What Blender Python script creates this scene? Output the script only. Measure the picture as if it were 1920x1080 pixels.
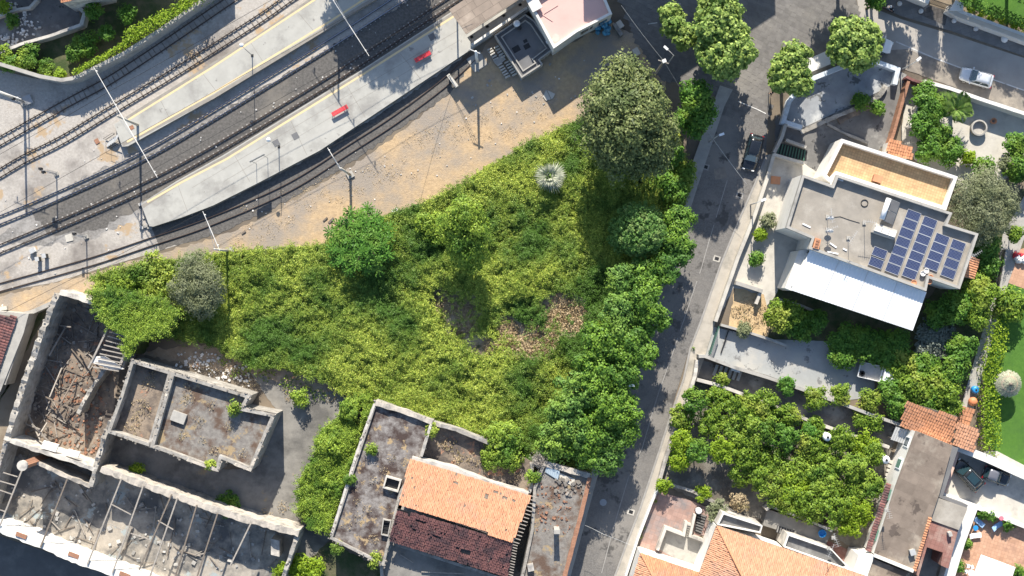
import bpy, bmesh, math, random
import numpy as np
from mathutils import Vector, Matrix
for o in list(bpy.data.objects): bpy.data.objects.remove(o)
SC = bpy.context.scene
# ------------------------------------------------------------------ camera, sky, sun, exposure
S = 15.5          # photograph pixels per metre on the ground
H = 150.0         # flying height of the camera in metres
cam = bpy.data.cameras.new('camera'); camo = bpy.data.objects.new('camera', cam)
SC.collection.objects.link(camo); SC.camera = camo
camo.location = (0, 0, H); camo.rotation_euler = (0, 0, 0)
cam.sensor_width = 36; cam.angle = 2*math.atan(960/S/H); cam.clip_start = 1; cam.clip_end = 2000
ELEV = math.radians(32.0); DRIFT = 0.02
W = bpy.data.worlds.new('World'); SC.world = W; W.use_nodes = True
nt = W.node_tree; bg = nt.nodes['Background']
sky = nt.nodes.new('ShaderNodeTexSky'); sky.sky_type = 'NISHITA'; sky.sun_disc = False
sky.sun_elevation = ELEV; sky.sun_rotation = math.radians(-1.2); sky.air_density = 1.0; sky.dust_density = 0.6
nt.links.new(sky.outputs[0], bg.inputs[0]); bg.inputs[1].default_value = 0.105
sl = bpy.data.lights.new('sun', 'SUN'); sl.energy = 4.9; sl.angle = math.radians(0.53); sl.color = (1.0, 0.93, 0.81)
so = bpy.data.objects.new('sun', sl); SC.collection.objects.link(so); so.location = (0, 60, 60)
sd = Vector((DRIFT*math.cos(ELEV), -math.cos(ELEV), -math.sin(ELEV)))
so.rotation_euler = sd.to_track_quat('-Z', 'Y').to_euler()
SC.view_settings.view_transform = 'Standard'; SC.view_settings.look = 'None'
SC.view_settings.exposure = 0.9; SC.view_settings.gamma = 1.0; SC.view_settings.use_curve_mapping = False
SC.cycles.max_bounces = 6; SC.cycles.diffuse_bounces = 3; SC.cycles.glossy_bounces = 2
SC.cycles.transmission_bounces = 3; SC.cycles.transparent_max_bounces = 6; SC.cycles.caustics_reflective = False
SC.cycles.caustics_refractive = False

# ------------------------------------------------------------------ helpers
COL = SC.collection
rng = np.random.default_rng(7); R = random.Random(11)
def P(x, y, z=0.0):
    """a point at height z seen at photograph pixel x, y"""
    k = (1-z/H)/S
    return Vector(((x-960)*k, (540-y)*k, z))
def PP(pts, z): return [P(x, y, z) for x, y in pts]

class MB:
    def __init__(s): s.v = []; s.f = []
    def add(s, vs, fs):
        b = len(s.v); s.v += [tuple(v) for v in vs]; s.f += [tuple(b+i for i in f) for f in fs]; return s
    def box(s, c, size, rz=0.0, tilt=None):
        hx, hy, hz = size[0]/2, size[1]/2, size[2]/2
        m = Matrix.Rotation(rz, 3, 'Z')
        if tilt is not None: m = m @ tilt
        c = Vector(c)
        vs = [c + m @ Vector((x, y, z)) for x in (-hx, hx) for y in (-hy, hy) for z in (-hz, hz)]
        return s.add(vs, [(0,1,3,2),(4,6,7,5),(0,4,5,1),(2,3,7,6),(0,2,6,4),(1,5,7,3)])
    def beam(s, a, b, w, h=None):
        a, b = Vector(a), Vector(b); h = h or w; d = (b-a)
        if d.length < 1e-6: return s
        d.normalize(); up = Vector((0,0,1)) if abs(d.z) < .95 else Vector((0,1,0))
        x = d.cross(up).normalized(); y = x.cross(d).normalized()
        vs = []
        for p in (a, b):
            vs += [p-x*w/2-y*h/2, p+x*w/2-y*h/2, p+x*w/2+y*h/2, p-x*w/2+y*h/2]
        return s.add(vs, [(3,2,1,0),(4,5,6,7),(0,1,5,4),(1,2,6,5),(2,3,7,6),(3,0,4,7)])
    def tube(s, pts, rad, n=6, cap=True):
        pts = [Vector(p) for p in pts]
        if not hasattr(rad, '__len__'): rad = [rad]*len(pts)
        rings = []
        for i, p in enumerate(pts):
            d = (pts[min(i+1, len(pts)-1)]-pts[max(i-1, 0)])
            if d.length < 1e-9: d = Vector((0,0,1))
            d.normalize(); up = Vector((0,0,1)) if abs(d.z) < .9 else Vector((1,0,0))
            x = d.cross(up).normalized(); y = x.cross(d)
            rings.append([p+(x*math.cos(2*math.pi*k/n)+y*math.sin(2*math.pi*k/n))*rad[i] for k in range(n)])
        vs = [v for r in rings for v in r]; fs = []
        for i in range(len(pts)-1):
            for k in range(n): fs.append((i*n+k, i*n+(k+1)%n, (i+1)*n+(k+1)%n, (i+1)*n+k))
        if cap: fs += [tuple(range(n))[::-1], tuple(range((len(pts)-1)*n, len(pts)*n))]
        return s.add(vs, fs)
    def prism(s, poly, z0, z1):
        poly = ccw([Vector((p[0], p[1])) for p in poly]); n = len(poly)
        vs = [(p.x, p.y, z0) for p in poly]+[(p.x, p.y, z1) for p in poly]
        fs = [tuple(range(n))[::-1], tuple(range(n, 2*n))]+[(i, (i+1) % n, n+(i+1) % n, n+i) for i in range(n)]
        return s.add(vs, fs)
    def ring(s, poly, inner, z0, z1):
        n = len(poly)
        vs = [(p.x,p.y,z0) for p in poly]+[(p.x,p.y,z1) for p in poly]+[(p.x,p.y,z1) for p in inner]+[(p.x,p.y,z0) for p in inner]
        fs = []
        for i in range(n):
            j = (i+1) % n
            for a in range(3): fs.append((a*n+i, a*n+j, (a+1)*n+j, (a+1)*n+i))
        return s.add(vs, fs)
    def lathe(s, c, prof, n=14):
        c = Vector(c); m = len(prof); vs = []
        for r, z in prof:
            vs += [c+Vector((r*math.cos(2*math.pi*k/n), r*math.sin(2*math.pi*k/n), z)) for k in range(n)]
        fs = [(i*n+k, i*n+(k+1)%n, (i+1)*n+(k+1)%n, (i+1)*n+k) for i in range(m-1) for k in range(n)]
        fs += [tuple(range(n))[::-1], tuple(range((m-1)*n, m*n))]
        return s.add(vs, fs)
    def build(s, name, m, parent=None, label=None, cat=None, group=None, kind=None, smooth=False, at=None):
        return link(name, np.array(s.v, dtype=float).reshape(-1, 3), s.f, m, parent, label, cat, group, kind, smooth, at)

def ccw(poly):
    a = sum(poly[i].x*poly[(i+1) % len(poly)].y-poly[(i+1) % len(poly)].x*poly[i].y for i in range(len(poly)))
    return poly if a > 0 else poly[::-1]
def offset(poly, d):
    """inset a counter-clockwise polygon by d"""
    n = len(poly); out = []
    for i in range(n):
        p0, p, p1 = poly[i-1], poly[i], poly[(i+1) % n]
        e0 = (p-p0).normalized(); e1 = (p1-p).normalized()
        n0 = Vector((-e0.y, e0.x)); n1 = Vector((-e1.y, e1.x)); b = n0+n1
        if b.length < 1e-4: b = n0.copy()
        b.normalize(); c = max(.35, b.dot(n0)); out.append(p+b*(d/c))
    return out
def tag(o, label=None, cat=None, group=None, kind=None):
    if label: o['label'] = label
    if cat: o['category'] = cat
    if group: o['group'] = group
    if kind: o['kind'] = kind
    return o
ROOT = {}
def link(name, v, f, m, parent=None, label=None, cat=None, group=None, kind=None, smooth=False, at=None):
    v = np.asarray(v, dtype=float)
    if parent is not None:
        org = ROOT.get(parent.name, Vector((0,0,0)))
    else:
        if at is None:
            lo, hi = v.min(0), v.max(0); org = Vector(((lo[0]+hi[0])/2, (lo[1]+hi[1])/2, lo[2]))
        else: org = Vector(at)
    v = v-np.array(org)
    me = bpy.data.meshes.new(name)
    if isinstance(f, np.ndarray):
        k = f.shape[1]; nf = f.shape[0]
        me.vertices.add(len(v)); me.vertices.foreach_set('co', v.astype(np.float32).ravel())
        me.loops.add(nf*k); me.loops.foreach_set('vertex_index', f.astype(np.int32).ravel())
        me.polygons.add(nf); me.polygons.foreach_set('loop_start', np.arange(0, nf*k, k, dtype=np.int32))
        me.update(calc_edges=True)
    else:
        me.from_pydata([tuple(x) for x in v], [], f)
        if len(f) < 4000 and smooth != 'raw':
            bm = bmesh.new(); bm.from_mesh(me); bmesh.ops.recalc_face_normals(bm, faces=bm.faces); bm.to_mesh(me); bm.free()
    if smooth and smooth != 'raw':
        me.polygons.foreach_set('use_smooth', [True]*len(me.polygons))
    for x in (m if isinstance(m, (list, tuple)) else [m]): me.materials.append(x)
    o = bpy.data.objects.new(name, me); COL.objects.link(o)
    if parent is not None: o.parent = parent
    else: o.location = org
    ROOT[o.name] = org
    return tag(o, label, cat, group, kind)
def thing(name, label, cat, loc=(0,0,0), group=None, kind=None):
    o = bpy.data.objects.new(name, None); o.empty_display_size = .3; COL.objects.link(o); o.location = loc
    ROOT[o.name] = Vector(loc)
    return tag(o, label, cat, group, kind)
def copy_tree(o, loc, rz=None, label=None, parent=None, scale=None, group=None):
    c = o.copy(); COL.objects.link(c)
    if parent is None:
        c.location = loc
        if rz is not None: c.rotation_euler = (0, 0, rz)
        if scale is not None: c.scale = (scale,)*3
        if label: c['label'] = label
        if group: c['group'] = group
    else: c.parent = parent
    for ch in list(o.children): copy_tree(ch, None, parent=c)
    ROOT[c.name] = Vector(loc) if loc is not None else Vector((0,0,0))
    return c
ORD = ['first','second','third','fourth','fifth','sixth','seventh','eighth','ninth','tenth','eleventh','twelfth','thirteenth']

# ------------------------------------------------------------------ materials
def pm(name, c1, c2=None, scale=2.0, rough=.9, c3=None, s3=.25, t3=.5, bump=0.0, bs=None, metal=0.0, spec=.3, grid=None, wave=None, k3=1.0, c4=None, s4=1.0, t4=.62):
    """noise mix of c1 and c2, larger stains of c3, specks/patches of c4, optional joint grid or wave ridges"""
    m = bpy.data.materials.new(name); m.use_nodes = True; n = m.node_tree; L = n.links.new
    b = n.nodes['Principled BSDF']; b.inputs['Roughness'].default_value = rough; b.inputs['Metallic'].default_value = metal
    b.inputs['Specular IOR Level'].default_value = spec
    geo = n.nodes.new('ShaderNodeNewGeometry'); pos = geo.outputs['Position']
    def noise(s, d=6, r=.6):
        t = n.nodes.new('ShaderNodeTexNoise'); t.inputs['Scale'].default_value = s; t.inputs['Detail'].default_value = d
        t.inputs['Roughness'].default_value = r; L(pos, t.inputs['Vector']); return t.outputs[0]
    def ramp(src, lo, hi):
        r = n.nodes.new('ShaderNodeMapRange'); r.inputs[1].default_value = lo; r.inputs[2].default_value = hi; L(src, r.inputs[0]); return r.outputs[0]
    def mix(fac, a, c):
        x = n.nodes.new('ShaderNodeMix'); x.data_type = 'RGBA'
        if hasattr(fac, 'is_linked') or hasattr(fac, 'links'): L(fac, x.inputs[0])
        else: x.inputs[0].default_value = fac
        for q, i in ((a, 6), (c, 7)):
            if isinstance(q, tuple): x.inputs[i].default_value = (*q, 1)
            else: L(q, x.inputs[i])
        return x.outputs[2]
    col = mix(ramp(noise(scale), .32, .68), c1, c2 or tuple(x*.8 for x in c1))
    if c3:
        f = ramp(noise(s3, 8, .65), t3-.06, t3+.1)
        if k3 < 1:
            q = n.nodes.new('ShaderNodeMath'); q.operation = 'MULTIPLY'; L(f, q.inputs[0]); q.inputs[1].default_value = k3; f = q.outputs[0]
        col = mix(f, col, c3)
    if c4: col = mix(ramp(noise(s4, 4, .7), t4-.02, t4+.04), col, c4)
    h = None
    if grid:
        br = n.nodes.new('ShaderNodeTexBrick'); mp = n.nodes.new('ShaderNodeMapping')
        mp.inputs['Rotation'].default_value = (0, 0, grid[2]); L(pos, mp.inputs['Vector']); L(mp.outputs[0], br.inputs['Vector'])
        br.inputs['Scale'].default_value = 1; br.inputs['Brick Width'].default_value = grid[0]; br.inputs['Row Height'].default_value = grid[1]
        br.inputs['Mortar Size'].default_value = grid[3]; br.inputs['Mortar Smooth'].default_value = .2
        br.offset = grid[5] if len(grid) > 5 else 0.0
        br.inputs['Color1'].default_value = (1,1,1,1); br.inputs['Color2'].default_value = (.8,.8,.8,1); br.inputs['Mortar'].default_value = (*[grid[4]]*3, 1)
        x = n.nodes.new('ShaderNodeMix'); x.data_type = 'RGBA'; x.blend_type = 'MULTIPLY'; x.inputs[0].default_value = 1
        L(col, x.inputs[6]); L(br.outputs[0], x.inputs[7]); col = x.outputs[2]; h = br.outputs[1]
    L(col, b.inputs['Base Color'])
    if bump:
        bn = n.nodes.new('ShaderNodeBump'); bn.inputs['Strength'].default_value = min(1, bump); bn.inputs['Distance'].default_value = .05
        L(noise(bs or scale*4, 5, .7), bn.inputs['Height']); L(bn.outputs[0], b.inputs['Normal'])
    return m
def leafm(name, c1, c2, c3=None, s3=.5, t3=.5, trans=.25, rough=.55, spec=.25):
    m = bpy.data.materials.new(name); m.use_nodes = True; n = m.node_tree; L = n.links.new
    b = n.nodes['Principled BSDF']; b.inputs['Roughness'].default_value = rough; b.inputs['Specular IOR Level'].default_value = spec
    g = n.nodes.new('ShaderNodeNewGeometry')
    x = n.nodes.new('ShaderNodeMix'); x.data_type = 'RGBA'; L(g.outputs['Random Per Island'], x.inputs[0])
    x.inputs[6].default_value = (*c1, 1); x.inputs[7].default_value = (*c2, 1); col = x.outputs[2]
    if c3:
        t = n.nodes.new('ShaderNodeTexNoise'); t.inputs['Scale'].default_value = s3; t.inputs['Detail'].default_value = 4; L(g.outputs['Position'], t.inputs['Vector'])
        r = n.nodes.new('ShaderNodeMapRange'); r.inputs[1].default_value = t3-.08; r.inputs[2].default_value = t3+.12; L(t.outputs[0], r.inputs[0])
        y = n.nodes.new('ShaderNodeMix'); y.data_type = 'RGBA'; L(r.outputs[0], y.inputs[0]); L(col, y.inputs[6]); y.inputs[7].default_value = (*c3, 1); col = y.outputs[2]
    L(col, b.inputs['Base Color'])
    tr = n.nodes.new('ShaderNodeBsdfTranslucent'); L(col, tr.inputs['Color'])
    ms = n.nodes.new('ShaderNodeMixShader'); ms.inputs[0].default_value = trans
    L(b.outputs[0], ms.inputs[1]); L(tr.outputs[0], ms.inputs[2]); L(ms.outputs[0], n.nodes['Material Output'].inputs[0])
    return m
def plain(name, c, rough=.5, metal=0.0, spec=.5, coat=0.0):
    m = bpy.data.materials.new(name); m.use_nodes = True; b = m.node_tree.nodes['Principled BSDF']
    n = m.node_tree; t = n.nodes.new('ShaderNodeTexNoise'); t.inputs['Scale'].default_value = 3; t.inputs['Detail'].default_value = 5
    g = n.nodes.new('ShaderNodeNewGeometry'); n.links.new(g.outputs['Position'], t.inputs['Vector'])
    x = n.nodes.new('ShaderNodeMix'); x.data_type = 'RGBA'; n.links.new(t.outputs[0], x.inputs[0])
    x.inputs[6].default_value = (*[q*.86 for q in c], 1); x.inputs[7].default_value = (*[min(1, q*1.1) for q in c], 1)
    n.links.new(x.outputs[2], b.inputs['Base Color'])
    b.inputs['Roughness'].default_value = rough; b.inputs['Metallic'].default_value = metal; b.inputs['Specular IOR Level'].default_value = spec
    b.inputs['Coat Weight'].default_value = coat
    return m
M = {}
M['dirt'] = pm('dirt', (.19,.15,.11), (.28,.23,.17), .8, c3=(.12,.10,.08), s3=.1, bump=.6, bs=6)
M['ballast'] = pm('ballast', (.37,.34,.305), (.49,.455,.415), 3.5, c3=(.20,.18,.165), s3=.12, t3=.56, bump=1, bs=9, c4=(.42,.31,.2), s4=.22, t4=.6)
M['ballast_dark'] = pm('ballast_dark', (.085,.08,.075), (.16,.15,.14), 3.5, c3=(.2,.18,.155), s3=.15, t3=.6, bump=1, bs=9, c4=(.4,.38,.36), s4=5, t4=.7)
M['straw'] = pm('straw', (.55,.40,.24), (.41,.295,.18), 2.2, c3=(.31,.265,.22), s3=.12, t3=.475, bump=1, bs=5, c4=(.2,.17,.13), s4=3.2, t4=.68)
M['rail'] = plain('rail', (.10,.075,.065), .5, .6)
M['rail_head'] = plain('rail_head', (.35,.38,.45), .25, 1)
M['sleeper_dark'] = pm('sleeper_dark', (.16,.135,.115), (.27,.24,.21), 3, c3=(.4,.375,.345), s3=.8, t3=.5)
M['sleeper_conc'] = pm('sleeper_conc', (.42,.40,.38), (.3,.29,.27), 4)
M['platform'] = pm('platform', (.44,.43,.395), (.38,.37,.34), .9, c3=(.29,.28,.26), s3=.3, t3=.56, c4=(.24,.23,.215), s4=1.1, t4=.66)
M['platform_edge'] = pm('platform_edge', (.24,.22,.195), (.31,.285,.25), 1.5)
M['yellow_line'] = pm('yellow_line', (.72,.55,.30), (.62,.5,.32), 1.2)
M['concrete'] = pm('concrete', (.42,.40,.365), (.34,.325,.3), 1.3, c3=(.22,.21,.195), s3=.5, t3=.6, bump=.3)
M['concrete_light'] = pm('concrete_light', (.56,.53,.47), (.47,.44,.39), .9, c3=(.34,.32,.29), s3=.35, t3=.58, bump=.25)
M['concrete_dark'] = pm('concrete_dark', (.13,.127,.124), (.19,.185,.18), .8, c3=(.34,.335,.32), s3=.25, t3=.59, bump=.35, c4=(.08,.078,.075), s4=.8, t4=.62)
M['basalt'] = pm('basalt', (.15,.142,.137), (.2,.19,.18), 1.6, c3=(.24,.225,.205), s3=.13, t3=.55, bump=.5, bs=10)
M['joint'] = pm('joint', (.135,.128,.12), (.17,.16,.15), 2)
M['asphalt'] = pm('asphalt', (.36,.335,.305), (.42,.39,.355), .6, c3=(.31,.29,.265), s3=.2, t3=.58, bump=.3, bs=12)
M['asphalt_old'] = pm('asphalt_old', (.2,.18,.16), (.28,.25,.215), 1.2, c3=(.36,.315,.26), s3=.3, t3=.57, bump=.5, bs=10)
M['pavement'] = pm('pavement', (.40,.365,.315), (.47,.43,.37), .9, c3=(.3,.28,.245), s3=.4, t3=.58, bump=.3)
M['kerb'] = pm('kerb', (.27,.26,.25), (.36,.345,.325), 2)
M['paint_white'] = pm('paint_white', (.72,.71,.69), (.5,.49,.47), 1.8, c3=(.3,.29,.28), s3=.9, t3=.58)
M['white_wall'] = pm('white_wall', (.74,.72,.68), (.66,.64,.60), .7, c3=(.5,.48,.45), s3=.5, t3=.62)
M['blue_white'] = pm('blue_white', (.62,.68,.74), (.55,.6,.66), .8, c3=(.36,.37,.38), s3=.5, t3=.6)
M['plaster'] = pm('plaster', (.58,.54,.48), (.47,.44,.40), 1.0, c3=(.27,.255,.24), s3=.5, t3=.55, bump=.4, c4=(.2,.13,.1), s4=.8, t4=.68)
M['ruin_wall'] = pm('ruin_wall', (.36,.335,.30), (.24,.225,.205), 1.6, c3=(.46,.435,.40), s3=.6, t3=.57, bump=1, bs=5, c4=(.14,.12,.1), s4=1.6, t4=.64)
M['ruin_cap'] = pm('ruin_cap', (.55,.49,.42), (.42,.38,.33), 1.4, c3=(.26,.24,.215), s3=.9, t3=.53, bump=.6)
M['ruin_roof'] = pm('ruin_roof', (.165,.15,.138), (.28,.26,.235), 2.2, c3=(.12,.08,.06), s3=.6, t3=.53, bump=.8, c4=(.33,.25,.15), s4=.5, t4=.6)
M['ruin_roof_dark'] = pm('ruin_roof_dark', (.17,.15,.14), (.31,.29,.275), 2.4, c3=(.065,.045,.04), s3=.5, t3=.485, bump=.8, c4=(.38,.28,.16), s4=.75, t4=.6)
M['rubble_stone'] = pm('rubble_stone', (.30,.27,.235), (.2,.18,.16), 3)
M['rubble'] = pm('rubble', (.34,.27,.205), (.22,.18,.145), 1.1, c3=(.10,.085,.078), s3=.3, t3=.50, bump=1, bs=4, c4=(.42,.22,.14), s4=.55, t4=.62)
M['hall_floor'] = pm('hall_floor', (.33,.295,.25), (.43,.385,.325), 1.6, c3=(.12,.118,.115), s3=.24, t3=.495, bump=.4, c4=(.33,.37,.37), s4=.35, t4=.6)
M['court'] = pm('court', (.28,.265,.24), (.2,.19,.175), .8, c3=(.125,.12,.112), s3=.22, t3=.52, bump=.35, c4=(.33,.26,.17), s4=.28, t4=.64)
M['timber'] = pm('timber', (.27,.24,.21), (.38,.345,.305), 3)
M['timber_dark'] = pm('timber_dark', (.14,.115,.095), (.22,.185,.155), 3)
M['terracotta'] = pm('terracotta', (.62,.30,.165), (.54,.25,.135), 1.5, c3=(.47,.25,.16), s3=.5, t3=.58, c4=(.3,.18,.13), s4=2.2, t4=.7)
M['terracotta_pale'] = pm('terracotta_pale', (.63,.335,.205), (.55,.285,.17), 1.2, c3=(.46,.27,.19), s3=.4, t3=.58, c4=(.32,.2,.15), s4=2.4, t4=.7)
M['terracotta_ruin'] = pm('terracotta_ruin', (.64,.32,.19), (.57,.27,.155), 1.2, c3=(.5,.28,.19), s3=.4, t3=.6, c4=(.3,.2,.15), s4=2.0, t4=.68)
M['terracotta_old_shaded'] = pm('terracotta_old_shaded', (.25,.115,.10), (.19,.085,.082), 1.8, c3=(.085,.052,.056), s3=.7, t3=.5, c4=(.42,.3,.22), s4=1.4, t4=.68)  # old tile tone, darkened to carry the shade of the farmhouse's south slope
M['brick'] = pm('brick', (.42,.22,.14), (.33,.17,.11), 3, grid=(.4,.16,0,.015,.6,.5))
M['roof_grey'] = pm('roof_grey', (.35,.315,.27), (.28,.255,.222), .9, c3=(.42,.385,.335), s3=.35, t3=.56, bump=.5, bs=14, c4=(.24,.22,.2), s4=1.3, t4=.68)
M['roof_brown'] = pm('roof_brown', (.26,.21,.17), (.2,.16,.13), .9, c3=(.44,.385,.315), s3=.16, t3=.55, bump=.4, c4=(.12,.095,.08), s4=.4, t4=.58, grid=(2.2,1.3,.43,.02,.82))
M['roof_slate'] = pm('roof_slate', (.14,.14,.145), (.18,.18,.185), .7, c3=(.22,.215,.2), s3=.5, t3=.62)
M['canopy'] = pm('canopy', (.33,.265,.215), (.27,.22,.18), 1.3, c3=(.42,.345,.28), s3=.5, t3=.6, grid=(2.4,.9,-.575,.03,.6,.3))
M['tan_tile'] = pm('tan_tile', (.52,.41,.3), (.44,.34,.25), 1.4, grid=(1.2,.6,-.575,.02,.75))
M['pink'] = pm('pink', (.66,.43,.385), (.61,.40,.36), .5, c3=(.56,.385,.345), s3=.4, t3=.6)
M['terrace_tile'] = pm('terrace_tile', (.66,.46,.25), (.56,.36,.19), 1.0, c3=(.5,.33,.19), s3=.5, t3=.58, grid=(.33,.33,.33,.02,.6))
M['patio_tile'] = pm('patio_tile', (.62,.38,.26), (.55,.32,.21), .9, c3=(.46,.27,.19), s3=.5, t3=.58, grid=(.4,.4,.3,.02,.7))
M['red_tile'] = pm('red_tile', (.34,.17,.14), (.28,.14,.115), .9, c3=(.42,.3,.25), s3=.4, t3=.58, grid=(.5,.5,.33,.025,.7))
M['rose_pave'] = pm('rose_pave', (.46,.30,.25), (.38,.25,.21), 1.1, c3=(.26,.24,.24), s3=.3, t3=.52, grid=(.6,.6,.35,.025,.75))
M['roof_sheet'] = pm('roof_sheet', (.84,.85,.86), (.78,.79,.8), .5, rough=.5, c3=(.68,.68,.66), s3=.35, t3=.62, k3=.6)
M['white_metal'] = plain('white_metal', (.86,.87,.88), .45, 0, .4)
M['panel_frame'] = plain('panel_frame', (.5,.51,.53), .35, .3)
M['dark_metal'] = plain('dark_metal', (.04,.04,.042), .5, .5)
M['grey_metal'] = plain('grey_metal', (.38,.39,.4), .45, .6)
M['galv'] = plain('galv', (.55,.55,.54), .5, .3)
M['red_metal'] = plain('red_metal', (.62,.04,.055), .4)
M['black'] = plain('black', (.018,.018,.02), .6)
M['rubber'] = plain('rubber', (.02,.02,.02), .8)
M['car_black'] = plain('car_black', (.012,.014,.018), .18, .1, .6, 1)
M['car_dark'] = plain('car_dark', (.02,.022,.02), .2, .2, .6, 1)
M['car_silver'] = plain('car_silver', (.70,.72,.74), .3, .25, .6, .6)
M['car_white'] = plain('car_white', (.83,.83,.82), .25, 0, .6, .8)
M['car_grey'] = plain('car_grey', (.2,.2,.225), .3, .3, .6, .6)
M['glass'] = plain('glass', (.02,.045,.055), .06, 0, .8, 1)
M['lamp_red'] = plain('lamp_red', (.5,.01,.015), .2, 0, .6, 1)
M['lamp_white'] = plain('lamp_white', (.8,.8,.78), .15, 0, .6, 1)
M['blue_plastic'] = plain('blue_plastic', (.03,.27,.62), .4)
M['blue_bag'] = pm('blue_bag', (.09,.36,.55), (.035,.17,.31), 2.5, rough=.35, spec=.5, c3=(.22,.38,.48), s3=3, t3=.62)
M['orange_plastic'] = plain('orange_plastic', (.66,.24,.11), .6)
M['blue_fabric'] = plain('blue_fabric', (.30,.47,.70), .8)
M['white_fabric'] = pm('white_fabric', (.84,.83,.81), (.78,.77,.75), 2)
M['green_metal'] = plain('green_metal', (.05,.13,.09), .5)
M['green_shutter'] = plain('green_shutter', (.10,.2,.15), .6)
M['stone'] = pm('stone', (.46,.44,.41), (.34,.33,.31), 3)
M['stone_white'] = pm('stone_white', (.72,.70,.67), (.58,.56,.53), 3)
M['bark'] = pm('bark', (.13,.10,.075), (.2,.16,.125), 5, bump=.6)
M['grass'] = pm('grass', (.06,.15,.022), (.085,.19,.028), 1.5, c3=(.06,.14,.028), s3=.3, t3=.55, bump=1, bs=20)
M['weedy'] = pm('weedy', (.09,.10,.05), (.15,.13,.08), 1.2, c3=(.05,.075,.028), s3=.35, t3=.5, bump=1, bs=7)
M['skin'] = plain('skin', (.5,.31,.23), .6)
M['cloth_dark'] = plain('cloth_dark', (.03,.03,.036), .85)
M['cloth_grey'] = plain('cloth_grey', (.2,.21,.24), .85)
M['cloth_denim'] = plain('cloth_denim', (.06,.09,.16), .85)
M['hair'] = plain('hair', (.03,.02,.015), .7)
def cellm():
    m = bpy.data.materials.new('solar_cells'); m.use_nodes = True; n = m.node_tree; L = n.links.new; b = n.nodes['Principled BSDF']
    tc = n.nodes.new('ShaderNodeTexCoord'); br = n.nodes.new('ShaderNodeTexBrick'); L(tc.outputs['Object'], br.inputs['Vector'])
    br.offset = 0; br.inputs['Scale'].default_value = 1; br.inputs['Brick Width'].default_value = .158; br.inputs['Row Height'].default_value = .158
    br.inputs['Mortar Size'].default_value = .012; br.inputs['Color1'].default_value = (.012,.02,.075,1); br.inputs['Color2'].default_value = (.016,.027,.095,1); br.inputs['Mortar'].default_value = (.17,.2,.28,1)
    L(br.outputs[0], b.inputs['Base Color']); b.inputs['Roughness'].default_value = .12; b.inputs['Coat Weight'].default_value = .6
    return m
M['cells'] = cellm()
# foliage
F = {}
F['vine'] = leafm('vine_leaf', (.115,.195,.018), (.46,.53,.085), (.075,.155,.022), .16, .5, .14)
F['vine_b'] = leafm('ivy_leaf', (.11,.20,.02), (.32,.43,.055), (.08,.17,.022), .35, .55, .16)
F['robinia'] = leafm('robinia_leaf', (.045,.125,.014), (.23,.38,.045), (.06,.145,.025), .25, .54, .16)
F['robinia_b'] = leafm('robinia_leaf_pale', (.05,.125,.025), (.17,.31,.06), (.24,.37,.055), .3, .56, .16)
F['dark'] = leafm('holm_leaf', (.04,.065,.02), (.24,.28,.10), (.08,.115,.038), .3, .56, .1)
F['street'] = leafm('street_leaf', (.06,.13,.02), (.38,.49,.12), (.14,.24,.05), .6, .57, .16)
F['citrus'] = leafm('citrus_leaf', (.055,.125,.012), (.23,.34,.035), (.32,.36,.06), .3, .6, .16)
F['shade'] = leafm('shrub_leaf', (.04,.115,.016), (.14,.28,.035), (.16,.26,.03), .5, .58, .16)
F['olive'] = leafm('olive_leaf', (.13,.155,.085), (.30,.32,.19), (.19,.215,.11), .5, .5)
F['silver'] = leafm('silver_leaf', (.13,.16,.135), (.24,.27,.225), None)
F['ailanthus'] = leafm('ailanthus_leaf', (.04,.12,.016), (.12,.28,.035), (.15,.27,.04), .6, .58, .16)
F['topiary'] = leafm('topiary_leaf', (.05,.14,.03), (.18,.32,.075), (.25,.34,.11), .7, .58)
F['palm_grey'] = leafm('palm_leaf_grey', (.16,.20,.13), (.62,.63,.50), None, trans=.15)
F['palm'] = leafm('palm_leaf', (.09,.18,.035), (.22,.32,.08), None, trans=.2)
F['hedge'] = leafm('hedge_leaf', (.13,.24,.015), (.36,.48,.035), (.2,.31,.022), .5, .55, .3)
F['dry'] = leafm('dry_leaf', (.36,.28,.17), (.52,.42,.27), (.22,.2,.08), .7, .6)
F['straw_tuft'] = leafm('straw_tuft', (.46,.35,.2), (.64,.51,.32), None)
F['grey_twig'] = leafm('grey_twig', (.3,.27,.24), (.42,.38,.35), None)
F['thatch'] = leafm('thatch_leaf', (.27,.285,.2), (.42,.43,.31), None, trans=.05)

def island_var(m, lo, hi):
    """each piece of a joined mass takes its own shade of the colour"""
    n = m.node_tree; b = n.nodes['Principled BSDF']; src = b.inputs['Base Color'].links[0].from_socket
    g = n.nodes.new('ShaderNodeNewGeometry'); r = n.nodes.new('ShaderNodeMapRange'); r.inputs[3].default_value = lo; r.inputs[4].default_value = hi
    n.links.new(g.outputs['Random Per Island'], r.inputs[0]); x = n.nodes.new('ShaderNodeMix'); x.data_type = 'RGBA'; x.blend_type = 'MULTIPLY'; x.inputs[0].default_value = 1
    n.links.new(src, x.inputs[6]); n.links.new(r.outputs[0], x.inputs[7]); n.links.new(x.outputs[2], b.inputs['Base Color'])
for k in ('terracotta', 'terracotta_pale', 'terracotta_ruin', 'terracotta_old_shaded'): island_var(M[k], .84, 1.12)
for k in ('rubble_stone', 'stone', 'stone_white', 'brick'): island_var(M[k], .65, 1.25)
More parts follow.
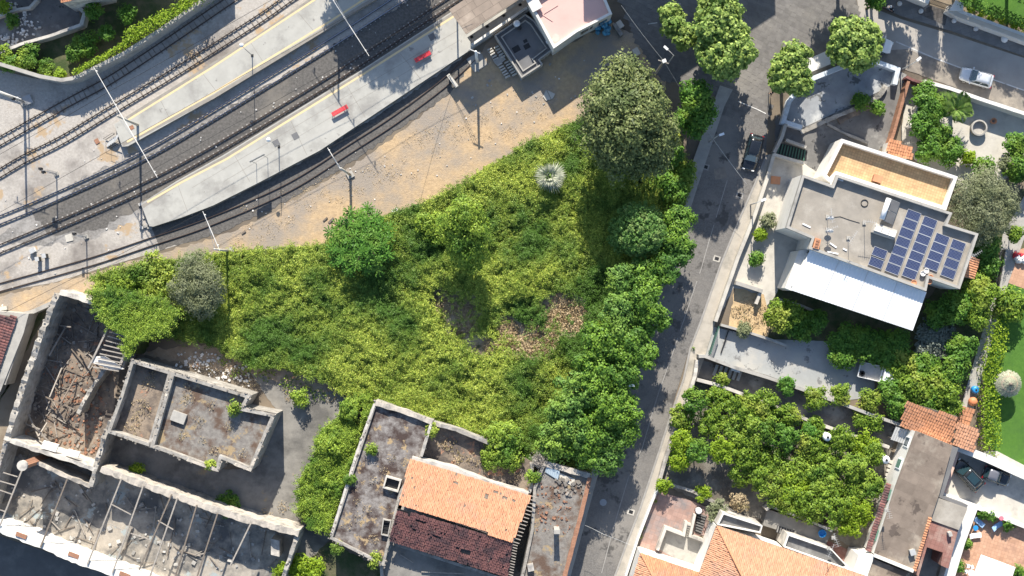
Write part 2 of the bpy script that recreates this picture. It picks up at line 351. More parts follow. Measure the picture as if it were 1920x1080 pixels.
# ------------------------------------------------------------------ shape builders
RG = random.Random(5)
def ragged(pts, amp, step=7.0):
    out = []
    for (x0, y0), (x1, y1) in zip(pts, pts[1:]+pts[:1]):
        n = max(1, int(math.hypot(x1-x0, y1-y0)/step)) if max(abs(x0-960), abs(y0-540)) < 1300 else 1
        lx, ly = -(y1-y0), x1-x0; q = math.hypot(lx, ly) or 1
        for i in range(n):
            g = RG.uniform(-1, 1)*amp if 0 < i < n-0 and i > 1 and i < n-1 else 0
            out.append((x0+(x1-x0)*i/n+lx/q*g, y0+(y1-y0)*i/n+ly/q*g))
    return out
RAG = {'mid_ballast': 5, 'dark_ballast': 4, 'track_shoulder': 3, 'dry_yard': 3, 'front_yard': 1.5, 'side_yard': 2, 'garden_soil': 3, 'garden_court': 2, 'dry_grass': 2, 'orchard_soil': 2, 'ruin_court': 2.5, 'weedy_yard': 3, 'side_alley': 2, 'bank': 4, 'shaded_court': 2, 'shaded_garden': 2, 'road_edge': .8}
def sheet(name, pts, z, m, kind='structure', parent=None, **k):
    if name in RAG: pts = ragged(pts, RAG[name])
    v = PP(pts, z); mb = MB(); mb.add(v, [tuple(range(len(v)))])
    return mb.build(name, m, parent=parent, kind=None if parent else kind, **k)
def densify(pts, step):
    out = []
    for a, b in zip(pts[:-1], pts[1:]):
        n = max(1, int((b-a).length/step))
        out += [a+(b-a)*(i/n) for i in range(n)]
    return out+[pts[-1]]
def wall_mb(pts, th, z0, z1, jag=0.0, rough=0.0, mb=None, zend=None):
    """pts: photograph pixels of the wall's top centre line"""
    mb = mb or MB()
    c = [P(x, y, z1).xy for x, y in pts]
    if jag or rough: c = densify(c, .45)
    n = len(c); vs = []; nz = 0.0
    for i, p in enumerate(c):
        d0 = (c[i]-c[i-1]).normalized() if i else (c[1]-c[0]).normalized()
        d1 = (c[i+1]-c[i]).normalized() if i < n-1 else d0
        b = Vector((-d0.y-d1.y, d0.x+d1.x))
        b = b.normalized() if b.length > 1e-4 else Vector((-d0.y, d0.x))
        k = max(.5, b.dot(Vector((-d0.y, d0.x))))
        t = th/2*(1+R.uniform(-rough, rough)); nz = nz*.6+R.uniform(-1, .5)*.6 if jag else 0
        zt = z1+(zend-z1)*i/max(1, n-1) if zend is not None else z1
        zt = zt+min(.12, nz)*jag
        l, r = p+b*(t/k), p-b*(t/k)
        vs += [(l.x,l.y,z0),(l.x,l.y,zt),(r.x,r.y,zt),(r.x,r.y,z0)]
    fs = [(0,1,2,3), (4*n-1, 4*n-2, 4*n-3, 4*n-4)]
    for i in range(n-1):
        for a in range(3): fs.append((4*i+a, 4*i+4+a, 4*i+5+a, 4*i+1+a))
    return mb.add(vs, fs)
def wall(name, pts, th, z0, z1, m, label=None, cat='wall', parent=None, jag=0.0, rough=0.0, group=None, zend=None):
    mb = wall_mb(pts, th, z0, z1, jag, rough, None, zend)
    return mb.build(name, m, parent=parent, label=label if not parent else None, cat=cat if not parent else None, group=group, smooth='raw')
def poly_xy(pts, z): return ccw([P(x, y, z).xy for x, y in pts])
def flat_roof(t, pts, ztop, ph, wm, rm, pmat, th=.22, z0=0.0):
    """walls up to the roof level, a roof sheet and a parapet of height ph"""
    poly = poly_xy(pts, ztop); zr = ztop-ph
    MB().prism(poly, z0, zr).build('wall', wm, t)
    inner = offset(poly, th)
    mb = MB(); mb.add([(p.x, p.y, zr+.006) for p in inner], [tuple(range(len(inner)))]); mb.build('roof', rm, t)
    MB().ring(poly, inner, zr, ztop).build('parapet', pmat, t, smooth='raw')
def base_of(pts, z=0.0):
    p = [P(x, y, z) for x, y in pts]; n = len(p)
    return Vector((sum(q.x for q in p)/n, sum(q.y for q in p)/n, 0))
def inpoly(u, v, poly):
    x = np.asarray(u); y = np.asarray(v); c = np.zeros(x.shape, bool); n = len(poly)
    for i in range(n):
        x0, y0 = poly[i]; x1, y1 = poly[i-1]
        if y0 == y1: continue
        k = ((y0 > y) != (y1 > y)) & (x < (x1-x0)*(y-y0)/(y1-y0)+x0); c ^= k
    return c
def tiles(name, poly3, m, parent, w=.25, l=.36, holes=0.0, deck=None, jit=.012, amp=.055, gaps=()):
    """barrel tiles over a planar polygon; poly3[0] to poly3[1] is the eave"""
    p = [Vector(q) for q in poly3]; u = (p[1]-p[0]).normalized(); nrm = None
    for q in p[2:]:
        c = u.cross(q-p[0])
        if c.length > .2: nrm = c.normalized(); break
    if nrm.z < 0: nrm = -nrm
    v = nrm.cross(u)
    if v.z < -1e-6: v = -v
    pl = [((q-p[0]).dot(u), (q-p[0]).dot(v)) for q in p]
    us = np.arange(min(a for a, b in pl)+w/2, max(a for a, b in pl), w); vsn = np.arange(min(b for a, b in pl)+l*.45, max(b for a, b in pl), l)
    U, V = np.meshgrid(us, vsn); U = U.ravel(); V = V.ravel()
    k = inpoly(U, V, pl)
    if holes: k &= rng.random(U.shape) > holes
    for gu, gv, gr, gs in gaps: k &= ~((abs(U-gu) < gr) & (abs(V-gv) < gs))
    U = U[k]; V = V[k]; n = len(U)
    a = w*.5; prof = [(-a, 0), (-a*.5, amp), (a*.5, amp), (a, 0)]
    loc = [(x, -l*.56, h+.035) for x, h in prof]+[(x*.9, l*.56, h*.9+.004) for x, h in prof]
    loc = np.array(loc)
    J = rng.normal(0, jit, (n, 1, 3))*np.array([1, 1.5, .6])
    uvn = loc[None]+np.stack([U, V, np.zeros(n)], 1)[:, None, :]+J
    B = np.array([u, v, nrm]); pts = uvn.reshape(-1, 3) @ B+np.array(p[0])
    f = np.array([[0,1,5,4],[1,2,6,5],[2,3,7,6]]); fs = (f[None]+8*np.arange(n)[:, None, None]).reshape(-1, 4)
    if deck is not None:
        MB().add([q-nrm*.03 for q in p]+[q-nrm*.12 for q in p], [tuple(range(len(p))), tuple(range(len(p), 2*len(p)))]+[(i, (i+1) % len(p), len(p)+(i+1) % len(p), len(p)+i) for i in range(len(p))]).build('roof_deck', deck, parent)
    return link(name, pts, fs, m, parent, kind='stuff')
def corr(name, A, B, C, D, m, parent, pitch=.22, amp=.03, th=.02):
    """corrugated sheet on quad A B C D, ridges running from A to D"""
    A, B, C, D = map(Vector, (A, B, C, D)); n = max(4, int((B-A).length/pitch*2))
    vs = []; fs = []
    for i in range(n+1):
        t = i/n; z = amp if i % 2 else 0
        vs += [A.lerp(B, t)+Vector((0,0,z)), D.lerp(C, t)+Vector((0,0,z)), A.lerp(B, t)+Vector((0,0,z-th)), D.lerp(C, t)+Vector((0,0,z-th))]
    for i in range(n):
        a = 4*i; fs += [(a, a+4, a+5, a+1), (a+2, a+3, a+7, a+6), (a, a+2, a+6, a+4), (a+1, a+5, a+7, a+3)]
    return MB().add(vs, fs).build(name, m, parent, smooth='raw')
# ---- leaves
def leaf_arrays(p, n, L, Wd, dirn=None):
    N = len(p)
    n = n/np.maximum(1e-6, np.linalg.norm(n, axis=1, keepdims=True))
    d = rng.normal(size=(N, 3)) if dirn is None else dirn
    t = d-n*np.sum(d*n, 1, keepdims=True); t /= np.maximum(1e-6, np.linalg.norm(t, axis=1, keepdims=True))
    b = np.cross(n, t); L = np.broadcast_to(L, (N,))[:, None]; Wd = np.broadcast_to(Wd, (N,))[:, None]
    v = np.stack([p-t*L*.5, p+b*Wd*.5+n*Wd*.12, p+t*L*.5-n*L*.08, p-b*Wd*.5+n*Wd*.12], 1)
    return v.reshape(-1, 3)
def quads(N): return np.arange(4*N).reshape(-1, 4)
def crown_leaves(blobs, leaf=.36, wid=.6, dens=3.2, per=14, clump=.55, low=-.35, up=.6):
    """clumps of leaves over the skin of ellipsoids (cx,cy,cz,rx,ry,rz)"""
    ps = []; ns = []; ds = []
    for (cx, cy, cz, rx, ry, rz) in blobs:
        area = 4*math.pi*(((rx*ry)**1.6+(rx*rz)**1.6+(ry*rz)**1.6)/3)**(1/1.6)
        nc = max(6, int(area*dens*.5))
        d = rng.normal(size=(nc*2, 3)); d /= np.linalg.norm(d, axis=1, keepdims=True); d = d[d[:, 2] > low][:nc]; nc = len(d)
        rr = rng.uniform(.68, 1.06, (nc, 1)); c = np.array([cx, cy, cz])+d*rr*np.array([rx, ry, rz])
        per2 = int(per*1.75); cl = clump*1.2
        q = rng.normal(size=(nc, per2, 3)); q /= np.linalg.norm(q, axis=2, keepdims=True); q[..., 2] = np.where(q[..., 2] < -.3, -q[..., 2], q[..., 2])
        q *= rng.uniform(.3, 1, (nc, per2, 1))**.5*cl*rng.uniform(.55, 1.4, (nc, 1, 1)); q[..., 2] *= .75
        pp = c[:, None]+q
        nn = q/cl*.8+d[:, None]*.35+np.array([0, 0, up])+rng.normal(0, .3, (nc, per2, 3))
        ps.append(pp.reshape(-1, 3)); ns.append(nn.reshape(-1, 3)); ds.append((q+rng.normal(0, .2, q.shape)).reshape(-1, 3))
        ni = int(len(ps[-1])*.3); qi = rng.normal(size=(ni, 3)); qi /= np.linalg.norm(qi, axis=1, keepdims=True); qi *= rng.uniform(.2, .8, (ni, 1)); qi[:, 2] = np.where(qi[:, 2] < low, -qi[:, 2], qi[:, 2])
        ps.append(np.array([cx, cy, cz])+qi*np.array([rx, ry, rz])); ns.append(qi*.3+np.array([0, 0, 1.0])+rng.normal(0, .3, (ni, 3))); ds.append(rng.normal(size=(ni, 3)))
    p = np.concatenate(ps); n = np.concatenate(ns); dd = np.concatenate(ds); L = leaf*rng.uniform(.65, 1.3, len(p))
    p[:, 2] = np.maximum(p[:, 2], .05)
    return leaf_arrays(p, n, L, L*wid, dd), quads(len(p))
def lobes(x, y, z, r, rz, n=6, spread=.55, size=.55):
    out = [(x, y, z, r*.72, r*.72, rz*.8)]
    a0 = R.uniform(0, 6.28)
    for i in range(n):
        a = a0+i*6.283/n+R.uniform(-.3, .3); q = r*spread*R.uniform(.8, 1.15); s = r*size*R.uniform(.8, 1.15)
        out.append((x+q*math.cos(a), y+q*math.sin(a), z+rz*R.uniform(-.35, .45), s, s, s*rz/r*1.05))
    return out
def trunk_mb(x, y, h, r, targets, z0=-.1):
    mb = MB(); b = Vector((x, y, z0)); fork = Vector((x+R.uniform(-.15, .15), y+R.uniform(-.15, .15), h*.42))
    mb.tube([b, b+Vector((0,0,.3)), (b+fork)/2+Vector((R.uniform(-.08,.08), R.uniform(-.08,.08), 0)), fork], [r*1.4, r*1.05, r*.9, r*.75], 7)
    for t in targets:
        t = Vector(t); m = fork.lerp(t, .5)+Vector((R.uniform(-.2,.2), R.uniform(-.2,.2), .2))
        mb.tube([fork-Vector((0,0,.1)), m, t], [r*.6, r*.38, r*.12], 5)
    return mb
def tree(name, label, px, py, rpx, h, f, cat='tree', group=None, leaf=.36, wid=.6, dens=3.0, per=14, clump=.55, n=6, rz=None, blobs=None, spread=.55, size=.55, low=-.35, zc=None):
    """px, py, rpx: the crown's centre and radius in the photograph"""
    rz = rz or min(h*.42, rpx/S*.85); zc = zc or h-rz*.95
    c = P(px, py, zc); r = rpx/S*(1-zc/H)
    t = thing(name, label, cat, (c.x, c.y, 0), group)
    if blobs: bl = [(P(a, b, z).x, P(a, b, z).y, z, q/S, q/S, q2) for a, b, z, q, q2 in blobs]
    else: bl = lobes(c.x, c.y, zc, r, rz, n, spread, size)
    v, fq = crown_leaves(bl, leaf, wid, dens, per, clump, low)
    link('crown', v, fq, f, t)
    tg = [(b[0], b[1], b[2]) for b in bl[1:6]] or [(c.x, c.y, zc)]
    trunk_mb(c.x, c.y, max(.6, h), max(.05, .028*h), tg).build('trunk', M['bark'], t, smooth=True)
    return t
def hedge(name, label, pts, wpx, h, f, cat='hedge', leaf=.26, dens=40, base=.1, zb=0.0):
    """leafy strip along pixels; wpx its width in pixels"""
    c = densify([P(x, y, h).xy for x, y in pts], .35); ps = []; ns = []
    w = wpx/S/2
    for p in c:
        k = int(dens*w*2*.35*(1.2+h*.5)); a = rng.uniform(-1, 1, k); q = rng.uniform(0, 1, k)
        top = h*(1-.35*np.abs(a)**3)+rng.normal(0, .1, k); side = rng.random(k) < .4
        ang = rng.uniform(0, 6.283, k); rad = w*(1+rng.normal(0, .12, k))
        X = np.where(side, p.x+rad*np.cos(ang), p.x+rng.uniform(-w, w, k)); Y = np.where(side, p.y+rad*np.sin(ang), p.y+rng.uniform(-w, w, k))
        Z = np.where(side, zb+base+(h-base-zb)*q, top)
        ps.append(np.stack([X, Y, Z], 1)); ns.append(np.stack([np.where(side, np.cos(ang), 0), np.where(side, np.sin(ang), 0), np.where(side, .3, 1)], 1)+rng.normal(0, .4, (k, 3)))
    p = np.concatenate(ps); n = np.concatenate(ns); L = leaf*rng.uniform(.6, 1.3, len(p))
    t = thing(name, label, cat, (c[0].x, c[0].y, zb))
    link('foliage', leaf_arrays(p, n, L, L*.62), quads(len(p)), f, t)
    mb = MB()
    for q in c[::4]: mb.tube([(q.x, q.y, zb-.05), (q.x+.1, q.y, zb+(h-zb)*.5), (q.x, q.y+.1, zb+(h-zb)*.85)], [.05, .035, .015], 5)
    mb.build('stem', M['bark'], t)
    return t
def shrub(name, label, px, py, rpx, h, f, cat='shrub', **k):
    return tree(name, label, px, py, rpx, h, f, cat, leaf=k.pop('leaf', .26), clump=k.pop('clump', .35), n=k.pop('n', 4), dens=k.pop('dens', 5), per=k.pop('per', 10), low=-.8, **k)
def weeds(name, label, spots, f, parent=None, z=0.0, leaf=.22, kind='stuff', cat='weeds', per=120, h=.4):
    """low tufts: spots are (px, py, rpx); one mass nobody could count"""
    ps = []
    for x, y, r in spots:
        c = P(x, y, z); k = int(per*max(.4, (r/S)**1.5)); a = rng.uniform(0, 6.283, k); q = r/S*rng.random(k)**.6
        ps.append(np.stack([c.x+q*np.cos(a), c.y+q*np.sin(a), z+.03+h*rng.random(k)*(1-.6*q/(r/S))], 1))
    p = np.concatenate(ps); n = rng.normal(0, .6, p.shape)+np.array([0, 0, .8]); L = leaf*rng.uniform(.6, 1.5, len(p))
    o = link(name, leaf_arrays(p, n, L, L*.4), quads(len(p)), f, parent, kind=kind)
    if parent is None: tag(o, label, cat)
    return o
# ------------------------------------------------------------------ the ground and its sheets
sheet('ground', [(-6000,-6000),(8000,-6000),(8000,7000),(-6000,7000)], 0, M['dirt'])
sheet('ballast', [(-300,140),(-60,118),(60,146),(115,155),(150,146),(235,100),(375,8),(440,-30),(700,-300),(1300,-300),(900,40),(850,140),(640,285),(430,430),(280,476),(100,530),(-300,600)], .012, M['ballast'])
sheet('mid_ballast', [(-20,455),(60,385),(180,322),(258,284),(330,250),(500,160),(560,200),(420,300),(330,350),(262,404),(180,448),(90,462)], .016, pm('ballast_mid', (.17,.16,.15), (.3,.285,.27), 3.5, c3=(.38,.36,.34), s3=.3, t3=.55, bump=1, bs=9))
sheet('dark_ballast', [(60,400),(180,335),(262,296),(330,262),(520,150),(700,40),(880,-70),(1200,-280),(1330,-280),(1000,-60),(842,30),(680,138),(420,294),(330,344),(260,392),(180,432),(90,440)], .02, M['ballast_dark'])
sheet('track_shoulder', [(285,428),(400,388),(600,286),(735,198),(872,108),(905,120),(840,178),(680,290),(560,365),(430,430),(300,470)], .024, M['ballast_dark'])
sheet('dry_yard', [(-300,575),(0,556),(180,510),(290,478),(440,434),(560,372),(700,285),(842,178),(885,118),(930,64),(1040,95),(1150,42),(1200,70),(1250,150),(1200,320),(900,480),(600,560),(300,600),(120,600),(40,590),(-300,650)], .028, M['straw'])
sheet('path', [(1350,160),(1330,215),(1300,300),(1272,395),(1258,430),(1292,400),(1322,305),(1357,200),(1372,168)], .1, M['concrete'])
MB().prism(poly_xy([(1350,160),(1330,215),(1300,300),(1272,395),(1200,620),(1105,895),(1040,1110),(1062,1110),(1120,895),(1215,620),(1291,400),(1323,305),(1358,200),(1374,168)], .13), 0, .13).build('left_kerb', M['concrete'], kind='structure')
# road bed, then the paving stones as one mass
ROADP = [(1160,-60),(1165,5),(1190,72),(1240,150),(1330,165),(1356,200),(1322,305),(1290,400),(1214,620),(1118,895),(1058,1120),(1138,1120),(1152,1075),(1198,955),(1235,844),(1256,778),(1292,655),(1311,606),(1350,495),(1385,410),(1414,344),(1436,290),(1440,215),(1444,160),(1490,120),(1560,92),(1612,40),(1598,-60)]
sheet('road', ROADP, .047, M['joint'])
def pavers(name, poly_px, ang_of, size, m, z, label):
    poly = [tuple(P(x, y, 0).xy) for x, y in poly_px]; xs = [a for a, b in poly]; ys = [b for a, b in poly]
    out = []
    a, b = size
    cx, cy = sum(xs)/len(xs), sum(ys)/len(ys); ang = ang_of; ca, sa = math.cos(ang), math.sin(ang)
    rad = max(math.hypot(x-cx, y-cy) for x, y in poly)
    n = int(rad/b)+1; row = -n
    vs = []; 
    U = []; V = []; Lh = []
    while row <= n:
        u = -rad+R.uniform(0, a); off = R.uniform(-.03, .03)
        while u < rad:
            l = a*R.uniform(.7, 1.35); U.append(u+l/2); V.append(row*b+off); Lh.append(l/2); u += l
        row += 1
    U = np.array(U); V = np.array(V); Lh = np.array(Lh)
    V = V+.35*np.sin(U*.33+1)+.12*np.sin(U*.9)
    X = cx+U*ca-V*sa; Y = cy+U*sa+V*ca
    k = inpoly(X, Y, poly); X = X[k]; Y = Y[k]; Lh = Lh[k]-.008; N = len(X); hb = b/2-.008
    zt = z+rng.uniform(.0, .004, N); tx = rng.normal(0, .0008, N); ty = rng.normal(0, .0008, N)
    da = rng.normal(0, .035, N)
    v = []
    for s, t, lev, ins in ((-1,-1,0,0),(1,-1,0,0),(1,1,0,0),(-1,1,0,0),(-1,-1,1,.006),(1,-1,1,.006),(1,1,1,.006),(-1,1,1,.006)):
        lu = s*(Lh-ins); lv = t*(hb-ins); an = ang+da; x = X+lu*np.cos(an)-lv*np.sin(an); y = Y+lu*np.sin(an)+lv*np.cos(an)
        zz = np.full(N, z-.04) if lev == 0 else zt+s*tx+t*ty
        v.append(np.stack([x, y, zz], 1))
    v = np.stack(v, 1).reshape(-1, 3); f = np.array([[4,5,6,7],[0,1,5,4],[1,2,6,5],[2,3,7,6],[3,0,4,7]])
    o = link(name, v, (f[None]+8*np.arange(N)[:, None, None]).reshape(-1, 4), m, kind='stuff', label=label, cat='paving')
    o.data.polygons.foreach_set('use_smooth', [False]*len(o.data.polygons)); return o
island_var(M['basalt'], .9, 1.1)
CROSS = [(1160,-60),(1165,5),(1190,72),(1240,150),(1330,165),(1356,200),(1350,215),(1440,222),(1444,160),(1490,120),(1560,92),(1612,40),(1598,-60)]
STREET = [(1350,216),(1322,305),(1290,400),(1214,620),(1118,895),(1058,1120),(1138,1120),(1152,1075),(1198,955),(1235,844),(1256,778),(1292,655),(1311,606),(1350,495),(1385,410),(1414,344),(1436,290),(1440,223)]
pavers('crossing_stones', CROSS, math.radians(-24), (.85, .5), M['basalt'], .05, 'large basalt slabs paving the crossing')
M['cobble'] = pm('cobble', (.135,.128,.122), (.21,.2,.19), 5.5, c3=(.25,.233,.212), s3=.09, t3=.53, bump=.8, bs=9, c4=(.10,.095,.09), s4=.28, t4=.58)
sheet('street_surface', STREET, .052, M['cobble'])
# pavement on the right of the street with a kerb
def strip(name, left, right, z, m, z0=0.0):
    MB().prism([P(x, y, z).xy for x, y in left+right[::-1]], z0, z).build(name, m, kind='structure')
KL = [(1436,290),(1414,344),(1385,410),(1350,495),(1311,606),(1292,655),(1280,711),(1256,778),(1235,844),(1198,955),(1176,1012),(1140,1110)]
KR = [(1452,287),(1436,340),(1412,408),(1382,480),(1341,605),(1322,667),(1307,710),(1284,770),(1258,840),(1222,940),(1193,1012),(1158,1110)]
KM = [(x+4, y) for x, y in KL]
strip('pavement', KM, KR, .12, M['pavement'])
strip('kerb', KL, [(x-.3, y) for x, y in KM], .125, M['kerb'])
# painted line on the street: short worn dashes
def line_px(name, pts, w, z, m, parent=None, gap=0.0, step=.9):
    c = densify([P(x, y, z).xy for x, y in pts], step); mb = MB()
    for i, (a, b) in enumerate(zip(c[:-1], c[1:])):
        if gap and R.random() < gap: continue
        d = (b-a).normalized(); q = Vector((-d.y, d.x))*w/2
        mb.add([(*(a-q),z),(*(b-q),z),(*(b+q),z),(*(a+q),z)], [(0,1,2,3)])
    return mb.build(name, m, parent=parent, kind=None if parent else 'structure')
line_px('road_marking', [(1372,310),(1330,450),(1316,500),(1262,660),(1232,745),(1204,840),(1180,890),(1150,990),(1128,1075)], .1, .086, M['kerb'], gap=.12)
line_px('road_marking', [(1384,190),(1420,205),(1436,213)], .12, .086, M['paint_white'], gap=.1)
# upper right road
sheet('asphalt_road', [(1598,-80),(1612,40),(1560,92),(1640,112),(1690,125),(1930,212),(2300,340),(2300,180),(1930,112),(1790,66),(1690,36),(1650,20),(1640,-80)], .04, M['asphalt'])
sheet('road_edge', [(1640,112),(1690,128),(1930,214),(2300,345),(2300,310),(1930,172),(1700,92),(1660,95)], .048, M['asphalt_old'])
line_px('road_marking', [(1680,78),(1750,108),(1830,138),(1925,171),(2100,230)], .14, .056, M['paint_white'], gap=.04)
MB().prism(poly_xy([(1640,-80),(1642,8),(1690,30),(1790,60),(1930,108),(2300,170),(2300,130),(1930,70),(1777,24),(1745,12),(1700,-10),(1690,-80)], .13), 0, .13).build('far_pavement', pm('far_pave', (.2,.195,.19), (.26,.25,.24), .8, grid=(1,.6,-.3,.02,.75)), kind='structure')
MB().prism(poly_xy([(1722,26),(1745,10),(1778,20),(1772,48)], .138), .1, .138).build('gate_paving', pm('gate_pave', (.11,.1,.095), (.19,.175,.16), 1, grid=(.7,.5,-.3,.03,.6)), kind='structure')
for q in [[(1240,20),(1262,10),(1290,4),(1310,22)],[(1215,45),(1250,40),(1262,60)]]:
    line_px('road_marking', q, .1, .086, M['paint_white'], gap=.3)
# plots right of the street
sheet('front_yard', [(1452,290),(1500,300),(1560,330),(1500,470),(1450,560),(1436,575),(1375,540),(1345,600),(1383,482),(1413,410)], .03, M['concrete_light'])
sheet('side_yard', [(1455,215),(1500,240),(1600,190),(1680,130),(1700,140),(1660,270),(1600,330),(1540,330),(1500,300),(1452,285)], .034, M['concrete_dark'])
sheet('white_yard', [(1468,228),(1482,188),(1515,152),(1590,122),(1640,117),(1682,132),(1676,158),(1600,195),(1505,240)], .06, pm('white_yard', (.24,.25,.27), (.34,.36,.38), .6, c3=(.6,.6,.58), s3=.16, t3=.55, c4=(.12,.125,.13), s4=.5, t4=.58))
sheet('garden_soil', [(1436,575),(1500,470),(1560,500),(1740,560),(1860,420),(1940,330),(1940,560),(1860,660),(1800,780),(1700,760),(1640,700),(1540,640),(1440,640)], .02, M['weedy'])
sheet('garden_court', [(1700,150),(1930,215),(2100,270),(2100,420),(1900,320),(1860,360),(1790,350),(1715,300),(1690,260)], .028, M['concrete_light'])
sheet('dry_grass', [(1378,540),(1432,552),(1446,600),(1440,632),(1366,612)], .05, pm('dry_grass', (.58,.43,.25), (.46,.34,.2), 2.5, c3=(.5,.33,.19), s3=.5, t3=.58, bump=1, bs=7))
sheet('driveway', [(1334,612),(1440,636),(1560,640),(1640,680),(1640,745),(1570,752),(1440,704),(1316,668)], .045, pm('driveway', (.36,.37,.37), (.3,.31,.31), .8, c3=(.46,.44,.40), s3=.2, t3=.55, bump=.3, c4=(.2,.2,.2), s4=.55, t4=.6))
sheet('alley', [(1306,672),(1440,712),(1580,762),(1690,800),(1672,840),(1570,808),(1350,724),(1306,708)], .016, M['concrete_dark'])
sheet('orchard_soil', [(1305,712),(1350,726),(1530,794),(1670,842),(1690,900),(1640,1040),(1560,1010),(1330,950),(1240,905),(1255,840),(1285,770)], .02, pm('orchard_soil', (.2,.185,.16), (.27,.25,.215), .8, c3=(.13,.115,.095), s3=.3, t3=.5, bump=1, bs=7))
sheet('rose_terrace', [(1228,920),(1300,940),(1345,960),(1335,1000),(1290,1010),(1240,1085),(1180,1085),(1206,1000)], .05, M['rose_pave'])
sheet('lane', [(1930,350),(1880,440),(1866,540),(1798,775),(1822,782),(1880,560),(1930,420)], .08, M['concrete'])
sheet('lawn', [(1846,620),(1880,560),(1930,440),(2200,440),(2200,930),(1930,880),(1868,848),(1846,830)], .03, M['grass'])
sheet('garden_path', [(1845,846),(1870,846),(1935,880),(2000,930),(1935,905),(1880,872),(1840,862)], .036, M['concrete_light'])
sheet('car_court', [(1796,842),(1930,896),(2150,960),(2150,1020),(1930,984),(1768,926)], .04, M['concrete_light'])
sheet('patio', [(1830,950),(1930,985),(2100,1040),(2000,1250),(1750,1250),(1790,1080)], .05, M['patio_tile'])
sheet('red_paving', [(1545,1010),(1610,1040),(1600,1120),(1540,1120)], .05, M['red_tile'])
sheet('orange_terrace', [(1890,475),(1935,460),(1990,460),(1990,545),(1930,545),(1890,530)], .045, M['patio_tile'])
# ruin grounds
sheet('ruin_court', [(470,700),(600,715),(690,745),(620,1010),(570,1060),(540,1060),(560,1000),(400,945),(190,880),(200,820),(300,830),(400,880),(480,880),(520,770)], .035, M['court'])
sheet('ruin_floor', [(105,560),(240,600),(210,790),(185,885),(5,830)], .036, M['rubble'])
sheet('shed_floor', [(0,850),(185,880),(400,940),(560,1000),(530,1110),(250,1090),(0,1000)], .04, M['hall_floor'])
sheet('outer_yard', [(-300,1005),(0,1005),(250,1090),(260,1300),(-300,1300)], .03, pm('outer_yard', (.1,.1,.102), (.13,.13,.13), .6, c3=(.16,.155,.15), s3=.3, t3=.6))
sheet('weedy_yard', [(530,1060),(620,1015),(720,1070),(700,1200),(500,1200)], .034, M['weedy'])
sheet('side_alley', [(-40,830),(95,570),(75,580),(20,720),(-40,800)], .032, M['weedy'])
sheet('bank', [(240,660),(420,640),(640,700),(700,745),(600,735),(470,700),(380,690)], .045, pm('bank_soil', (.30,.22,.15), (.4,.32,.24), 1.2, c3=(.2,.18,.15), s3=.4, t3=.55, bump=1, c4=(.42,.22,.12), s4=.4, t4=.6))
# top left compound
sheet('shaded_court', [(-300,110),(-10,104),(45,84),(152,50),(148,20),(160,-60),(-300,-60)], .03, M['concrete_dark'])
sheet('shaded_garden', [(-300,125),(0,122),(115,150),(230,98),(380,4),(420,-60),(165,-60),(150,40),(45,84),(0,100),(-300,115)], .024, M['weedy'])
# ------------------------------------------------------------------ railway
GA = .95
def smooth_line(pts, step):
    c = [P(x, y, 0).xy for x, y in pts]; out = []
    for i in range(len(c)-1):
        p0, p1, p2, p3 = c[max(0, i-1)], c[i], c[i+1], c[min(len(c)-1, i+2)]
        for k in range(12):
            t = k/12
            out.append(.5*((2*p1)+(p2-p0)*t+(2*p0-5*p1+4*p2-p3)*t*t+(3*p1-p0-3*p2+p3)*t**3))
    out.append(c[-1]); 
    res = [out[0]]; acc = 0
    for a, b in zip(out[:-1], out[1:]):
        d = (b-a).length; 
        if d < 1e-9: continue
        while acc+d >= step:
            q = a+(b-a)*((step-acc)/d); res.append(q); a = q; d = (b-a).length; acc = 0
            if d < 1e-9: break
        acc += d
    return res
sleeper_me = {}
def sleeper_mesh(kind):
    if kind in sleeper_me: return sleeper_me[kind]
    mb = MB()
    if kind == 'timber': mb.box((0,0,.0), (.13, 1.5, .1)); m = M['sleeper_dark']
    else:
        for s in (-1, 1):
            mb.box((0, s*.34, .05), (.15, .11, .07)); mb.box((0, s*.63, .05), (.17, .13, .07))
        mb.box((0,0,-.08), (.2, 1.3, .05)); m = M['sleeper_conc']
    me = bpy.data.meshes.new('sleeper'); me.from_pydata(mb.v, [], mb.f); me.materials.append(m); sleeper_me[kind] = me
    return me
def track(label, pts, kind, head, zb=.03, frame=(-30, 2000)):
    c = smooth_line(pts, .66); base = Vector((c[0].x, c[0].y, 0))
    t = thing('railway_track', label, 'railway track', base)
    for s in (-1, 1):
        ctr = []
        for i, p in enumerate(c):
            d = (c[min(i+1, len(c)-1)]-c[max(i-1, 0)]).normalized(); ctr.append(p+Vector((-d.y, d.x))*s*GA/2)
        mb = MB(); prof = [(-.075,.11),(-.02,.13),(-.036,.2),(-.036,.235),(.036,.235),(.036,.2),(.02,.13),(.075,.11)]; n = len(prof); vs = []; fs = []
        for i, p in enumerate(ctr):
            d = (ctr[min(i+1, len(ctr)-1)]-ctr[max(i-1, 0)]).normalized(); q = Vector((-d.y, d.x))
            vs += [(p.x+q.x*a, p.y+q.y*a, zb+b) for a, b in prof]
            if i:
                for k in range(n-1): fs.append(((i-1)*n+k, (i-1)*n+k+1, i*n+k+1, i*n+k))
        r = mb.add(vs, fs).build('rail', [M['rail'], head], t, smooth='raw')
        r.data.polygons.foreach_set('material_index', [1 if i % (n-1) in (2, 3, 4) else 0 for i in range(len(fs))])
    me = sleeper_mesh(kind)
    for i, p in enumerate(c):
        d = (c[min(i+1, len(c)-1)]-c[max(i-1, 0)])
        o = bpy.data.objects.new('sleeper', me); COL.objects.link(o); o.parent = t
        o.location = Vector((p.x, p.y, zb))-base; o.rotation_euler = (0, 0, math.atan2(d.y, d.x)+R.uniform(-.02, .02))
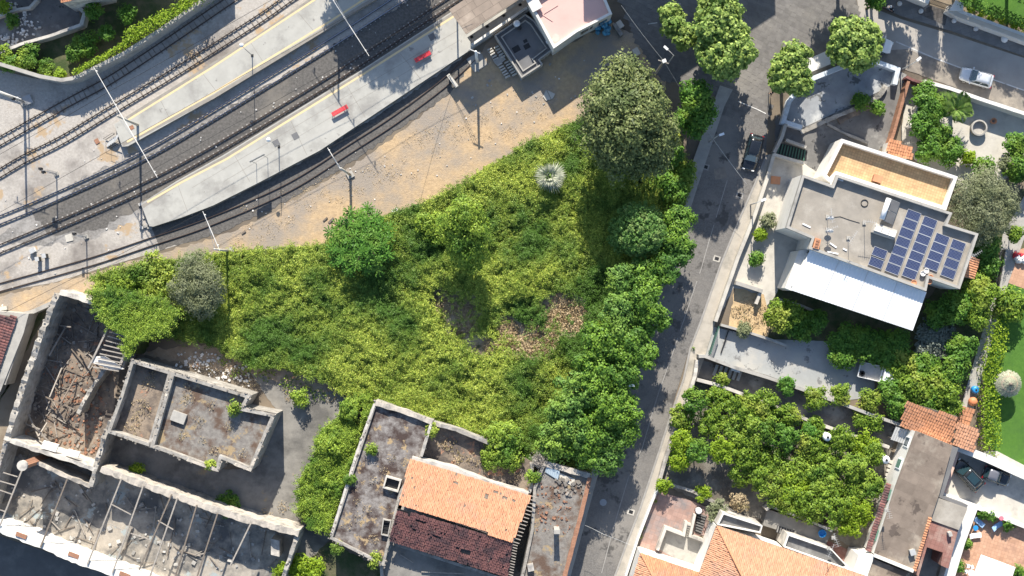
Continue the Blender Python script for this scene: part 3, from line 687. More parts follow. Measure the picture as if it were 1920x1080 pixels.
track('rusty railway track farthest up, beside the hedge-topped wall', [(-20,275),(0,265),(130,192),(206,151),(300,90),(440,-5),(500,-45)], 'timber', M['rail'])
track('rusty railway track running just above the upper platform', [(-20,334),(0,325),(46,298),(118,262),(204,210),(328,136),(480,40),(545,-5),(600,-40)], 'timber', M['rail'])
track('shiny blue-grey railway track just below the upper platform', [(-20,420),(0,413),(105,369),(261,297),(400,217),(628,77),(743,3),(810,-40)], 'concrete', M['rail_head'])
track('dark railway track along the upper edge of the lower platform', [(-20,476),(0,467),(108,422),(263,354),(400,282),(630,144),(842,4),(900,-34)], 'concrete', M['rail'])
track('overgrown railway track curving below the lower platform', [(-20,545),(0,539),(167,492),(279,455),(393,416),(540,352),(655,280),(740,225),(830,158),(890,104)], 'timber', M['rail'], zb=-.075)
PA = [(214,233),(236,219),(330,160),(480,67),(577,0),(690,-80),(830,-80),(703,0),(628,46),(400,185),(240,274),(229,275)]
PB = [(264,382),(330,340),(420,290),(675,133),(842,25),(980,-65),(1140,-85),(990,22),(872,100),(735,192),(600,282),(480,345),(400,385),(340,408),(287,425),(280,424)]
ZP = .8
def platform(name, poly, lines):
    t = thing(name, None, None, base_of(poly), kind='structure')
    q = poly_xy(poly, ZP); MB().prism(q, 0, ZP-.1).build('platform_body', M['platform_edge'], t)
    MB().prism(q, ZP-.1, ZP).build('platform_surface', M['platform'], t)
    for l in lines: line_px('safety_line', l, .24, ZP+.006, M['yellow_line'], parent=t, step=3)
    return t
pa = platform('upper_platform', PA, [[(240,225),(400,125),(589,0),(680,-60)], [(238,266),(400,174),(622,38),(690,-6),(760,-60)]])
pb = platform('lower_platform', PB, [[(276,379),(340,342),(425,298),(678,141),(847,33),(960,-40)]])
for poly, off, par in (([(236,219),(330,160),(480,67),(577,0),(660,-60)], 3, pa), ([(231,275),(400,186),(628,47),(703,1),(780,-50)], -3.5, pa), ([(266,384),(330,342),(420,292),(675,135),(842,27),(940,-36)], 3.5, pb)):
    line_px('edge_stone', [(x+off*.4, y+off) for x, y in poly], .42, ZP+.004, M['platform_edge'], parent=par, step=6)
def joint(par, a, b, w=.05): line_px('slab_joint', [a, b], w, ZP+.005, M['platform_edge'], parent=par, step=50)
for (a, b) in [((300,186),(318,222)),((380,138),(408,174)),((470,80),(496,120)),((560,25),(590,60))]: joint(pa, a, b)
for (a, b) in [((334,348),(352,398)),((440,292),(468,340)),((545,226),(575,290)),((650,160),(685,220)),((750,100),(790,150))]: joint(pb, a, b)
def along(a, b, n):
    return [(a[0]+(b[0]-a[0])*i/n, a[1]+(b[1]-a[1])*i/n) for i in range(n+1)]
joint(pb, (360,352), (860,56), .04); joint(pb, (420,340), (862,75), .035)
for k, (x, y) in enumerate([(554,255),(810,69),(518,268)]):
    c = P(x, y, ZP); MB().box((c.x, c.y, ZP+.012), (.75,.75,.03), .5).build('inspection_cover', M['roof_slate'], pb)
for x, y in [(247,239)]:
    c = P(x, y, ZP); MB().box((c.x, c.y, ZP+.012), (.5,.5,.03), .5).build('inspection_cover', M['brick'], pa)
# worn end of the lower platform, steps at the end of the upper one
mb = MB()
for i in range(26):
    c = P(R.uniform(262,284), R.uniform(378,428), .2); s = R.uniform(.15,.5); mb.box((c.x, c.y, s*.3), (s, s*.7, s*.6), R.uniform(0,3))
mb.build('broken_masonry', M['stone'], None, 'grey heap of broken masonry at the end of the lower platform', 'rubble', kind='stuff')
t = thing('metal_steps', 'small dark metal steps at the left end of the upper platform', 'steps', P(209,262,0))
for i in range(5):
    c = P(205+i*3.2, 268-i*2.2, .15+i*.14); MB().box((c.x, c.y, .15+i*.14), (.24, 1.0, .04), -.55).build('tread', M['galv'], t)
for s in (-1, 1):
    a = P(203+s*5, 270+s*8, .1); b = P(220+s*5, 259+s*8, .8)
    mb = MB(); mb.beam(a, b, .05, .1); mb.tube([a, a+Vector((0,0,.9)), b+Vector((0,0,.9)), b], .025, 5); mb.build('handrail', M['dark_metal'], t)
# red platform benches
def bench(label, x, y, group=None):
    c = P(x, y, ZP); t = thing('platform_bench', label, 'bench', (0,0,0), 'red platform benches')
    for i in range(6): MB().box((0, -.2+i*.082, .46), (2.1, .066, .035)).build('slat', M['red_metal'], t)
    MB().box((0, -.255, .43), (2.14, .03, .09)).build('front_edge', M['red_metal'], t)
    for sx in (-1, 1):
        MB().box((sx*1.04, 0, .43), (.035, .5, .09)).build('end_plate', M['red_metal'], t)
        for sy in (-1, 1): MB().box((sx*.95, sy*.19, .215), (.05, .05, .43)).build('leg', M['grey_metal'], t)
    t.location = c; t.rotation_euler = (0, 0, math.radians(29)); return t
bench('red slatted platform bench nearer the lamp, crossed by a mast shadow', 638, 208)
bench('red slatted platform bench nearer the brown canopy', 793, 107)
# platform lamps
def plamp(label, x, y, rz):
    c = P(x, y, ZP); t = thing('platform_lamp', label, 'lamp post', c, 'platform lamp posts')
    MB().tube([c, c+Vector((0,0,2)), c+Vector((0,0,4.4))], [.06,.05,.035], 8).build('pole', M['grey_metal'], t, smooth=True)
    MB().box(c+Vector((0,0,.03)), (.3,.3,.06)).build('foot_plate', M['dark_metal'], t)
    d = Vector((math.cos(rz), math.sin(rz), 0)); e = c+Vector((0,0,4.4))
    MB().tube([e-Vector((0,0,.05)), e+d*.35+Vector((0,0,.1))], .025, 6).build('arm', M['grey_metal'], t)
    MB().lathe(e+d*.5+Vector((0,0,0)), [(.02,.26),(.13,.22),(.24,.1),(.26,.02),(.2,0)][::-1], 12).build('lamp_head', M['white_metal'], t, smooth=True)
    return t
plamp('slender lamp post on the upper platform', 473, 104, 2.3)
plamp('slender lamp post on the lower platform', 523, 275, 2.5)
# name board frame on two posts
t = thing('platform_sign', 'edge-on board on two thin posts near the lower platform edge', 'sign', P(491,301,ZP))
a, b = P(481,307,ZP), P(502,296,ZP)
for p in (a, b): MB().tube([p, p+Vector((0,0,3.3))], .035, 6).build('post', M['grey_metal'], t)
a2, b2 = a+(a-b)*.15, b+(b-a)*.15
MB().beam(a2+Vector((0,0,2.95)), b2+Vector((0,0,2.95)), .05, .7).build('board', M['grey_metal'], t)
# overhead line masts
def mast(label, x, y, h, beam_a, beam_b, zb=8.0, wood=False):
    c = P(x, y, 0); t = thing('overhead_line_mast', label, 'mast', c, 'overhead line masts')
    MB().tube([c, c+Vector((0,0,h))], [.17, .11], 8).build('pole', M['concrete_light'], t, smooth=True)
    MB().box(c+Vector((0,0,.12)), (.8,.8,.24), .5).build('footing', M['concrete'], t)
    A, B = P(*beam_a, zb), P(*beam_b, zb)
    MB().tube([A, A.lerp(B, .5), B], [.035, .055, .035], 6).build('crossbeam', M['stone_white'], t)
    n = max(1, int((B-A).length/4.5))
    for i in range(n+1):
        q = A.lerp(B, (i+.12)/(n+.3)); MB().lathe(q-Vector((0,0,.5)), [(.03,0),(.1,.08),(.05,.16),(.1,.24),(.05,.32),(.03,.48)], 8).build('insulator', M['stone_white'], t)
    m = min((A, B, A.lerp(B, .5)), key=lambda q: (q.xy-c.xy).length)
    MB().tube([c+Vector((0,0,h-.05)), A.lerp(B, .35)+Vector((0,0,.02))], .025, 5).tube([c+Vector((0,0,h-.05)), A.lerp(B, .72)+Vector((0,0,.02))], .025, 5).build('tie_rod', M['grey_metal'], t)
    return A, B
BM = [mast('overhead line mast by the left end of the upper platform', 262, 236, 8.5, (175,125), (295,333)),
 mast('overhead line mast on the upper platform at the top of the picture', 633, 3, 8.5, (560,-100), (692,105)),
 mast('overhead line mast standing in the dry yard beside the star-leaved tree', 657, 328, 8.3, (614,277), (640,320)),
 mast('overhead line mast at the edge of the brambles under the lower platform', 432, 471, 8.1, (380,396), (412,470)),
 mast('overhead line mast with a footing block at the left edge of the tracks', 46, 192, 8.5, (-30,160), (40,186))]
c = P(46, 192, 0)
# contact wires strung between the beams
def wire(label, pts, r=.012, sag=.25, m=None):
    q = []
    for a, b in zip(pts[:-1], pts[1:]):
        for i in range(8):
            t = i/8; p = a.lerp(b, t); q.append(p-Vector((0,0,sag*4*t*(1-t))))
    q.append(pts[-1]); MB().tube(q, r, 4).build('overhead_cable', m or M['dark_metal'], None, label, 'cable')
for nm, k in (('shiny blue-grey track', .62), ('dark track by the lower platform', .92), ('track above the upper platform', .22)):
    a = BM[0][0].lerp(BM[0][1], k); b = BM[1][0].lerp(BM[1][1], k+.02); d = (b-a); z = Vector((0,0,-.5))
    wire('thin contact wire hung above the '+nm, [a-d*.9+z, a+z, b+z, b+d*.5+z], .022)
a, b = BM[3][0]-Vector((0,0,.5)), BM[2][0]-Vector((0,0,.5)); e = P(846,140,1.2)
wire('contact wire above the overgrown track, tied down at the concrete anchor', [a-(b-a)*1.6, a, b, P(770,196,7.4), e], .022)
# the anchor block and the pole beside the canopy
p0, p1 = P(840,140,.9), P(857,163,.9)
t = thing('cable_anchor', 'pale concrete anchor beam lying askew at the lower platform end', 'anchor', P(848,151,0))
MB().beam(p0, p1, .42, .35).build('beam', M['concrete_light'], t)
for q in (p0.lerp(p1,.2), p0.lerp(p1,.85)): MB().box((q.x,q.y,.37), (.25,.25,.74), .6).build('stand', M['stone'], t)
c = P(895,116,0); t = thing('station_pole', 'short white pole on a square footing beside the slab rows', 'pole', c)
MB().tube([c, c+Vector((0,0,6.6))], [.2,.13], 9).build('pole', M['white_metal'], t, smooth=True)
MB().box(c+Vector((0,0,.06)), (1.9,1.9,.12), .55).build('footing', M['concrete'], t)
MB().beam(c+Vector((-.7,.3,6.4)), c+Vector((.5,-.2,6.4)), .1, .1).build('crossarm', M['galv'], t)
for s in (.0, .25, .5): wire('slack cable from the white station pole to the anchor, %s strand' % ('upper' if s == 0 else 'middle' if s < .4 else 'lower'), [c+Vector((-.7+s,.3,6.4)), p0.lerp(p1, s*.5)+Vector((0,0,.2))], .018, .2)
# signals and trackside cabinets
def signal(label, x, y, h, n=2):
    c = P(x, y, 0); t = thing('railway_signal', label, 'signal', c, 'railway signals')
    MB().tube([c, c+Vector((0,0,h))], .06, 8).build('post', M['grey_metal'], t)
    MB().box(c+Vector((0,0,.1)), (.5,.5,.2), .4).build('footing', M['concrete'], t)
    MB().beam(c+Vector((-.6,.1,h*.86)), c+Vector((.5,-.15,h*.86)), .06).build('crossarm', M['grey_metal'], t)
    for i in range(n):
        q = c+Vector((-.45+i*.35, .25-i*.4, h*.9)); b = MB(); b.box(q, (.34,.26,.62)); o = b.build('signal_head', M['black'], t)
        MB().lathe(q+Vector((0,-.14,.1)), [(.1,0),(.1,.06)], 10).build('lens', M['glass'], o)
    mb = MB()
    for i in range(8): mb.beam(c+Vector((.1,-.18,.4+i*.4)), c+Vector((.1,.18,.4+i*.4)), .025)
    mb.beam(c+Vector((.1,-.18,.2)), c+Vector((.1,-.18,h*.8)), .03).beam(c+Vector((.1,.18,.2)), c+Vector((.1,.18,h*.8)), .03)
    mb.build('ladder', M['grey_metal'], t)
signal('tall two-headed railway signal between the left tracks', 106, 326, 4.3)
signal('shorter railway signal near the overgrown track', 162, 444, 3.2, 1)
signal('thin railway signal beside the leftmost mast', 53, 197, 3.8, 1)
def cabinet(label, x, y, s, m, rz=.5):
    c = P(x, y, 0); t = thing('trackside_cabinet', label, 'cabinet', c)
    MB().box(c+Vector((0,0,s[2]/2)), s, rz).build('case', m, t); MB().box(c+Vector((0,0,s[2]+.02)), (s[0]+.08,s[1]+.08,.04), rz).build('lid', M['galv'] if m != M['galv'] else M['grey_metal'], t)
    MB().box(c+Vector((0,0,.03)), (s[0]+.2,s[1]+.2,.06), rz).build('plinth', M['concrete'], t)
cabinet('white trackside box with a dark hole, left of the two dark boxes', 63, 470, (.6,.5,.5), M['white_metal'])
cabinet('dark upright trackside cabinet nearer the white box', 75, 486, (.4,.45,1.0), M['dark_metal'], .2)
cabinet('dark upright trackside cabinet farther from the white box', 88, 480, (.4,.45,1.0), M['dark_metal'], .2)
cabinet('low grey junction box behind the leftmost mast footing', 54, 188, (.9,1.0,.35), M['galv'], .4)
c = P(130,446,0); MB().box(c+Vector((0,0,.05)), (.85,.85,.1), .25).build('concrete_slab', M['concrete_light'], None, 'square pale slab lying in the gravel near the shorter signal', 'slab')
c = P(182,265,0); MB().box(c+Vector((0,0,.05)), (.5,.6,.08), .5).build('iron_cover', M['brick'], None, 'small rusty cover in the gravel left of the metal steps', 'cover')
# scattered white stones in the gravel and yard
mb = MB()
for i in range(170):
    if i < 120: x, y = R.uniform(0,860), 0; y = 520-.52*x+R.uniform(-150,60)
    else: x = R.uniform(430,1080); y = 470-.4*(x-430)+R.uniform(-90,20)
    c = P(x, y, 0); s = R.uniform(.08,.2); mb.box((c.x, c.y, .06), (s, s*.8, .09), R.uniform(0,3))
mb.build('loose_stones', M['stone_white'], None, 'pale loose stones and litter scattered over gravel and dry yard', 'stones', kind='stuff')
# timber and litter in the yard
for lab, x, y, dx, dy, w in [('rusty scrap plank at the yard edge left of the star-leaved tree', 621, 413, 9, 9, .25), ('dark short plank beside the rusty scrap plank', 610, 411, 7, 7, .18), ('brown stick lying in the straw near the bramble edge', 457, 436, 7, 5, .15), ('white torn bag of litter at the bramble edge', 741, 396, 10, 6, .6)]:
    a, b = P(x-dx/2, y+dy/2, .08), P(x+dx/2, y-dy/2, .12)
    MB().beam(a, b, w, .12).build('litter' if 'bag' in lab else 'plank', M['stone_white'] if 'bag' in lab else M['timber_dark'], None, lab, 'litter' if 'bag' in lab else 'plank')
# ------------------------------------------------------------------ station
t = thing('platform_canopy', 'brown weathered platform canopy roof at the top', 'canopy', P(905,45,0))
q = poly_xy([(842,18),(874,64),(975,-2),(1080,-70),(1040,-118),(930,-40)], 5.4); MB().prism(q, 5.2, 5.4).build('roof', M['canopy'], t)
q = poly_xy([(876,70),(884,81),(992,8),(1060,-36),(1052,-48),(980,2)], 3.4); MB().prism(q, 3.25, 3.4).build('lower_roof', M['tan_tile'], t)
for x, y in [(858,42),(905,12),(950,-18),(1000,-50)]:
    c = P(x, y, 0); MB().tube([(c.x,c.y,ZP), (c.x,c.y,5.2)], .1, 8).build('column', M['grey_metal'], t)
for x, y in [(886,80),(915,61),(945,41),(975,21),(1000,4)]:
    c = P(x, y, 0); MB().box((c.x,c.y,1.7), (.35,.3,3.4), .57).build('pier', M['white_wall'], t)
wall('boundary_wall', [(884,84),(910,66),(988,14)], .3, 0, 1.5, M['white_wall'], 'white low wall with piers behind the canopy, above the slate terrace')
TP = [(927,66),(978,146),(1018,120),(1012,112),(1038,92),(1002,38),(985,26)]
t = thing('station_terrace', 'dark slate roof terrace with planter edge between canopy and pink roof', 'terrace', base_of(TP))
flat_roof(t, TP, 1.7, .3, M['plaster'], M['roof_slate'], M['concrete'], .16)
q = offset(poly_xy(TP, 1.7), .55); MB().ring(q, offset(q, .14), 1.4, 1.62).build('planter_edge', M['concrete'], t, smooth='raw')
for x, y, s in [(968,92,.9),(988,87,.75),(985,77,.5)]:
    c = P(x, y, 1.4); MB().box(c+Vector((0,0,.012)), (s,s*.8,.02), .5).build('damp_patch', M['black'], t)
c = P(969,46,1.4); t2 = thing('ventilation_cowl', 'white round ventilation cowl on the slate terrace', 'vent', c)
MB().lathe(c, [(.2,0),(.2,.4),(.42,.45),(.42,.6),(.25,.75)], 12).build('cowl', M['white_metal'], t2, smooth=True)
MB().lathe(c+Vector((.28,-.5,0)), [(.15,0),(.15,.5),(.3,.52),(.22,.62)], 10).build('vent_pipe', M['dark_metal'], t2)
c = P(1028,79,1.4); MB().box(c+Vector((0,0,.25)), (.5,.35,.5), .6).build('air_conditioner', M['white_metal'], None, 'small white box unit at the slate terrace corner beside the pink roof', 'box')
for i in range(22):
    pass
SP = [(989,0),(1038,91),(1058,77),(1082,60),(1148,26),(1120,-40),(1080,-100),(950,-60)]
t = thing('station_building', 'low station building with a pale pink flat roof at the top', 'building', base_of(SP))
flat_roof(t, SP, 4.5, .35, M['white_wall'], M['pink'], M['white_wall'], .3)
c = P(1002,8,4.5); MB().box((c.x,c.y,4.65), (1.3,1.6,.3), .5).build('chimney', M['stone_white'], t)
c = P(1041,71,4.15); MB().lathe((c.x,c.y,4.16), [(.5,0),(.5,.02)], 16).build('roof_drain', M['concrete_light'], t)
for a, b in [((1005,20),(1036,40)),((1046,10),(1020,26))]:
    A, B = P(*a,4.2), P(*b,4.2); MB().tube([A,B], .03, 5).build('pipe', M['pink'], t)
for x, y, w in [(1094,52,1.4),(1108,44,1.0),(1126,36,1.2)]:
    c = P(x, y, 2.4); MB().box((c.x+.25, c.y-.35, 2.4), (w,.1,1.2), .57).build('window', M['glass'], t)
# blue bags
t = thing('bag_heap', 'round heap of shiny blue plastic bags beside the pink station', 'bags', P(1133,50,0))
for i in range(24):
    a, q = R.uniform(0,6.28), 1.05*math.sqrt(R.random()); c = P(1133,49,.5)
    z = .75*(1-(q/1.2)**2)+.1; mb = MB(); r = R.uniform(.26,.4)
    mb.lathe((c.x+q*math.cos(a), c.y+q*math.sin(a), z-.1), [(.05,-.1),(r*.8,-.05),(r,.12),(r*.8,.3),(r*.35,.4),(.06,.5)], 9)
    mb.v = [(x+R.uniform(-.05,.05), y+R.uniform(-.05,.05), zz+R.uniform(-.04,.04)) for x, y, zz in mb.v]; mb.build('bag', M['blue_bag'], t, smooth=True)
wall('low_wall', [(1152,44),(1166,66)], .45, 0, .9, M['concrete_dark'], 'short dark wall stub beside the blue bag heap')
c = P(1161,48,0); MB().box((c.x,c.y,.35), (.75,.9,.7), .6).build('concrete_block', M['concrete_light'], None, 'pale concrete block beside the blue bag heap', 'block')
c = P(1192,99,0); MB().box((c.x,c.y,.4), (.7,.9,.8), .5).build('concrete_block', M['concrete_light'], None, 'pale concrete block at the yard entrance above the dark tree', 'block')
# rows of concrete slabs
k = 0
for row, (x0, y0) in (('left', (918,92)), ('right', (931,88))):
    for i in range(12):
        if i in (5,) : continue
        x = x0+i*2.9+(1.8 if i > 5 else 0); y = y0+i*4.6+(1 if i > 5 else 0); c = P(x, y, .45)
        MB().box((c.x, c.y, .25+.01*(i % 3)), (.62,.2,.5), math.radians(28)+R.uniform(-.06,.06)).build('concrete_slab', M['concrete_light'], None, '%s concrete slab from the platform in the %s row' % (ORD[k % 11], row), 'slab', group='concrete slabs in two rows beside the terrace')
        k += 1
c = P(937,114,.0); MB().box((c.x,c.y,.3), (1.3,.8,.25), .7).build('concrete_slab', M['concrete'], None, 'flat grey slab lying across the middle of the slab rows', 'slab')
for nm, pts in (('larger', [(1018,181),(1024,168),(1033,186),(1024,189)]), ('smaller', [(1026,169),(1041,176),(1037,184),(1034,186)])):
    MB().prism([P(x,y,.1).xy for x,y in pts], .02, .14).build('broken_slab', M['concrete_light'], None, nm+' piece of the split grey slab in the shaded yard', 'slab')
mb = MB()
for i in range(40):
    c = P(R.uniform(885,1180), R.uniform(95,200), 0); s = R.uniform(.1,.35); mb.box((c.x,c.y,.05), (s,s*.7,.12), R.uniform(0,3))
mb.build('yard_litter', M['stone'], None, 'grey stones and litter in the shaded station yard', 'stones', kind='stuff')
# taller blocks and trees standing north of the picture, whose shade falls into it
NB = [(960+(x-960)*1.087, 540+(y-540)*1.087) for x, y in [(1448,-268),(1200,-105),(1087,-140),(1087,-300),(1340,-440)]]
t = thing('apartment_block', 'tall block beyond the top edge shading the crossing', 'building', base_of(NB, 12))
flat_roof(t, NB, 12.0, .5, M['white_wall'], M['roof_grey'], M['concrete'])
# ------------------------------------------------------------------ top left compound
t = thing('boundary_wall', 'grey railway boundary wall bending at the top left', 'wall', P(115,148,0))
wall_mb([(-60,105),(0,120),(75,143),(115,150),(140,146),(232,100),(300,56),(372,6),(430,-36)], .4, 0, 2.3).build('wall', M['concrete'], t, smooth='raw')
wall_mb([(-60,105),(0,120),(75,143),(115,150),(140,146),(232,100),(300,56),(372,6),(430,-36)], .44, 2.302, 2.4).build('coping', M['concrete'], t, smooth='raw')
wall('garden_wall', [(-60,112),(0,98),(45,80),(90,68),(152,46)], .35, 0, 1.5, M['plaster'], 'old garden wall below the shaded courtyard, top left', jag=.12)
wall('garden_wall', [(152,47),(158,24),(142,8),(130,0)], .45, 0, 1.4, M['concrete_light'], 'pale curved wall stub between courtyard and garden', jag=.1)
for lab, pts, h in (('block beyond the top left edge shading the courtyard', [(-60,-55),(100,-70),(100,-200),(-60,-200)], 5.6), ('block beyond the top edge shading the walled garden', [(205,-62),(330,-135),(300,-230),(190,-180)], 5.4)):
    t = thing('neighbour_block', lab, 'building', base_of(pts)); flat_roof(t, pts, h, .4, M['plaster'], M['roof_grey'], M['concrete'])
t = thing('courtyard_house', 'house corner with orange roof at the top left edge', 'house', P(150,-30,0))
q = poly_xy([(118,6),(195,-12),(215,-90),(100,-90)], 4.6); MB().prism(q, 0, 4.6).build('wall', M['plaster'], t)
tiles('roof', [P(114,5,4.7), P(196,-14,4.7), P(212,-92,6), P(98,-75,6)], M['terracotta'], t, deck=M['timber_dark'])
c = P(28,-4,0); wall('kerb_wall', [(-20,36),(30,18),(55,14),(68,0),(72,-30)], .3, 0, .9, M['concrete_light'], 'rounded kerb wall at the top left corner')
mb = MB()
for i in range(150):
    x, y = R.choice([(30,80),(15,92),(45,60),(20,12),(8,70),(50,45),(40,30)]); c = P(x+R.gauss(0,9), y+R.gauss(0,5), 0); s = R.uniform(.12,.4); mb.box((c.x,c.y,s*.3), (s,s*.7,s*.6), R.uniform(0,3))
mb.build('rubble_heap', M['stone_white'], None, 'white rubble strewn over the shaded courtyard, top left', 'rubble', kind='stuff')
hedge('hedge', 'bright yellow-green hedge along the railway wall, top left', [(138,135),(215,92),(262,60)], 9, 3.0, F['hedge'], dens=70)
hedge('hedge', 'broad light green hedge beyond the bend of the railway wall', [(238,66),(290,40),(330,16),(378,-14)], 22, 3.4, F['hedge'], dens=45)
for i, (x, y, r, h, f) in enumerate([(20,118,18,2,'shade'),(50,112,20,2.2,'vine_b'),(85,128,16,1.6,'vine_b'),(60,96,14,1.6,'shade'),(112,140,10,1.2,'hedge'),(160,85,24,2,'shade'),(140,100,16,1.6,'shade'),(8,14,12,1.6,'hedge'),(22,38,12,1.5,'shade'),(200,62,16,2,'shade'),(176,20,16,2.4,'shade'),(240,28,18,2.4,'shade'),(10,100,14,1.8,'vine_b')]):
    shrub('garden_shrub', ['low bush at the left edge above the railway wall','light bush left of the bare soil in the walled garden','bush tight against the bend of the railway wall','bush just below the old garden wall, left','small yellow-green bush on the tip of the wall bend','wide reed clump in the middle of the walled garden','reedy bush right of the bare soil','bright bush in the top left corner','dark bush in the courtyard corner','bush between reeds and hedge','dark bush below the courtyard house','dark bush behind the broad hedge','pale bush at the left end of the garden wall'][i], x, y, r, h, F[f])
for i, (x, y, r, h, lab) in enumerate([(690,-205,75,13,'tall tree north of the tracks shading the lower platform'),(760,-190,50,11,'second tall tree north of the tracks shading the rails'),(640,-150,45,9,'smaller tree north of the tracks beside the mast')]):
    tree('tall_tree', lab, x, y, r, h, F['shade'])
# ------------------------------------------------------------------ roadside at the top right
wall('garden_front_wall', [(1655,-22),(1700,-14),(1742,4)], .55, 0, 1.9, M['white_wall'], 'white garden front wall left of the driveway gate, top right')
t = thing('garden_front_wall', 'long pale front wall right of the driveway gate, top right', 'wall', P(1850,45,0))
wall_mb([(1779,14),(1800,26),(1925,72),(2100,135)], .95, 0, 1.5, ).build('wall', M['white_wall'], t, smooth='raw')
wall_mb([(1779,16),(1798,28),(1925,74),(2100,137)], .5, 1.502, 1.56).build('coping', pm('coping', (.62,.54,.44), (.52,.46,.38), 1), t, smooth='raw')
MB().prism(poly_xy([(1779,20),(1792,0),(1806,6),(1806,20)], 1.7), 1.57, 1.75).build('gate_pier', M['white_wall'], t)
for i, (x, y) in enumerate([(1685,8),(1725,22),(1787,40),(1828,55)]):
    c = P(x, y, .13); MB().lathe(c, [(.2,0),(.26,.12),(.3,.4),(.27,.46),(.1,.5)], 12).build('concrete_bollard', M['stone_white'], None, '%s pale round bollard from the left on the top right pavement' % ORD[i], 'bollard', group='bollards on the top right pavement', smooth=True)
c = P(1882,74,.13); MB().lathe(c, [(.3,0),(.45,.2),(.35,.45),(.1,.6)], 9).build('rubbish_bag', M['white_fabric'], None, 'white rubbish bag at the end of the top right pavement', 'bag', smooth=True)
t = thing('driveway_gate', 'dark gate closing the driveway between the white front walls', 'gate', P(1760,8,0))
a, b = P(1744,2,1), P(1780,14,1)
for i in range(15):
    q = a.lerp(b, i/14); MB().box((q.x,q.y,.9), (.05,.05,1.7)).build('bar', M['dark_metal'], t)
MB().beam(a+Vector((0,0,.8)), b+Vector((0,0,.8)), .06).beam(a-Vector((0,0,.8)), b-Vector((0,0,.8)), .06).build('rail', M['dark_metal'], t)
sheet('front_lawn', [(1800,8),(1925,55),(2100,120),(2100,-150),(1790,-150)], .03, M['grass'])
for i, (x, y, r) in enumerate([(1821,19,6),(1842,26,7),(1859,33,7),(1880,40,7),(1903,48,7)]):
    c = P(x, y, 1); t = thing('clipped_ball_shrub', '%s clipped ball shrub from the left behind the long front wall' % ORD[i], 'shrub', (c.x,c.y,0), 'clipped ball shrubs behind the front wall')
    v, fq = crown_leaves([(c.x,c.y,.75,r/S,r/S,.5)], .18, .6, 14, 8, .14, -.9); link('foliage', v, fq, F['hedge'], t)
    MB().tube([(c.x,c.y,0),(c.x,c.y,.8)], .05, 6).build('stem', M['bark'], t)
hedge('hedge', 'thick green hedge behind the long front wall, top right', [(1806,2),(1850,14),(1900,34),(1930,44)], 20, 2.0, F['shade'], dens=45)
hedge('hedge', 'yellow flowering hedge end at the top right corner', [(1898,40),(1935,56)], 12, 1.6, F['hedge'])
for i, (x, y, r, h, f) in enumerate([(1660,-75,42,8,'shade'),(1600,-120,52,10,'street'),(1700,-85,34,8,'shade'),(1862,-75,40,8.5,'shade'),(1925,-50,42,8,'shade'),(1765,-90,16,8.5,'shade'),(1815,-85,18,8.5,'shade'),(1985,-30,40,8,'shade')]):
    tree('garden_tree', ['dark tree peeping in at the top edge beside the scooter rider','street tree beyond the top edge above the crossing','tree beyond the top edge above the white front wall','tree beyond the top edge behind the long front wall','second tree beyond the top edge behind the long front wall','slim cypress beyond the top edge, the left one','slim cypress beyond the top edge, the right one','tree beyond the top right corner'][i], x, y, r, h, F[f], rz=(3.6 if 'cypress' in ['','','','','','cypress','cypress',''][i] else None))
shrub('garden_tree', 'dark round crown at the top edge above the street', 1645, 0, 20, 5.5, F['shade'])
# street trees
def street_tree(label, blobs, h):
    x = sum(b[0] for b in blobs)/len(blobs); y = sum(b[1] for b in blobs)/len(blobs)
    bl = []
    for a, b, q in blobs:
        bl.append((a, b, h-1.6, q*.92, q/S*.75)); z = h-3.6; k = 1
        while z > 2.2: bl.append((a+R.uniform(-3,3), b+R.uniform(-3,3), z, q*(1-.06*k), q/S*.7)); z -= 2.4; k += 1
    return tree('street_tree', label, x, y, 50, h, F['street'], group='street trees at the crossing', blobs=bl, leaf=.38, wid=.75, dens=2.0, per=18, clump=.44)
street_tree('small street tree at the left of the crossing', [(1255,25,19),(1265,48,22),(1282,70,22)], 7.5)
street_tree('large two-lobed street tree in the middle of the crossing', [(1350,22,40),(1335,55,34),(1385,95,30),(1345,100,36),(1365,65,34),(1360,120,28)], 12)
street_tree('narrow street tree left of the white slab', [(1492,105,26),(1470,130,27),(1490,145,28),(1468,155,22),(1500,160,22)], 8)
street_tree('round street tree right of the white slab', [(1590,66,32),(1622,72,30),(1580,92,28),(1605,100,32),(1630,96,22)], 8.5)
# lamps in the street
def street_lamp(label, x, y, h, d, arm=1.2):
    c = P(x, y, .05); t = thing('street_lamp', label, 'street lamp', c, 'street lamps'); e = c+Vector((0,0,h))
    MB().tube([c, e], [.09,.05], 8).build('pole', M['galv'], t, smooth=True)
    v = Vector((math.cos(d), math.sin(d), 0)); MB().tube([e, e+v*arm*.5+Vector((0,0,.15)), e+v*arm+Vector((0,0,.18))], .035, 6).build('arm', M['galv'], t)
    q = e+v*(arm+.25)+Vector((0,0,.16)); MB().box(q, (.6,.27,.14), d).build('lamp_head', M['white_metal'], t)
    MB().box(q-Vector((0,0,.1)), (.5,.24,.04), d).build('lens', M['lamp_white'], t)
    return e
street_lamp('street lamp at the edge of the shaded crossing above the dark tree', 1252, 120, 5.5, 2.4, 1.0)
street_lamp('street lamp with white head left of the black car', 1330, 266, 5.6, .35, .3)
street_lamp('street lamp with white head among the roadside trees', 1166, 715, 6.0, 0.0, .35)
street_lamp('street lamp at the corner of the white yard by the upper right road', 1688, 132, 5.4, .7, .3)
street_lamp('lamp post standing on the pavement corner below the black car', 1407, 384, 4.2, .4, .5)
pole_top = None
c = P(1228,140,0); t = thing('utility_pole', 'utility pole with a pale cap beside the dark tree', 'pole', c); h = 9.0
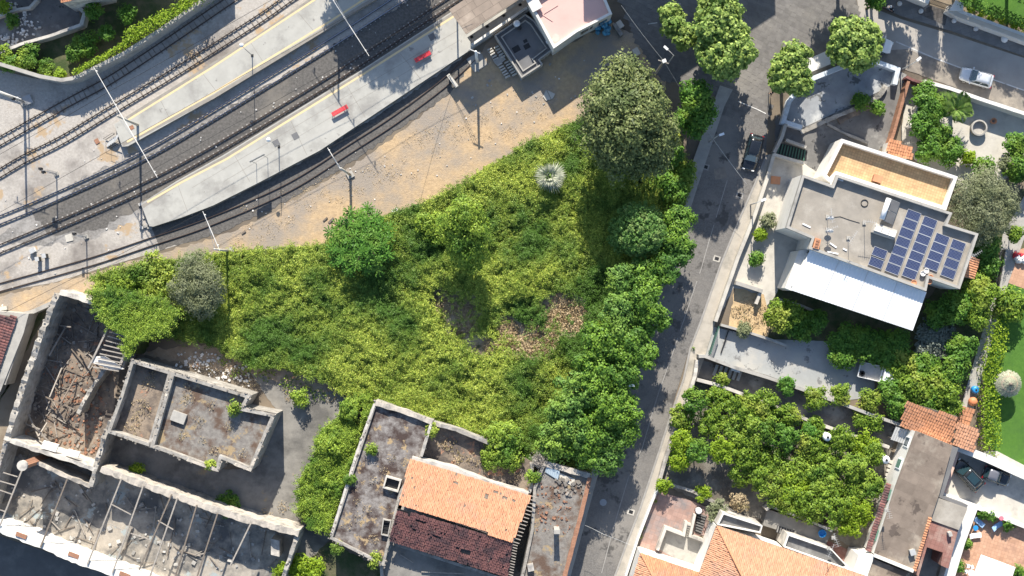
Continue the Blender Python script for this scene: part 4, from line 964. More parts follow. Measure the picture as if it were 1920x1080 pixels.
MB().tube([c, c+Vector((0,0,h))], [.16,.1], 8).build('pole', M['timber'], t); MB().box(c+Vector((0,0,h)), (.45,.4,.4), .4).build('cap_box', M['stone_white'], t)
MB().beam(c+Vector((-.6,.2,h-.5)), c+Vector((.6,-.2,h-.5)), .1).build('crossarm', M['timber'], t)
top = c+Vector((0,0,h-.1))
wire('overhead cable from the top edge to the utility pole', [P(1165,10,6), top], .018, .4, M['grey_metal'])
wire('overhead cable from the utility pole to the street lamp by the black car', [top, P(1338,262,5.5)], .018, .4, M['grey_metal'])
wire('pale cable slanting across the street to the right pavement', [P(1338,262,5.5), P(1400,345,4.0)], .018, .2, M['galv'])
wire('pale cable crossing the street at the bottom', [P(1097,985,4), P(1132,1002,4.3), P(1182,1022,4)], .018, .2, M['galv'])
# covers and patches in the street
for i, (x, y, lab) in enumerate([(1344,485,'pale-framed drain grate in the sunlit street'),(1387,366,'drain grate at the kerb below the black car'),(1183,960,'pale-framed drain grate near the bottom of the street'),(1323,313,'small dark cover on the left side of the street')]):
    c = P(x, y, .06); t = thing('drain_grate', lab, 'drain', c)
    MB().box((c.x,c.y,.062), (.85,.7,.02), -.3).build('frame', M['concrete_light'] if 'pale' in lab else M['kerb'], t); MB().box((c.x,c.y,.07), (.5,.4,.02), -.3).build('grate', M['black'], t)
for i, (x, y, lab) in enumerate([(1131,942,'round cover patch near the annex in the street'),(1350,325,'worn square patch in the shaded street'),(1240,755,'dark oil stain on the sunlit street'),(1410,100,'faint round cover in the middle of the crossing')]):
    c = P(x, y, .06)
    if 'round' in lab: t = thing('manhole_cover', lab, 'manhole', c); MB().lathe((c.x,c.y,.066), [(.42,0),(.42,.012),(.36,.014)], 18).build('cover', M['grey_metal'], t)
    elif 'square' in lab: sheet('road_patch', [(x-12,y-8),(x+9,y-13),(x+13,y+8),(x-9,y+12)], .058, M['asphalt_old'])
    else: sheet('road_patch', ragged([(x-5,y-3),(x+4,y-4),(x+5,y+3),(x-4,y+4)], 1, 3), .058, M['concrete_dark'])
# ------------------------------------------------------------------ vehicles
def loft(mb, secs, close=True):
    n = len(secs[0]); b = len(mb.v); mb.v += [tuple(p) for s in secs for p in s]
    for i in range(len(secs)-1):
        for k in range(n): mb.f.append((b+i*n+k, b+i*n+(k+1)%n, b+(i+1)*n+(k+1)%n, b+(i+1)*n+k))
    mb.f.append(tuple(b+k for k in range(n))[::-1]); mb.f.append(tuple(b+(len(secs)-1)*n+k for k in range(n)))
def car(label, x, y, front, L=4.1, Wd=1.75, Hh=1.5, paint='car_black', roof=None, sunroof=False, hood=.27, tail=.06, name='parked_car', z=.06, rails=False):
    paint_m = M[paint]; t = thing(name, label, 'car', (0,0,0)); w = Wd/2; zs = Hh*.60
    st = [(-.5,.74,.30,.80),(-.485,.90,.24,.95),(-.42,.98,.2,1.0),(-.2,1.0,.2,1.03),(.1,1.0,.2,1.0),(.5-hood,.985,.2,.97),(.38,.95,.2,.88),(.455,.86,.22,.78),(.49,.70,.26,.62),(.5,.55,.32,.52)]
    mb = MB(); secs = []
    for fx, fw, zb, zt in st:
        X = fx*L; ww = w*fw; zt *= zs; secs.append([(X,-ww*.88,zb),(X,-ww,zb+.18),(X,-ww,zt-.16),(X,-ww*.93,zt-.03),(X,-ww*.55,zt+.02),(X,ww*.55,zt+.02),(X,ww*.93,zt-.03),(X,ww,zt-.16),(X,ww,zb+.18),(X,ww*.88,zb)])
    loft(mb, secs); body = mb.build('body', paint_m, t, smooth=True)
    xr, xf, xr2, xf2 = -L*(.5-tail)+.02, L*(.5-hood)+.02, -L*(.5-tail)+.38, L*(.5-hood)-.62
    zb = zs*.96; b = [(xr,-w*.90,zb),(xf,-w*.88,zb*.98),(xf,w*.88,zb*.98),(xr,w*.90,zb)]; tp = [(xr2,-w*.72,Hh-.05),(xf2,-w*.72,Hh-.04),(xf2,w*.72,Hh-.04),(xr2,w*.72,Hh-.05)]
    mb = MB(); mb.add(b+tp, [(0,1,5,4),(1,2,6,5),(2,3,7,6),(3,0,4,7),(4,5,6,7)]); mb.build('pillars', paint_m, t)
    rm = M[roof] if roof else paint_m; mb = MB(); secs = []
    for k, xx in enumerate(np.linspace(xr2-.06, xf2+.04, 6)):
        zz = Hh-.05+.07*math.sin(math.pi*k/5); secs.append([(xx,-w*.73,zz-.03),(xx,-w*.70,zz+.02),(xx,-w*.3,zz+.05),(xx,w*.3,zz+.05),(xx,w*.70,zz+.02),(xx,w*.73,zz-.03)])
    loft(mb, secs); ro = mb.build('roof', rm, t, smooth=True)
    if sunroof: MB().box(((xr2+xf2)/2,0,Hh+.07), ((xf2-xr2)*.62, w*1.02, .03)).build('sunroof', M['glass'], ro)
    if rails:
        for s in (-1,1): MB().tube([(xr2+.1,s*w*.68,Hh+.05),(xf2-.1,s*w*.68,Hh+.05)], .025, 5).build('roof_rail', M['grey_metal'], ro)
    def glass(nm, q, out, ins=.09):
        q = [Vector(p) for p in q]; c = sum(q, Vector())/4; q = [c+(p-c)*(1-ins)+Vector(out)*.014 for p in q]
        MB().add(q+[p-Vector(out)*.01 for p in q], [(0,1,2,3),(7,6,5,4),(0,4,5,1),(1,5,6,2),(2,6,7,3),(3,7,4,0)]).build(nm, M['glass'], t)
    glass('windscreen', (b[1],b[2],tp[2],tp[1]), (.6,0,.8)); glass('rear_window', (b[3],b[0],tp[0],tp[3]), (-.8,0,.6), .14)
    for s, i0, i1 in ((-1,0,1),(1,3,2)):
        B0, B1, T0, T1 = Vector(b[i0]), Vector(b[i1]), Vector(tp[i0]), Vector(tp[i1]); mB, mT = B0.lerp(B1,.5), T0.lerp(T1,.48)
        glass('side_window', (B0,mB,mT,T0), (0,s,.35), .13); glass('side_window', (mB,B1,T1,mT), (0,s,.35), .13)
        for fx in (-.31,.31):
            mb = MB(); c = Vector((fx*L, s*(w-.09), .31)); mb.tube([c-Vector((0,.1,0)), c+Vector((0,.1,0))], .31, 14); wh = mb.build('wheel', M['rubber'], t)
            mb = MB(); mb.tube([c+Vector((0,s*.09,0)), c+Vector((0,s*.108,0))], .2, 10); mb.build('rim', M['galv'], wh)
        mb = MB(); mb.box((.5*L-.12, s*w*.62, zs*.66), (.22,.32,.13)); mb.build('headlight', M['lamp_white'], t)
        mb = MB(); mb.box((-.5*L+.07, s*w*.78, zs*.8), (.12,.26,.2)); mb.build('tail_light', M['lamp_red'], t)
        mb = MB(); mb.box((xf-.12, s*(w+.08), zs+.02), (.14,.2,.13)); mb.build('mirror', paint_m, t)
    MB().box((.5*L-.01,0,.36), (.05,Wd*.6,.1)).build('number_plate', M['stone_white'], t)
    MB().box((-.5*L-.005,0,.5), (.04,.5,.11)).build('number_plate', M['stone_white'], t)
    MB().box((xf+.03,0,zs*.965+.02), (.05,w*1.3,.02)).build('wiper', M['black'], t)
    t.location = P(x, y, z); t.rotation_euler = (0,0,math.atan2(-front[1], front[0])); t.location.z = z-.0
    return t
car('black hatchback parked at the kerb in the street shade', 1409, 287, (-17,65), 4.4, 1.85, 1.5, 'car_black', hood=.25, z=.075)
car('silver car parked beside the white garden wall, upper right', 1827, 147, (-61,-18), 3.95, 1.75, 1.5, 'car_silver', hood=.30, rails=True)
car('white car half hidden under the round street tree', 1640, 82, (30,10), 4.0, 1.75, 1.45, 'car_white', hood=.28)
car('black sport utility car with glass roof in the walled court', 1811, 889, (-44,-46), 4.3, 1.85, 1.62, 'car_dark', sunroof=True, hood=.2, rails=True)
car('tiny two-tone car with grey roof beside the white court wall', 1865, 891, (50,18), 3.35, 1.7, 1.5, 'car_black', roof='car_grey', hood=.36, tail=.02)
t = thing('pickup_truck', 'old white flatbed truck partly under trees at the driveway end', 'truck', (0,0,0))
MB().box((-.6,0,.72), (2.6,1.75,.1)).build('load_bed', M['stone'], t)
for s in (-1,1): MB().box((-.6,s*.87,.92), (2.6,.05,.36)).build('side_board', M['white_metal'], t)
for q in (-1.9,.7): MB().box((q,0,.92), (.05,1.7,.36)).build('end_board', M['white_metal'], t)
mb = MB(); loft(mb, [[(x,-w,.35),(x,-w,zt-.35),(x,-w*.85,zt),(x,w*.85,zt),(x,w,zt-.35),(x,w,.35)] for x, w, zt in ((.8,.8,1.6),(1.9,.8,1.65),(2.2,.78,1.3),(2.55,.74,.95))]); mb.build('cab', M['car_white'], t)
MB().add([(1.93,-.66,1.62),(1.93,.66,1.62),(2.24,.66,1.29),(2.24,-.66,1.29)], [(0,1,2,3)]).build('windscreen', M['glass'], t)
for fx in (-1.3,1.6):
    for s in (-1,1): MB().tube([(fx,s*.62,.3),(fx,s*.82,.3)], .3, 12).build('wheel', M['rubber'], t)
MB().lathe((-1.45,-.4,.78), [(.16,0),(.3,0),(.33,.1),(.3,.2),(.16,.2),(.16,0)], 14).build('spare_tyre', M['rubber'], t)
for s in (-1,1): MB().box((2.54,s*.5,.7), (.06,.22,.16)).build('headlight', M['lamp_white'], t)
t.location = P(1637,698,.05); t.location.z = .05; t.rotation_euler = (0,0,math.radians(-13)); t.scale = (1.05,1.05,1.05)
# ------------------------------------------------------------------ people
def body_mesh(name, m, joints, edges, radii, parent, sub=1):
    me = bpy.data.meshes.new(name); me.from_pydata(joints, edges, []); o = bpy.data.objects.new(name, me); COL.objects.link(o)
    sk = o.modifiers.new('skin', 'SKIN'); sv = me.skin_vertices[0].data
    for i, r in enumerate(radii): sv[i].radius = (r, r) if not isinstance(r, tuple) else r
    sv[0].use_root = True
    ss = o.modifiers.new('sub', 'SUBSURF'); ss.levels = sub; ss.render_levels = sub
    dg = bpy.context.evaluated_depsgraph_get(); me2 = bpy.data.meshes.new_from_object(o.evaluated_get(dg)); o.modifiers.clear(); o.data = me2
    me2.materials.clear(); [me2.materials.append(x) for x in (m if isinstance(m, list) else [m])]
    me2.polygons.foreach_set('use_smooth', [True]*len(me2.polygons)); o.parent = parent
    return o
def person(label, pose, top, legs, hair, helmet=False):
    t = thing('person', label, 'person')
    J = pose; names = list(J); idx = {k: i for i, k in enumerate(names)}
    rad = dict(pelvis=(.16,.12), waist=(.14,.1), chest=(.17,.12), neck=.055, head0=.075, head=(.085,.1), crown=.07, shl=.075, shr=.075, ell=.045, elr=.045, wrl=.032, wrr=.032, hal=.038, har=.038, fil=.02, fir=.02, hil=.1, hir=.1, knl=.062, knr=.062, anl=.042, anr=.042, tol=.035, tor=.035)
    E = [('pelvis','waist'),('waist','chest'),('chest','neck'),('neck','head0'),('head0','head'),('head','crown'),('chest','shl'),('chest','shr'),('shl','ell'),('shr','elr'),('ell','wrl'),('elr','wrr'),('wrl','hal'),('wrr','har'),('hal','fil'),('har','fir'),('pelvis','hil'),('pelvis','hir'),('hil','knl'),('hir','knr'),('knl','anl'),('knr','anr'),('anl','tol'),('anr','tor')]
    o = body_mesh('body', [M['skin'], top, legs, M['rubber']], [J[k] for k in names], [(idx[a], idx[b]) for a, b in E], [rad[k] for k in names], t)
    me = o.data; zt = {}
    for p in me.polygons:
        c = p.center; near = min(names, key=lambda k: (Vector(J[k])-c).length)
        p.material_index = 1 if near in ('waist','chest','shl','shr','ell','elr') else 2 if near in ('pelvis','hil','hir','knl','knr') else 3 if near in ('anl','anr','tol','tor') else 0
    hd = Vector(J['head']); f = (Vector(J['tol'])+Vector(J['tor'])-Vector(J['anl'])-Vector(J['anr'])); f.z = 0; f = f.normalized()
    sd2 = Vector((-f.y, f.x, 0))
    if helmet: MB().lathe(hd-Vector((0,0,.05)), [(.13,0),(.155,.06),(.14,.15),(.08,.21),(.02,.225)], 12).build('helmet', M['car_white'], t, smooth=True)
    else: MB().lathe(hd-Vector((0,0,.0))-f*.015, [(.095,0),(.11,.06),(.095,.12),(.05,.15),(.01,.16)], 12).build('hair', hair, t, smooth=True)
    for s in (-1,1):
        MB().box(hd+f*.1+sd2*s*.035+Vector((0,0,-.01)), (.02,.02,.014)).build('eye', M['black'], t); MB().box(hd+sd2*s*.1+Vector((0,0,-.02)), (.03,.02,.06)).build('ear', M['skin'], t)
    MB().box(hd+f*.115+Vector((0,0,-.04)), (.03,.025,.04)).build('nose', M['skin'], t); MB().box(hd+f*.1+Vector((0,0,-.08)), (.02,.045,.012)).build('mouth', M['lamp_red'], t)
    for w, h in (('wrl','hal'),('wrr','har')):
        d = (Vector(J[h])-Vector(J[w])).normalized(); x = d.cross(Vector((0,0,1))) if abs(d.z) < .9 else Vector((1,0,0)); x.normalize(); mb = MB()
        for k in range(4): mb.tube([Vector(J[h])+x*(k-1.5)*.018, Vector(J[h])+x*(k-1.5)*.02+d*.05, Vector(J[h])+x*(k-1.5)*.018+d*(.085-.008*abs(k-1.4))+Vector((0,0,-.012))], [.009,.008,.006], 5)
        mb.tube([Vector(J[w])+d*.04+x*.03, Vector(J[w])+d*.08+x*.06], [.01,.008], 5); mb.build('fingers', M['skin'], t)
    return t
walk = dict(pelvis=(0,0,.93), waist=(.01,0,1.12), chest=(.02,0,1.36), neck=(.03,0,1.5), head0=(.045,0,1.56), head=(.055,0,1.65), crown=(.05,0,1.73), shl=(.02,.19,1.42), shr=(.02,-.19,1.42), ell=(-.07,.23,1.14), elr=(.08,-.23,1.15), wrl=(.02,.24,.92), wrr=(.25,-.21,.97), hal=(.05,.24,.85), har=(.31,-.2,.93), fil=(.06,.235,.80), fir=(.35,-.2,.9), hil=(0,.1,.88), hir=(0,-.1,.88), knl=(.1,.1,.5), knr=(-.03,-.1,.5), anl=(.17,.1,.09), anr=(-.22,-.1,.13), tol=(.33,.11,.05), tor=(-.1,-.11,.05))
p = person('person in dark clothes walking beside the narrow street tree', walk, M['cloth_dark'], M['cloth_dark'], M['hair'])
p.location = P(1443,178,.075); p.location.z = .075; p.rotation_euler = (0,0,1.7)
ride = dict(pelvis=(-.25,0,.86), waist=(-.22,0,1.03), chest=(-.12,0,1.26), neck=(-.06,0,1.4), head0=(-.04,0,1.46), head=(-.02,0,1.55), crown=(-.03,0,1.63), shl=(-.1,.19,1.32), shr=(-.1,-.19,1.32), ell=(.12,.29,1.12), elr=(.12,-.29,1.12), wrl=(.36,.27,1.04), wrr=(.36,-.27,1.04), hal=(.42,.27,1.03), har=(.42,-.27,1.03), fil=(.46,.27,1.0), fir=(.46,-.27,1.0), hil=(-.22,.11,.82), hir=(-.22,-.11,.82), knl=(.2,.17,.78), knr=(.2,-.17,.78), anl=(.16,.15,.4), anr=(.16,-.15,.4), tol=(.32,.15,.36), tor=(.32,-.15,.36))
p = person('person in a white helmet riding a scooter at the top', ride, M['cloth_grey'], M['cloth_denim'], M['hair'], True)
t = thing('motor_scooter', 'dark motor scooter under the rider at the top', 'scooter', (0,0,0))
mb = MB(); loft(mb, [[(x,-w,z0),(x,-w,z1),(x,0,z1+.05),(x,w,z1),(x,w,z0)] for x, w, z0, z1 in ((-.85,.08,.5,.68),(-.6,.17,.35,.74),(-.2,.18,.28,.72),(-.05,.16,.26,.5),(.05,.15,.26,.33),(.35,.15,.26,.33),(.42,.2,.3,.8),(.5,.12,.4,.95))]); mb.build('body', M['cloth_dark'], t, smooth=False)
MB().box((-.38,0,.78), (.62,.26,.1)).build('seat', M['black'], t)
for fx in (-.62,.62): MB().tube([(fx,-.06,.22),(fx,.06,.22)], .22, 14).build('wheel', M['rubber'], t)
MB().tube([(.62,0,.22),(.5,0,.7),(.44,0,1.0)], .03, 6).build('fork', M['grey_metal'], t); MB().tube([(.40,-.33,1.03),(.46,0,1.0),(.40,.33,1.03)], .02, 6).build('handlebar', M['dark_metal'], t)
MB().box((.54,0,.86), (.08,.16,.12)).build('headlight', M['lamp_white'], t)
for o in (p, t): o.location = P(1663,18,.05); o.location.z = .05; o.rotation_euler = (0,0,-.4)
# ------------------------------------------------------------------ white yard and walls right of the street
wall('yard_wall', [(1504,239),(1469,228),(1480,190),(1512,152),(1590,120),(1642,115),(1684,130),(1678,158)], .55, 0, 1.1, M['blue_white'], 'bluish white low wall framing the triangular yard')
t = thing('ramp_slab', 'bright white slab with brown steps between the two street trees', 'slab', P(1540,112,0))
MB().prism(poly_xy([(1512,112),(1562,90),(1572,114),(1518,136)], .7), 0, .7).build('slab', M['white_wall'], t)
for i in range(3): MB().prism(poly_xy([(1516,133+i*4),(1570,113+i*4),(1571,116.4+i*4),(1517,136.4+i*4)], .5-.15*i), 0, .5-.15*i).build('step', M['timber'], t)
wall('rubble_wall', [(1502,248),(1545,228),(1600,205),(1650,180),(1662,160)], .5, 0, .6, M['ruin_wall'], 'crumbling wall below the triangular white yard', jag=.5, rough=.25)
wall('rubble_wall', [(1552,232),(1590,252),(1628,268)], .3, 0, .5, M['ruin_wall'], 'thin broken wall crossing the dark yard above the house', jag=.4, rough=.2)
wall('rubble_wall', [(1572,226),(1600,212),(1632,200)], .8, 0, .4, M['rubble'], 'low ridge of rubble in the dark yard', jag=.4, rough=.35)
wall('garden_wall', [(1704,152),(1690,200),(1676,250),(1668,272)], .35, 0, 1.6, M['brick'], 'reddish brick wall between dark yard and citrus garden')
wall('yard_gate_wall', [(1700,144),(1712,150),(1732,156)], .3, 0, 1.7, M['terracotta_old_shaded'], 'short rusty gate wall at the corner of the upper right road')
wall('road_garden_wall', [(1732,152),(1780,165),(1840,186),(1925,214),(2100,270)], .42, 0, 1.9, M['white_wall'], 'long white garden wall below the silver car')
wall('inner_wall', [(1729,176),(1716,220),(1706,238)], .3, 0, 1.1, M['white_wall'], 'short white wall left of the dense citrus bushes')
wall('yard_wall', [(1452,286),(1466,258),(1474,232)], .4, 0, 1.3, M['concrete'], 'grey wall on the pavement above the cellar pit')
wall('yard_wall', [(1474,262),(1512,276)], .35, 0, 1.0, M['concrete'], 'grey wall along the upper side of the cellar pit')
wall('front_wall', [(1452,288),(1440,330),(1414,408),(1384,482),(1342,603)], .42, 0, 1.1, M['concrete_light'], 'long pale front wall between pavement and the house yard')
wall('yard_wall', [(1450,289),(1480,298),(1508,306)], .35, 0, 1.2, M['concrete_light'], 'pale wall with a pillar below the cellar pit')
t = thing('cellar_pit', 'dark slatted pit cover between two yard walls', 'pit', P(1485,283,0))
MB().prism(poly_xy([(1462,268),(1514,282),(1512,302),(1456,288)], .05), .0, .055).build('pit_shade', M['black'], t)  # black plate at ground level, its colour stands in for pit shade
for i in range(10):
    a = P(1463+i*5.2, 269+i*1.4, .3); b = P(1458+i*5.4, 288+i*1.5, .3); MB().beam(a, b, .14, .06).build('slat', M['green_metal'], t)
c = P(1454,338,0); MB().box(c+Vector((0,0,.06)), (1.15,.95,.06), -.1).build('terracotta_slab', M['terracotta'], None, 'square terracotta slab on the pale house yard', 'slab')
wall('planter_wall', [(1380,530),(1430,546)], .45, 0, 1.3, M['concrete'], 'grey planter wall above the dry grass plot')
wall('planter_wall', [(1426,548),(1418,570)], .35, 0, 1.0, M['concrete_light'], 'short stub wall beside the dry grass plot')
wall('planter_wall', [(1462,562),(1500,572),(1538,588),(1530,605)], .3, 0, .6, M['concrete'], 'low planter wall round the shaded citrus below the house')
wall('driveway_wall', [(1352,609),(1400,622),(1440,635),(1475,648)], .3, 0, 1.0, M['concrete'], 'grey wall between dry grass and driveway')
wall('driveway_wall', [(1310,668),(1322,668),(1380,690),(1440,708),(1504,730),(1579,757),(1640,780),(1690,797)], .38, 0, 1.9, M['concrete'], 'long grey wall between driveway and sunken alley')
wall('orchard_wall', [(1307,712),(1350,723),(1440,757),(1529,793),(1573,808),(1668,839)], .38, 0, 1.4, M['plaster'], 'long old wall along the top of the orchard', jag=.1)
wall('orchard_wall', [(1308,675),(1303,706),(1284,765),(1268,800),(1246,870),(1236,905)], .42, 0, 1.3, M['plaster'], 'old orchard wall along the pavement', jag=.15)
wall('terrace_wall', [(1236,910),(1222,942),(1196,1010),(1172,1085)], .3, 0, 1.0, M['white_wall'], 'pale wall between pavement and rose-paved terrace')
wall('orchard_wall', [(1245,905),(1300,922),(1345,945),(1395,970)], .35, 0, .9, M['ruin_wall'], 'weedy wall between orchard and rose-paved terrace', jag=.25)
t = thing('sliding_gate', 'green steel sliding gate across the driveway', 'gate', P(1337,640,0))
a, b = P(1347,612,.9), P(1330,664,.9)
MB().beam(a+Vector((0,0,.55)), b+Vector((0,0,.55)), .12, .1).beam(a-Vector((0,0,.6)), b-Vector((0,0,.6)), .08).build('gate_rail', M['green_metal'], t)
for i in range(14):
    q = a.lerp(b, i/13); MB().beam(q-Vector((0,0,.6)), q+Vector((0,0,.5)), .05).build('bar', M['green_metal'], t)
wall('gate_post', [(1366,620),(1352,662)], .1, 0, .25, M['dark_metal'], 'dark drain channel across the driveway', cat='drain')
for i in range(6):
    a, b = P(1345+i*9, 684+i*2, .5), P(1338+i*9, 704+i*2, .5); MB().beam(a, b, .35, .08).build('corrugated_sheet', M['concrete'], None, '%s loose grey sheet from the pavement in the sunken alley' % ORD[i], 'sheet', group='loose sheets in the sunken alley')
c = P(1379,694,.6); MB().box(c, (1.1,.35,.25), -.3).build('plastic_trough', M['white_metal'], None, 'white trough lying on sheets in the sunken alley', 'trough')
# ------------------------------------------------------------------ the house with the solar panels
HP = [(1505,327),(1474,427),(1522,447),(1516,466),(1737,546),(1742,522),(1800,542),(1835,438),(1777,420),(1786,399),(1569,327),(1561,347)]
ZH = 6.75; ZR = 6.1
t = thing('flat_roofed_house', 'white two-storey house with grey flat roof carrying solar panels', 'house', base_of(HP)); hs = t
flat_roof(t, HP, ZH, ZH-ZR, M['white_wall'], M['roof_grey'], M['concrete'], .3)
OT = [(1578,260),(1546,328),(1561,347),(1569,327),(1772,392),(1794,331)]
q = poly_xy([(1578,260),(1543,329),(1556,342),(1570,328),(1774,394),(1796,331)], 5.2)
MB().prism(q, 0, 4.3).build('terrace_wall', M['white_wall'], t)
inner = offset(q, .38); MB().add([(p.x,p.y,4.306) for p in inner], [tuple(range(len(inner)))]).build('terrace_floor', M['terrace_tile'], t)
MB().ring(q, inner, 4.3, 5.2).build('terrace_parapet', M['white_wall'], t, smooth='raw')
ring = offset(q, .12); 
A, B, C, D = P(1519,468,6.0), P(1737,548,6.0), P(1711,620,5.3), P(1483,544,5.3)
corr('veranda_roof', A, B, C, D, M['roof_sheet'], t, .36, .05)
for u in (.25,.5,.75):
    a, b = A.lerp(B, u)+Vector((0,0,.06)), D.lerp(C, u)+Vector((0,0,.06)); MB().beam(a, b, .05, .02).build('sheet_joint', M['stone_white'], t)
q2 = [Vector(p).xy for p in (A.lerp(D,.08), B.lerp(C,.08), C.lerp(B,.1), D.lerp(A,.1))]
MB().prism(q2, 2.6, 5.1).build('veranda_wall', M['white_wall'], t); MB().prism(offset(ccw(q2), .5), 0, 2.6).build('ground_floor', M['plaster'], t)
q3 = poly_xy([(1498,470),(1517,466),(1484,545),(1472,540)], 4.6); MB().prism(q3, 0, 4.6).build('stair_wall', M['white_wall'], t)
qa = [P(1812,486,3.2),P(1836,492,3.2),P(1828,522,3.2),P(1806,516,3.2)]
tiles('side_awning', [P(1836,486,3.1),P(1826,524,3.1),P(1806,520,3.7),P(1815,482,3.7)], M['terracotta'], t, deck=M['timber_dark'], w=.28)
t2 = thing('garden_shed', 'small orange-tiled shed behind the house terrace', 'shed', P(1685,282,0))
MB().prism(poly_xy([(1668,266),(1708,276),(1703,297),(1664,290)], 2.6), 0, 2.5).build('wall', M['white_wall'], t2)
tiles('roof', [P(1710,299,2.6),P(1662,288,2.6),P(1668,263,3.0),P(1711,273,3.0)], M['terracotta'], t2, deck=M['timber_dark'], w=.3)
# solar panels: columns of (first centre, last centre, count)
pt = thing('photovoltaic_module', 'x', 'solar panel', (0,0,0), 'solar panels on the flat roof')
MB().box((0,0,.02), (1.55,.98,.03)).build('cell_sheet', M['cells'], pt)
mb = MB()
for s in (-1,1): mb.box((0,s*.51,.025), (1.64,.05,.05)).box((s*.795,0,.025), (.05,.98,.05))
mb.build('frame', M['panel_frame'], pt); MB().box((-.4,.5,-.04), (.06,.1,.1)).box((.4,.5,-.04), (.06,.1,.1)).box((-.4,-.5,-.04), (.06,.1,.1)).box((.4,-.5,-.04), (.06,.1,.1)).build('bracket', M['galv'], pt)
first = True; rz = math.atan2(-25, 66)
for ci, (a, b, n) in enumerate([((1649,474),(1642.6,492.6),2),((1712,404),(1674,504),7),((1742.6,417),(1705.6,513),7),((1765.5,448.5),(1747,497),4),((1796,460),(1778,512),4)]):
    for i in range(n):
        k = i/(n-1); p = P(a[0]+(b[0]-a[0])*k, a[1]+(b[1]-a[1])*k, ZR+.12); lab = 'blue solar panel, %s from the top in the %s column from the left' % (ORD[i], ORD[ci])
        if first: pt.location = p; pt.rotation_euler = (0,0,rz); pt['label'] = lab; ROOT[pt.name] = p; first = False
        else: copy_tree(pt, p, rz, lab)
# solar water heater
c = P(1664,396,ZR); t = thing('solar_water_heater', 'solar water heater with white tank and two dark collectors', 'water heater', (0,0,0))
for s in (-1,1):
    MB().box((.35,s*.68,.62), (1.35,1.25,.08), 0, Matrix.Rotation(.45,3,'Y')).build('collector', M['roof_slate'], t)
    MB().box((.35,s*.68,.595), (1.42,1.31,.05), 0, Matrix.Rotation(.45,3,'Y')).build('collector_frame', M['galv'], t)
MB().tube([(-.62,-1.25,1.15),(-.62,1.25,1.15)], .3, 14).build('tank', M['white_metal'], t, smooth=True)
mb = MB()
for s in (-1,1): mb.beam((-.62,s*.9,0),(-.62,s*.9,.9), .05).beam((-.62,s*.9,.1),(.95,s*.9,.1), .05).beam((-.62,s*.9,.9),(.95,s*.9,.15), .05)
mb.build('stand', M['galv'], t); t.location = c; t.rotation_euler = (0,0,-.33)
c = P(1655,434,ZR); t = thing('chimney_stack', 'white-capped chimney stack below the water heater', 'chimney', (0,0,0))
MB().box((0,0,.45), (2.6,1.1,.9)).build('stack', M['plaster'], t)
for x in (-1,0,1): MB().box((x*.85,-.05,1.12), (.78,.62,.08)).build('cap_slab', M['white_wall'], t)
for x in (-1.3,-.42,.42,1.3):
    for y in (-.3,.3): MB().box((x*.95,y,.99), (.1,.1,.18)).build('cap_leg', M['stone_white'], t)
t.location = c; t.rotation_euler = (0,0,-.33)
def antenna(label, x, y, h, dish=False):
    c = P(x, y, ZR); t = thing('roof_antenna', label, 'antenna', c)
    MB().tube([c, c+Vector((0,0,h))], .03, 6).build('mast', M['galv'], t); MB().box(c+Vector((0,0,.08)), (.4,.4,.16)).build('foot', M['concrete'], t)
    a = R.uniform(0,3); d = Vector((math.cos(a),math.sin(a),0)); p = Vector((-d.y,d.x,0)); e = c+Vector((0,0,h-.1)); mb = MB(); mb.beam(e-d*.8, e+d*.8, .03)
    for i in range(7): mb.beam(e+d*(-.75+.25*i)-p*(.35-.03*i), e+d*(-.75+.25*i)+p*(.35-.03*i), .018)
    mb.build('aerial', M['galv'], t)
    if dish:
        mb = MB(); mb.lathe((0,0,0), [(.42,.12),(.3,.05),(.12,.01),(.02,0)], 16); m3 = Matrix.Rotation(1.0,3,'X')
        mb.v = [tuple(c+Vector((0,-.2,h*.6))+m3 @ Vector(v)) for v in mb.v]; mb.build('dish', M['white_metal'], t, smooth=True)
antenna('roof antenna at the left of the grey roof', 1551, 406, 2.2, True)
antenna('roof antenna with dish near the orange brick chimney', 1551, 430, 2.0, True)
antenna('roof antenna next to the white-capped chimney', 1620, 418, 2.6)
antenna('bent roof antenna in the middle of the grey roof', 1590, 446, 2.4)
antenna('roof antenna at the right end of the solar panels', 1820, 478, 1.8)
c = P(1529,457,ZR); t = thing('brick_chimney', 'small orange brick chimney at the roof edge', 'chimney', c)
MB().box(c+Vector((0,0,.4)), (.7,1.2,.8), -.25).build('stack', M['terracotta'], t)
for s in (-.3,0,.3): MB().box(c+Vector((s*.3,s*1.1,.83)), (.4,.22,.06), -.25).build('flue', M['brick'], t)
mb = MB(); c = P(1621,381,ZR+.05); n = 18
mb.tube([c+Vector((.4*math.cos(k*6.283/n), .4*math.sin(k*6.283/n), 0)) for k in range(n+1)], .05, 6); mb.build('hose_coil', M['dark_metal'], None, 'dark hose coil on the grey roof', 'hose')
pts = [P(1555,408,ZR+.04),P(1575,406,ZR+.04),P(1592,412,ZR+.04),P(1612,418,ZR+.04)]; MB().tube(pts, .03, 5).build('roof_cable', M['dark_metal'], None, 'dark cable snaking between two roof antennas', 'cable')
for lab, x, y, L, rz in [('white plank left of the roof antennas',1512,423,1.0,-.45),('white plank below the dish',1562,460,.9,-.6),('white plank right of the dish',1584,468,.5,-.5),('longer white plank on the roof edge',1561,474,1.3,-.2),('white pipe by the terrace parapet',1574,337,.9,-.3)]:
    c = P(x, y, ZR); MB().box(c+Vector((0,0,.06)), (L,.16,.1), rz).build('plank', M['white_metal'], None, lab, 'plank')
c = P(1642,336,4.3); t = thing('terrace_chimney', 'small brick chimney on the orange terrace', 'chimney', c)
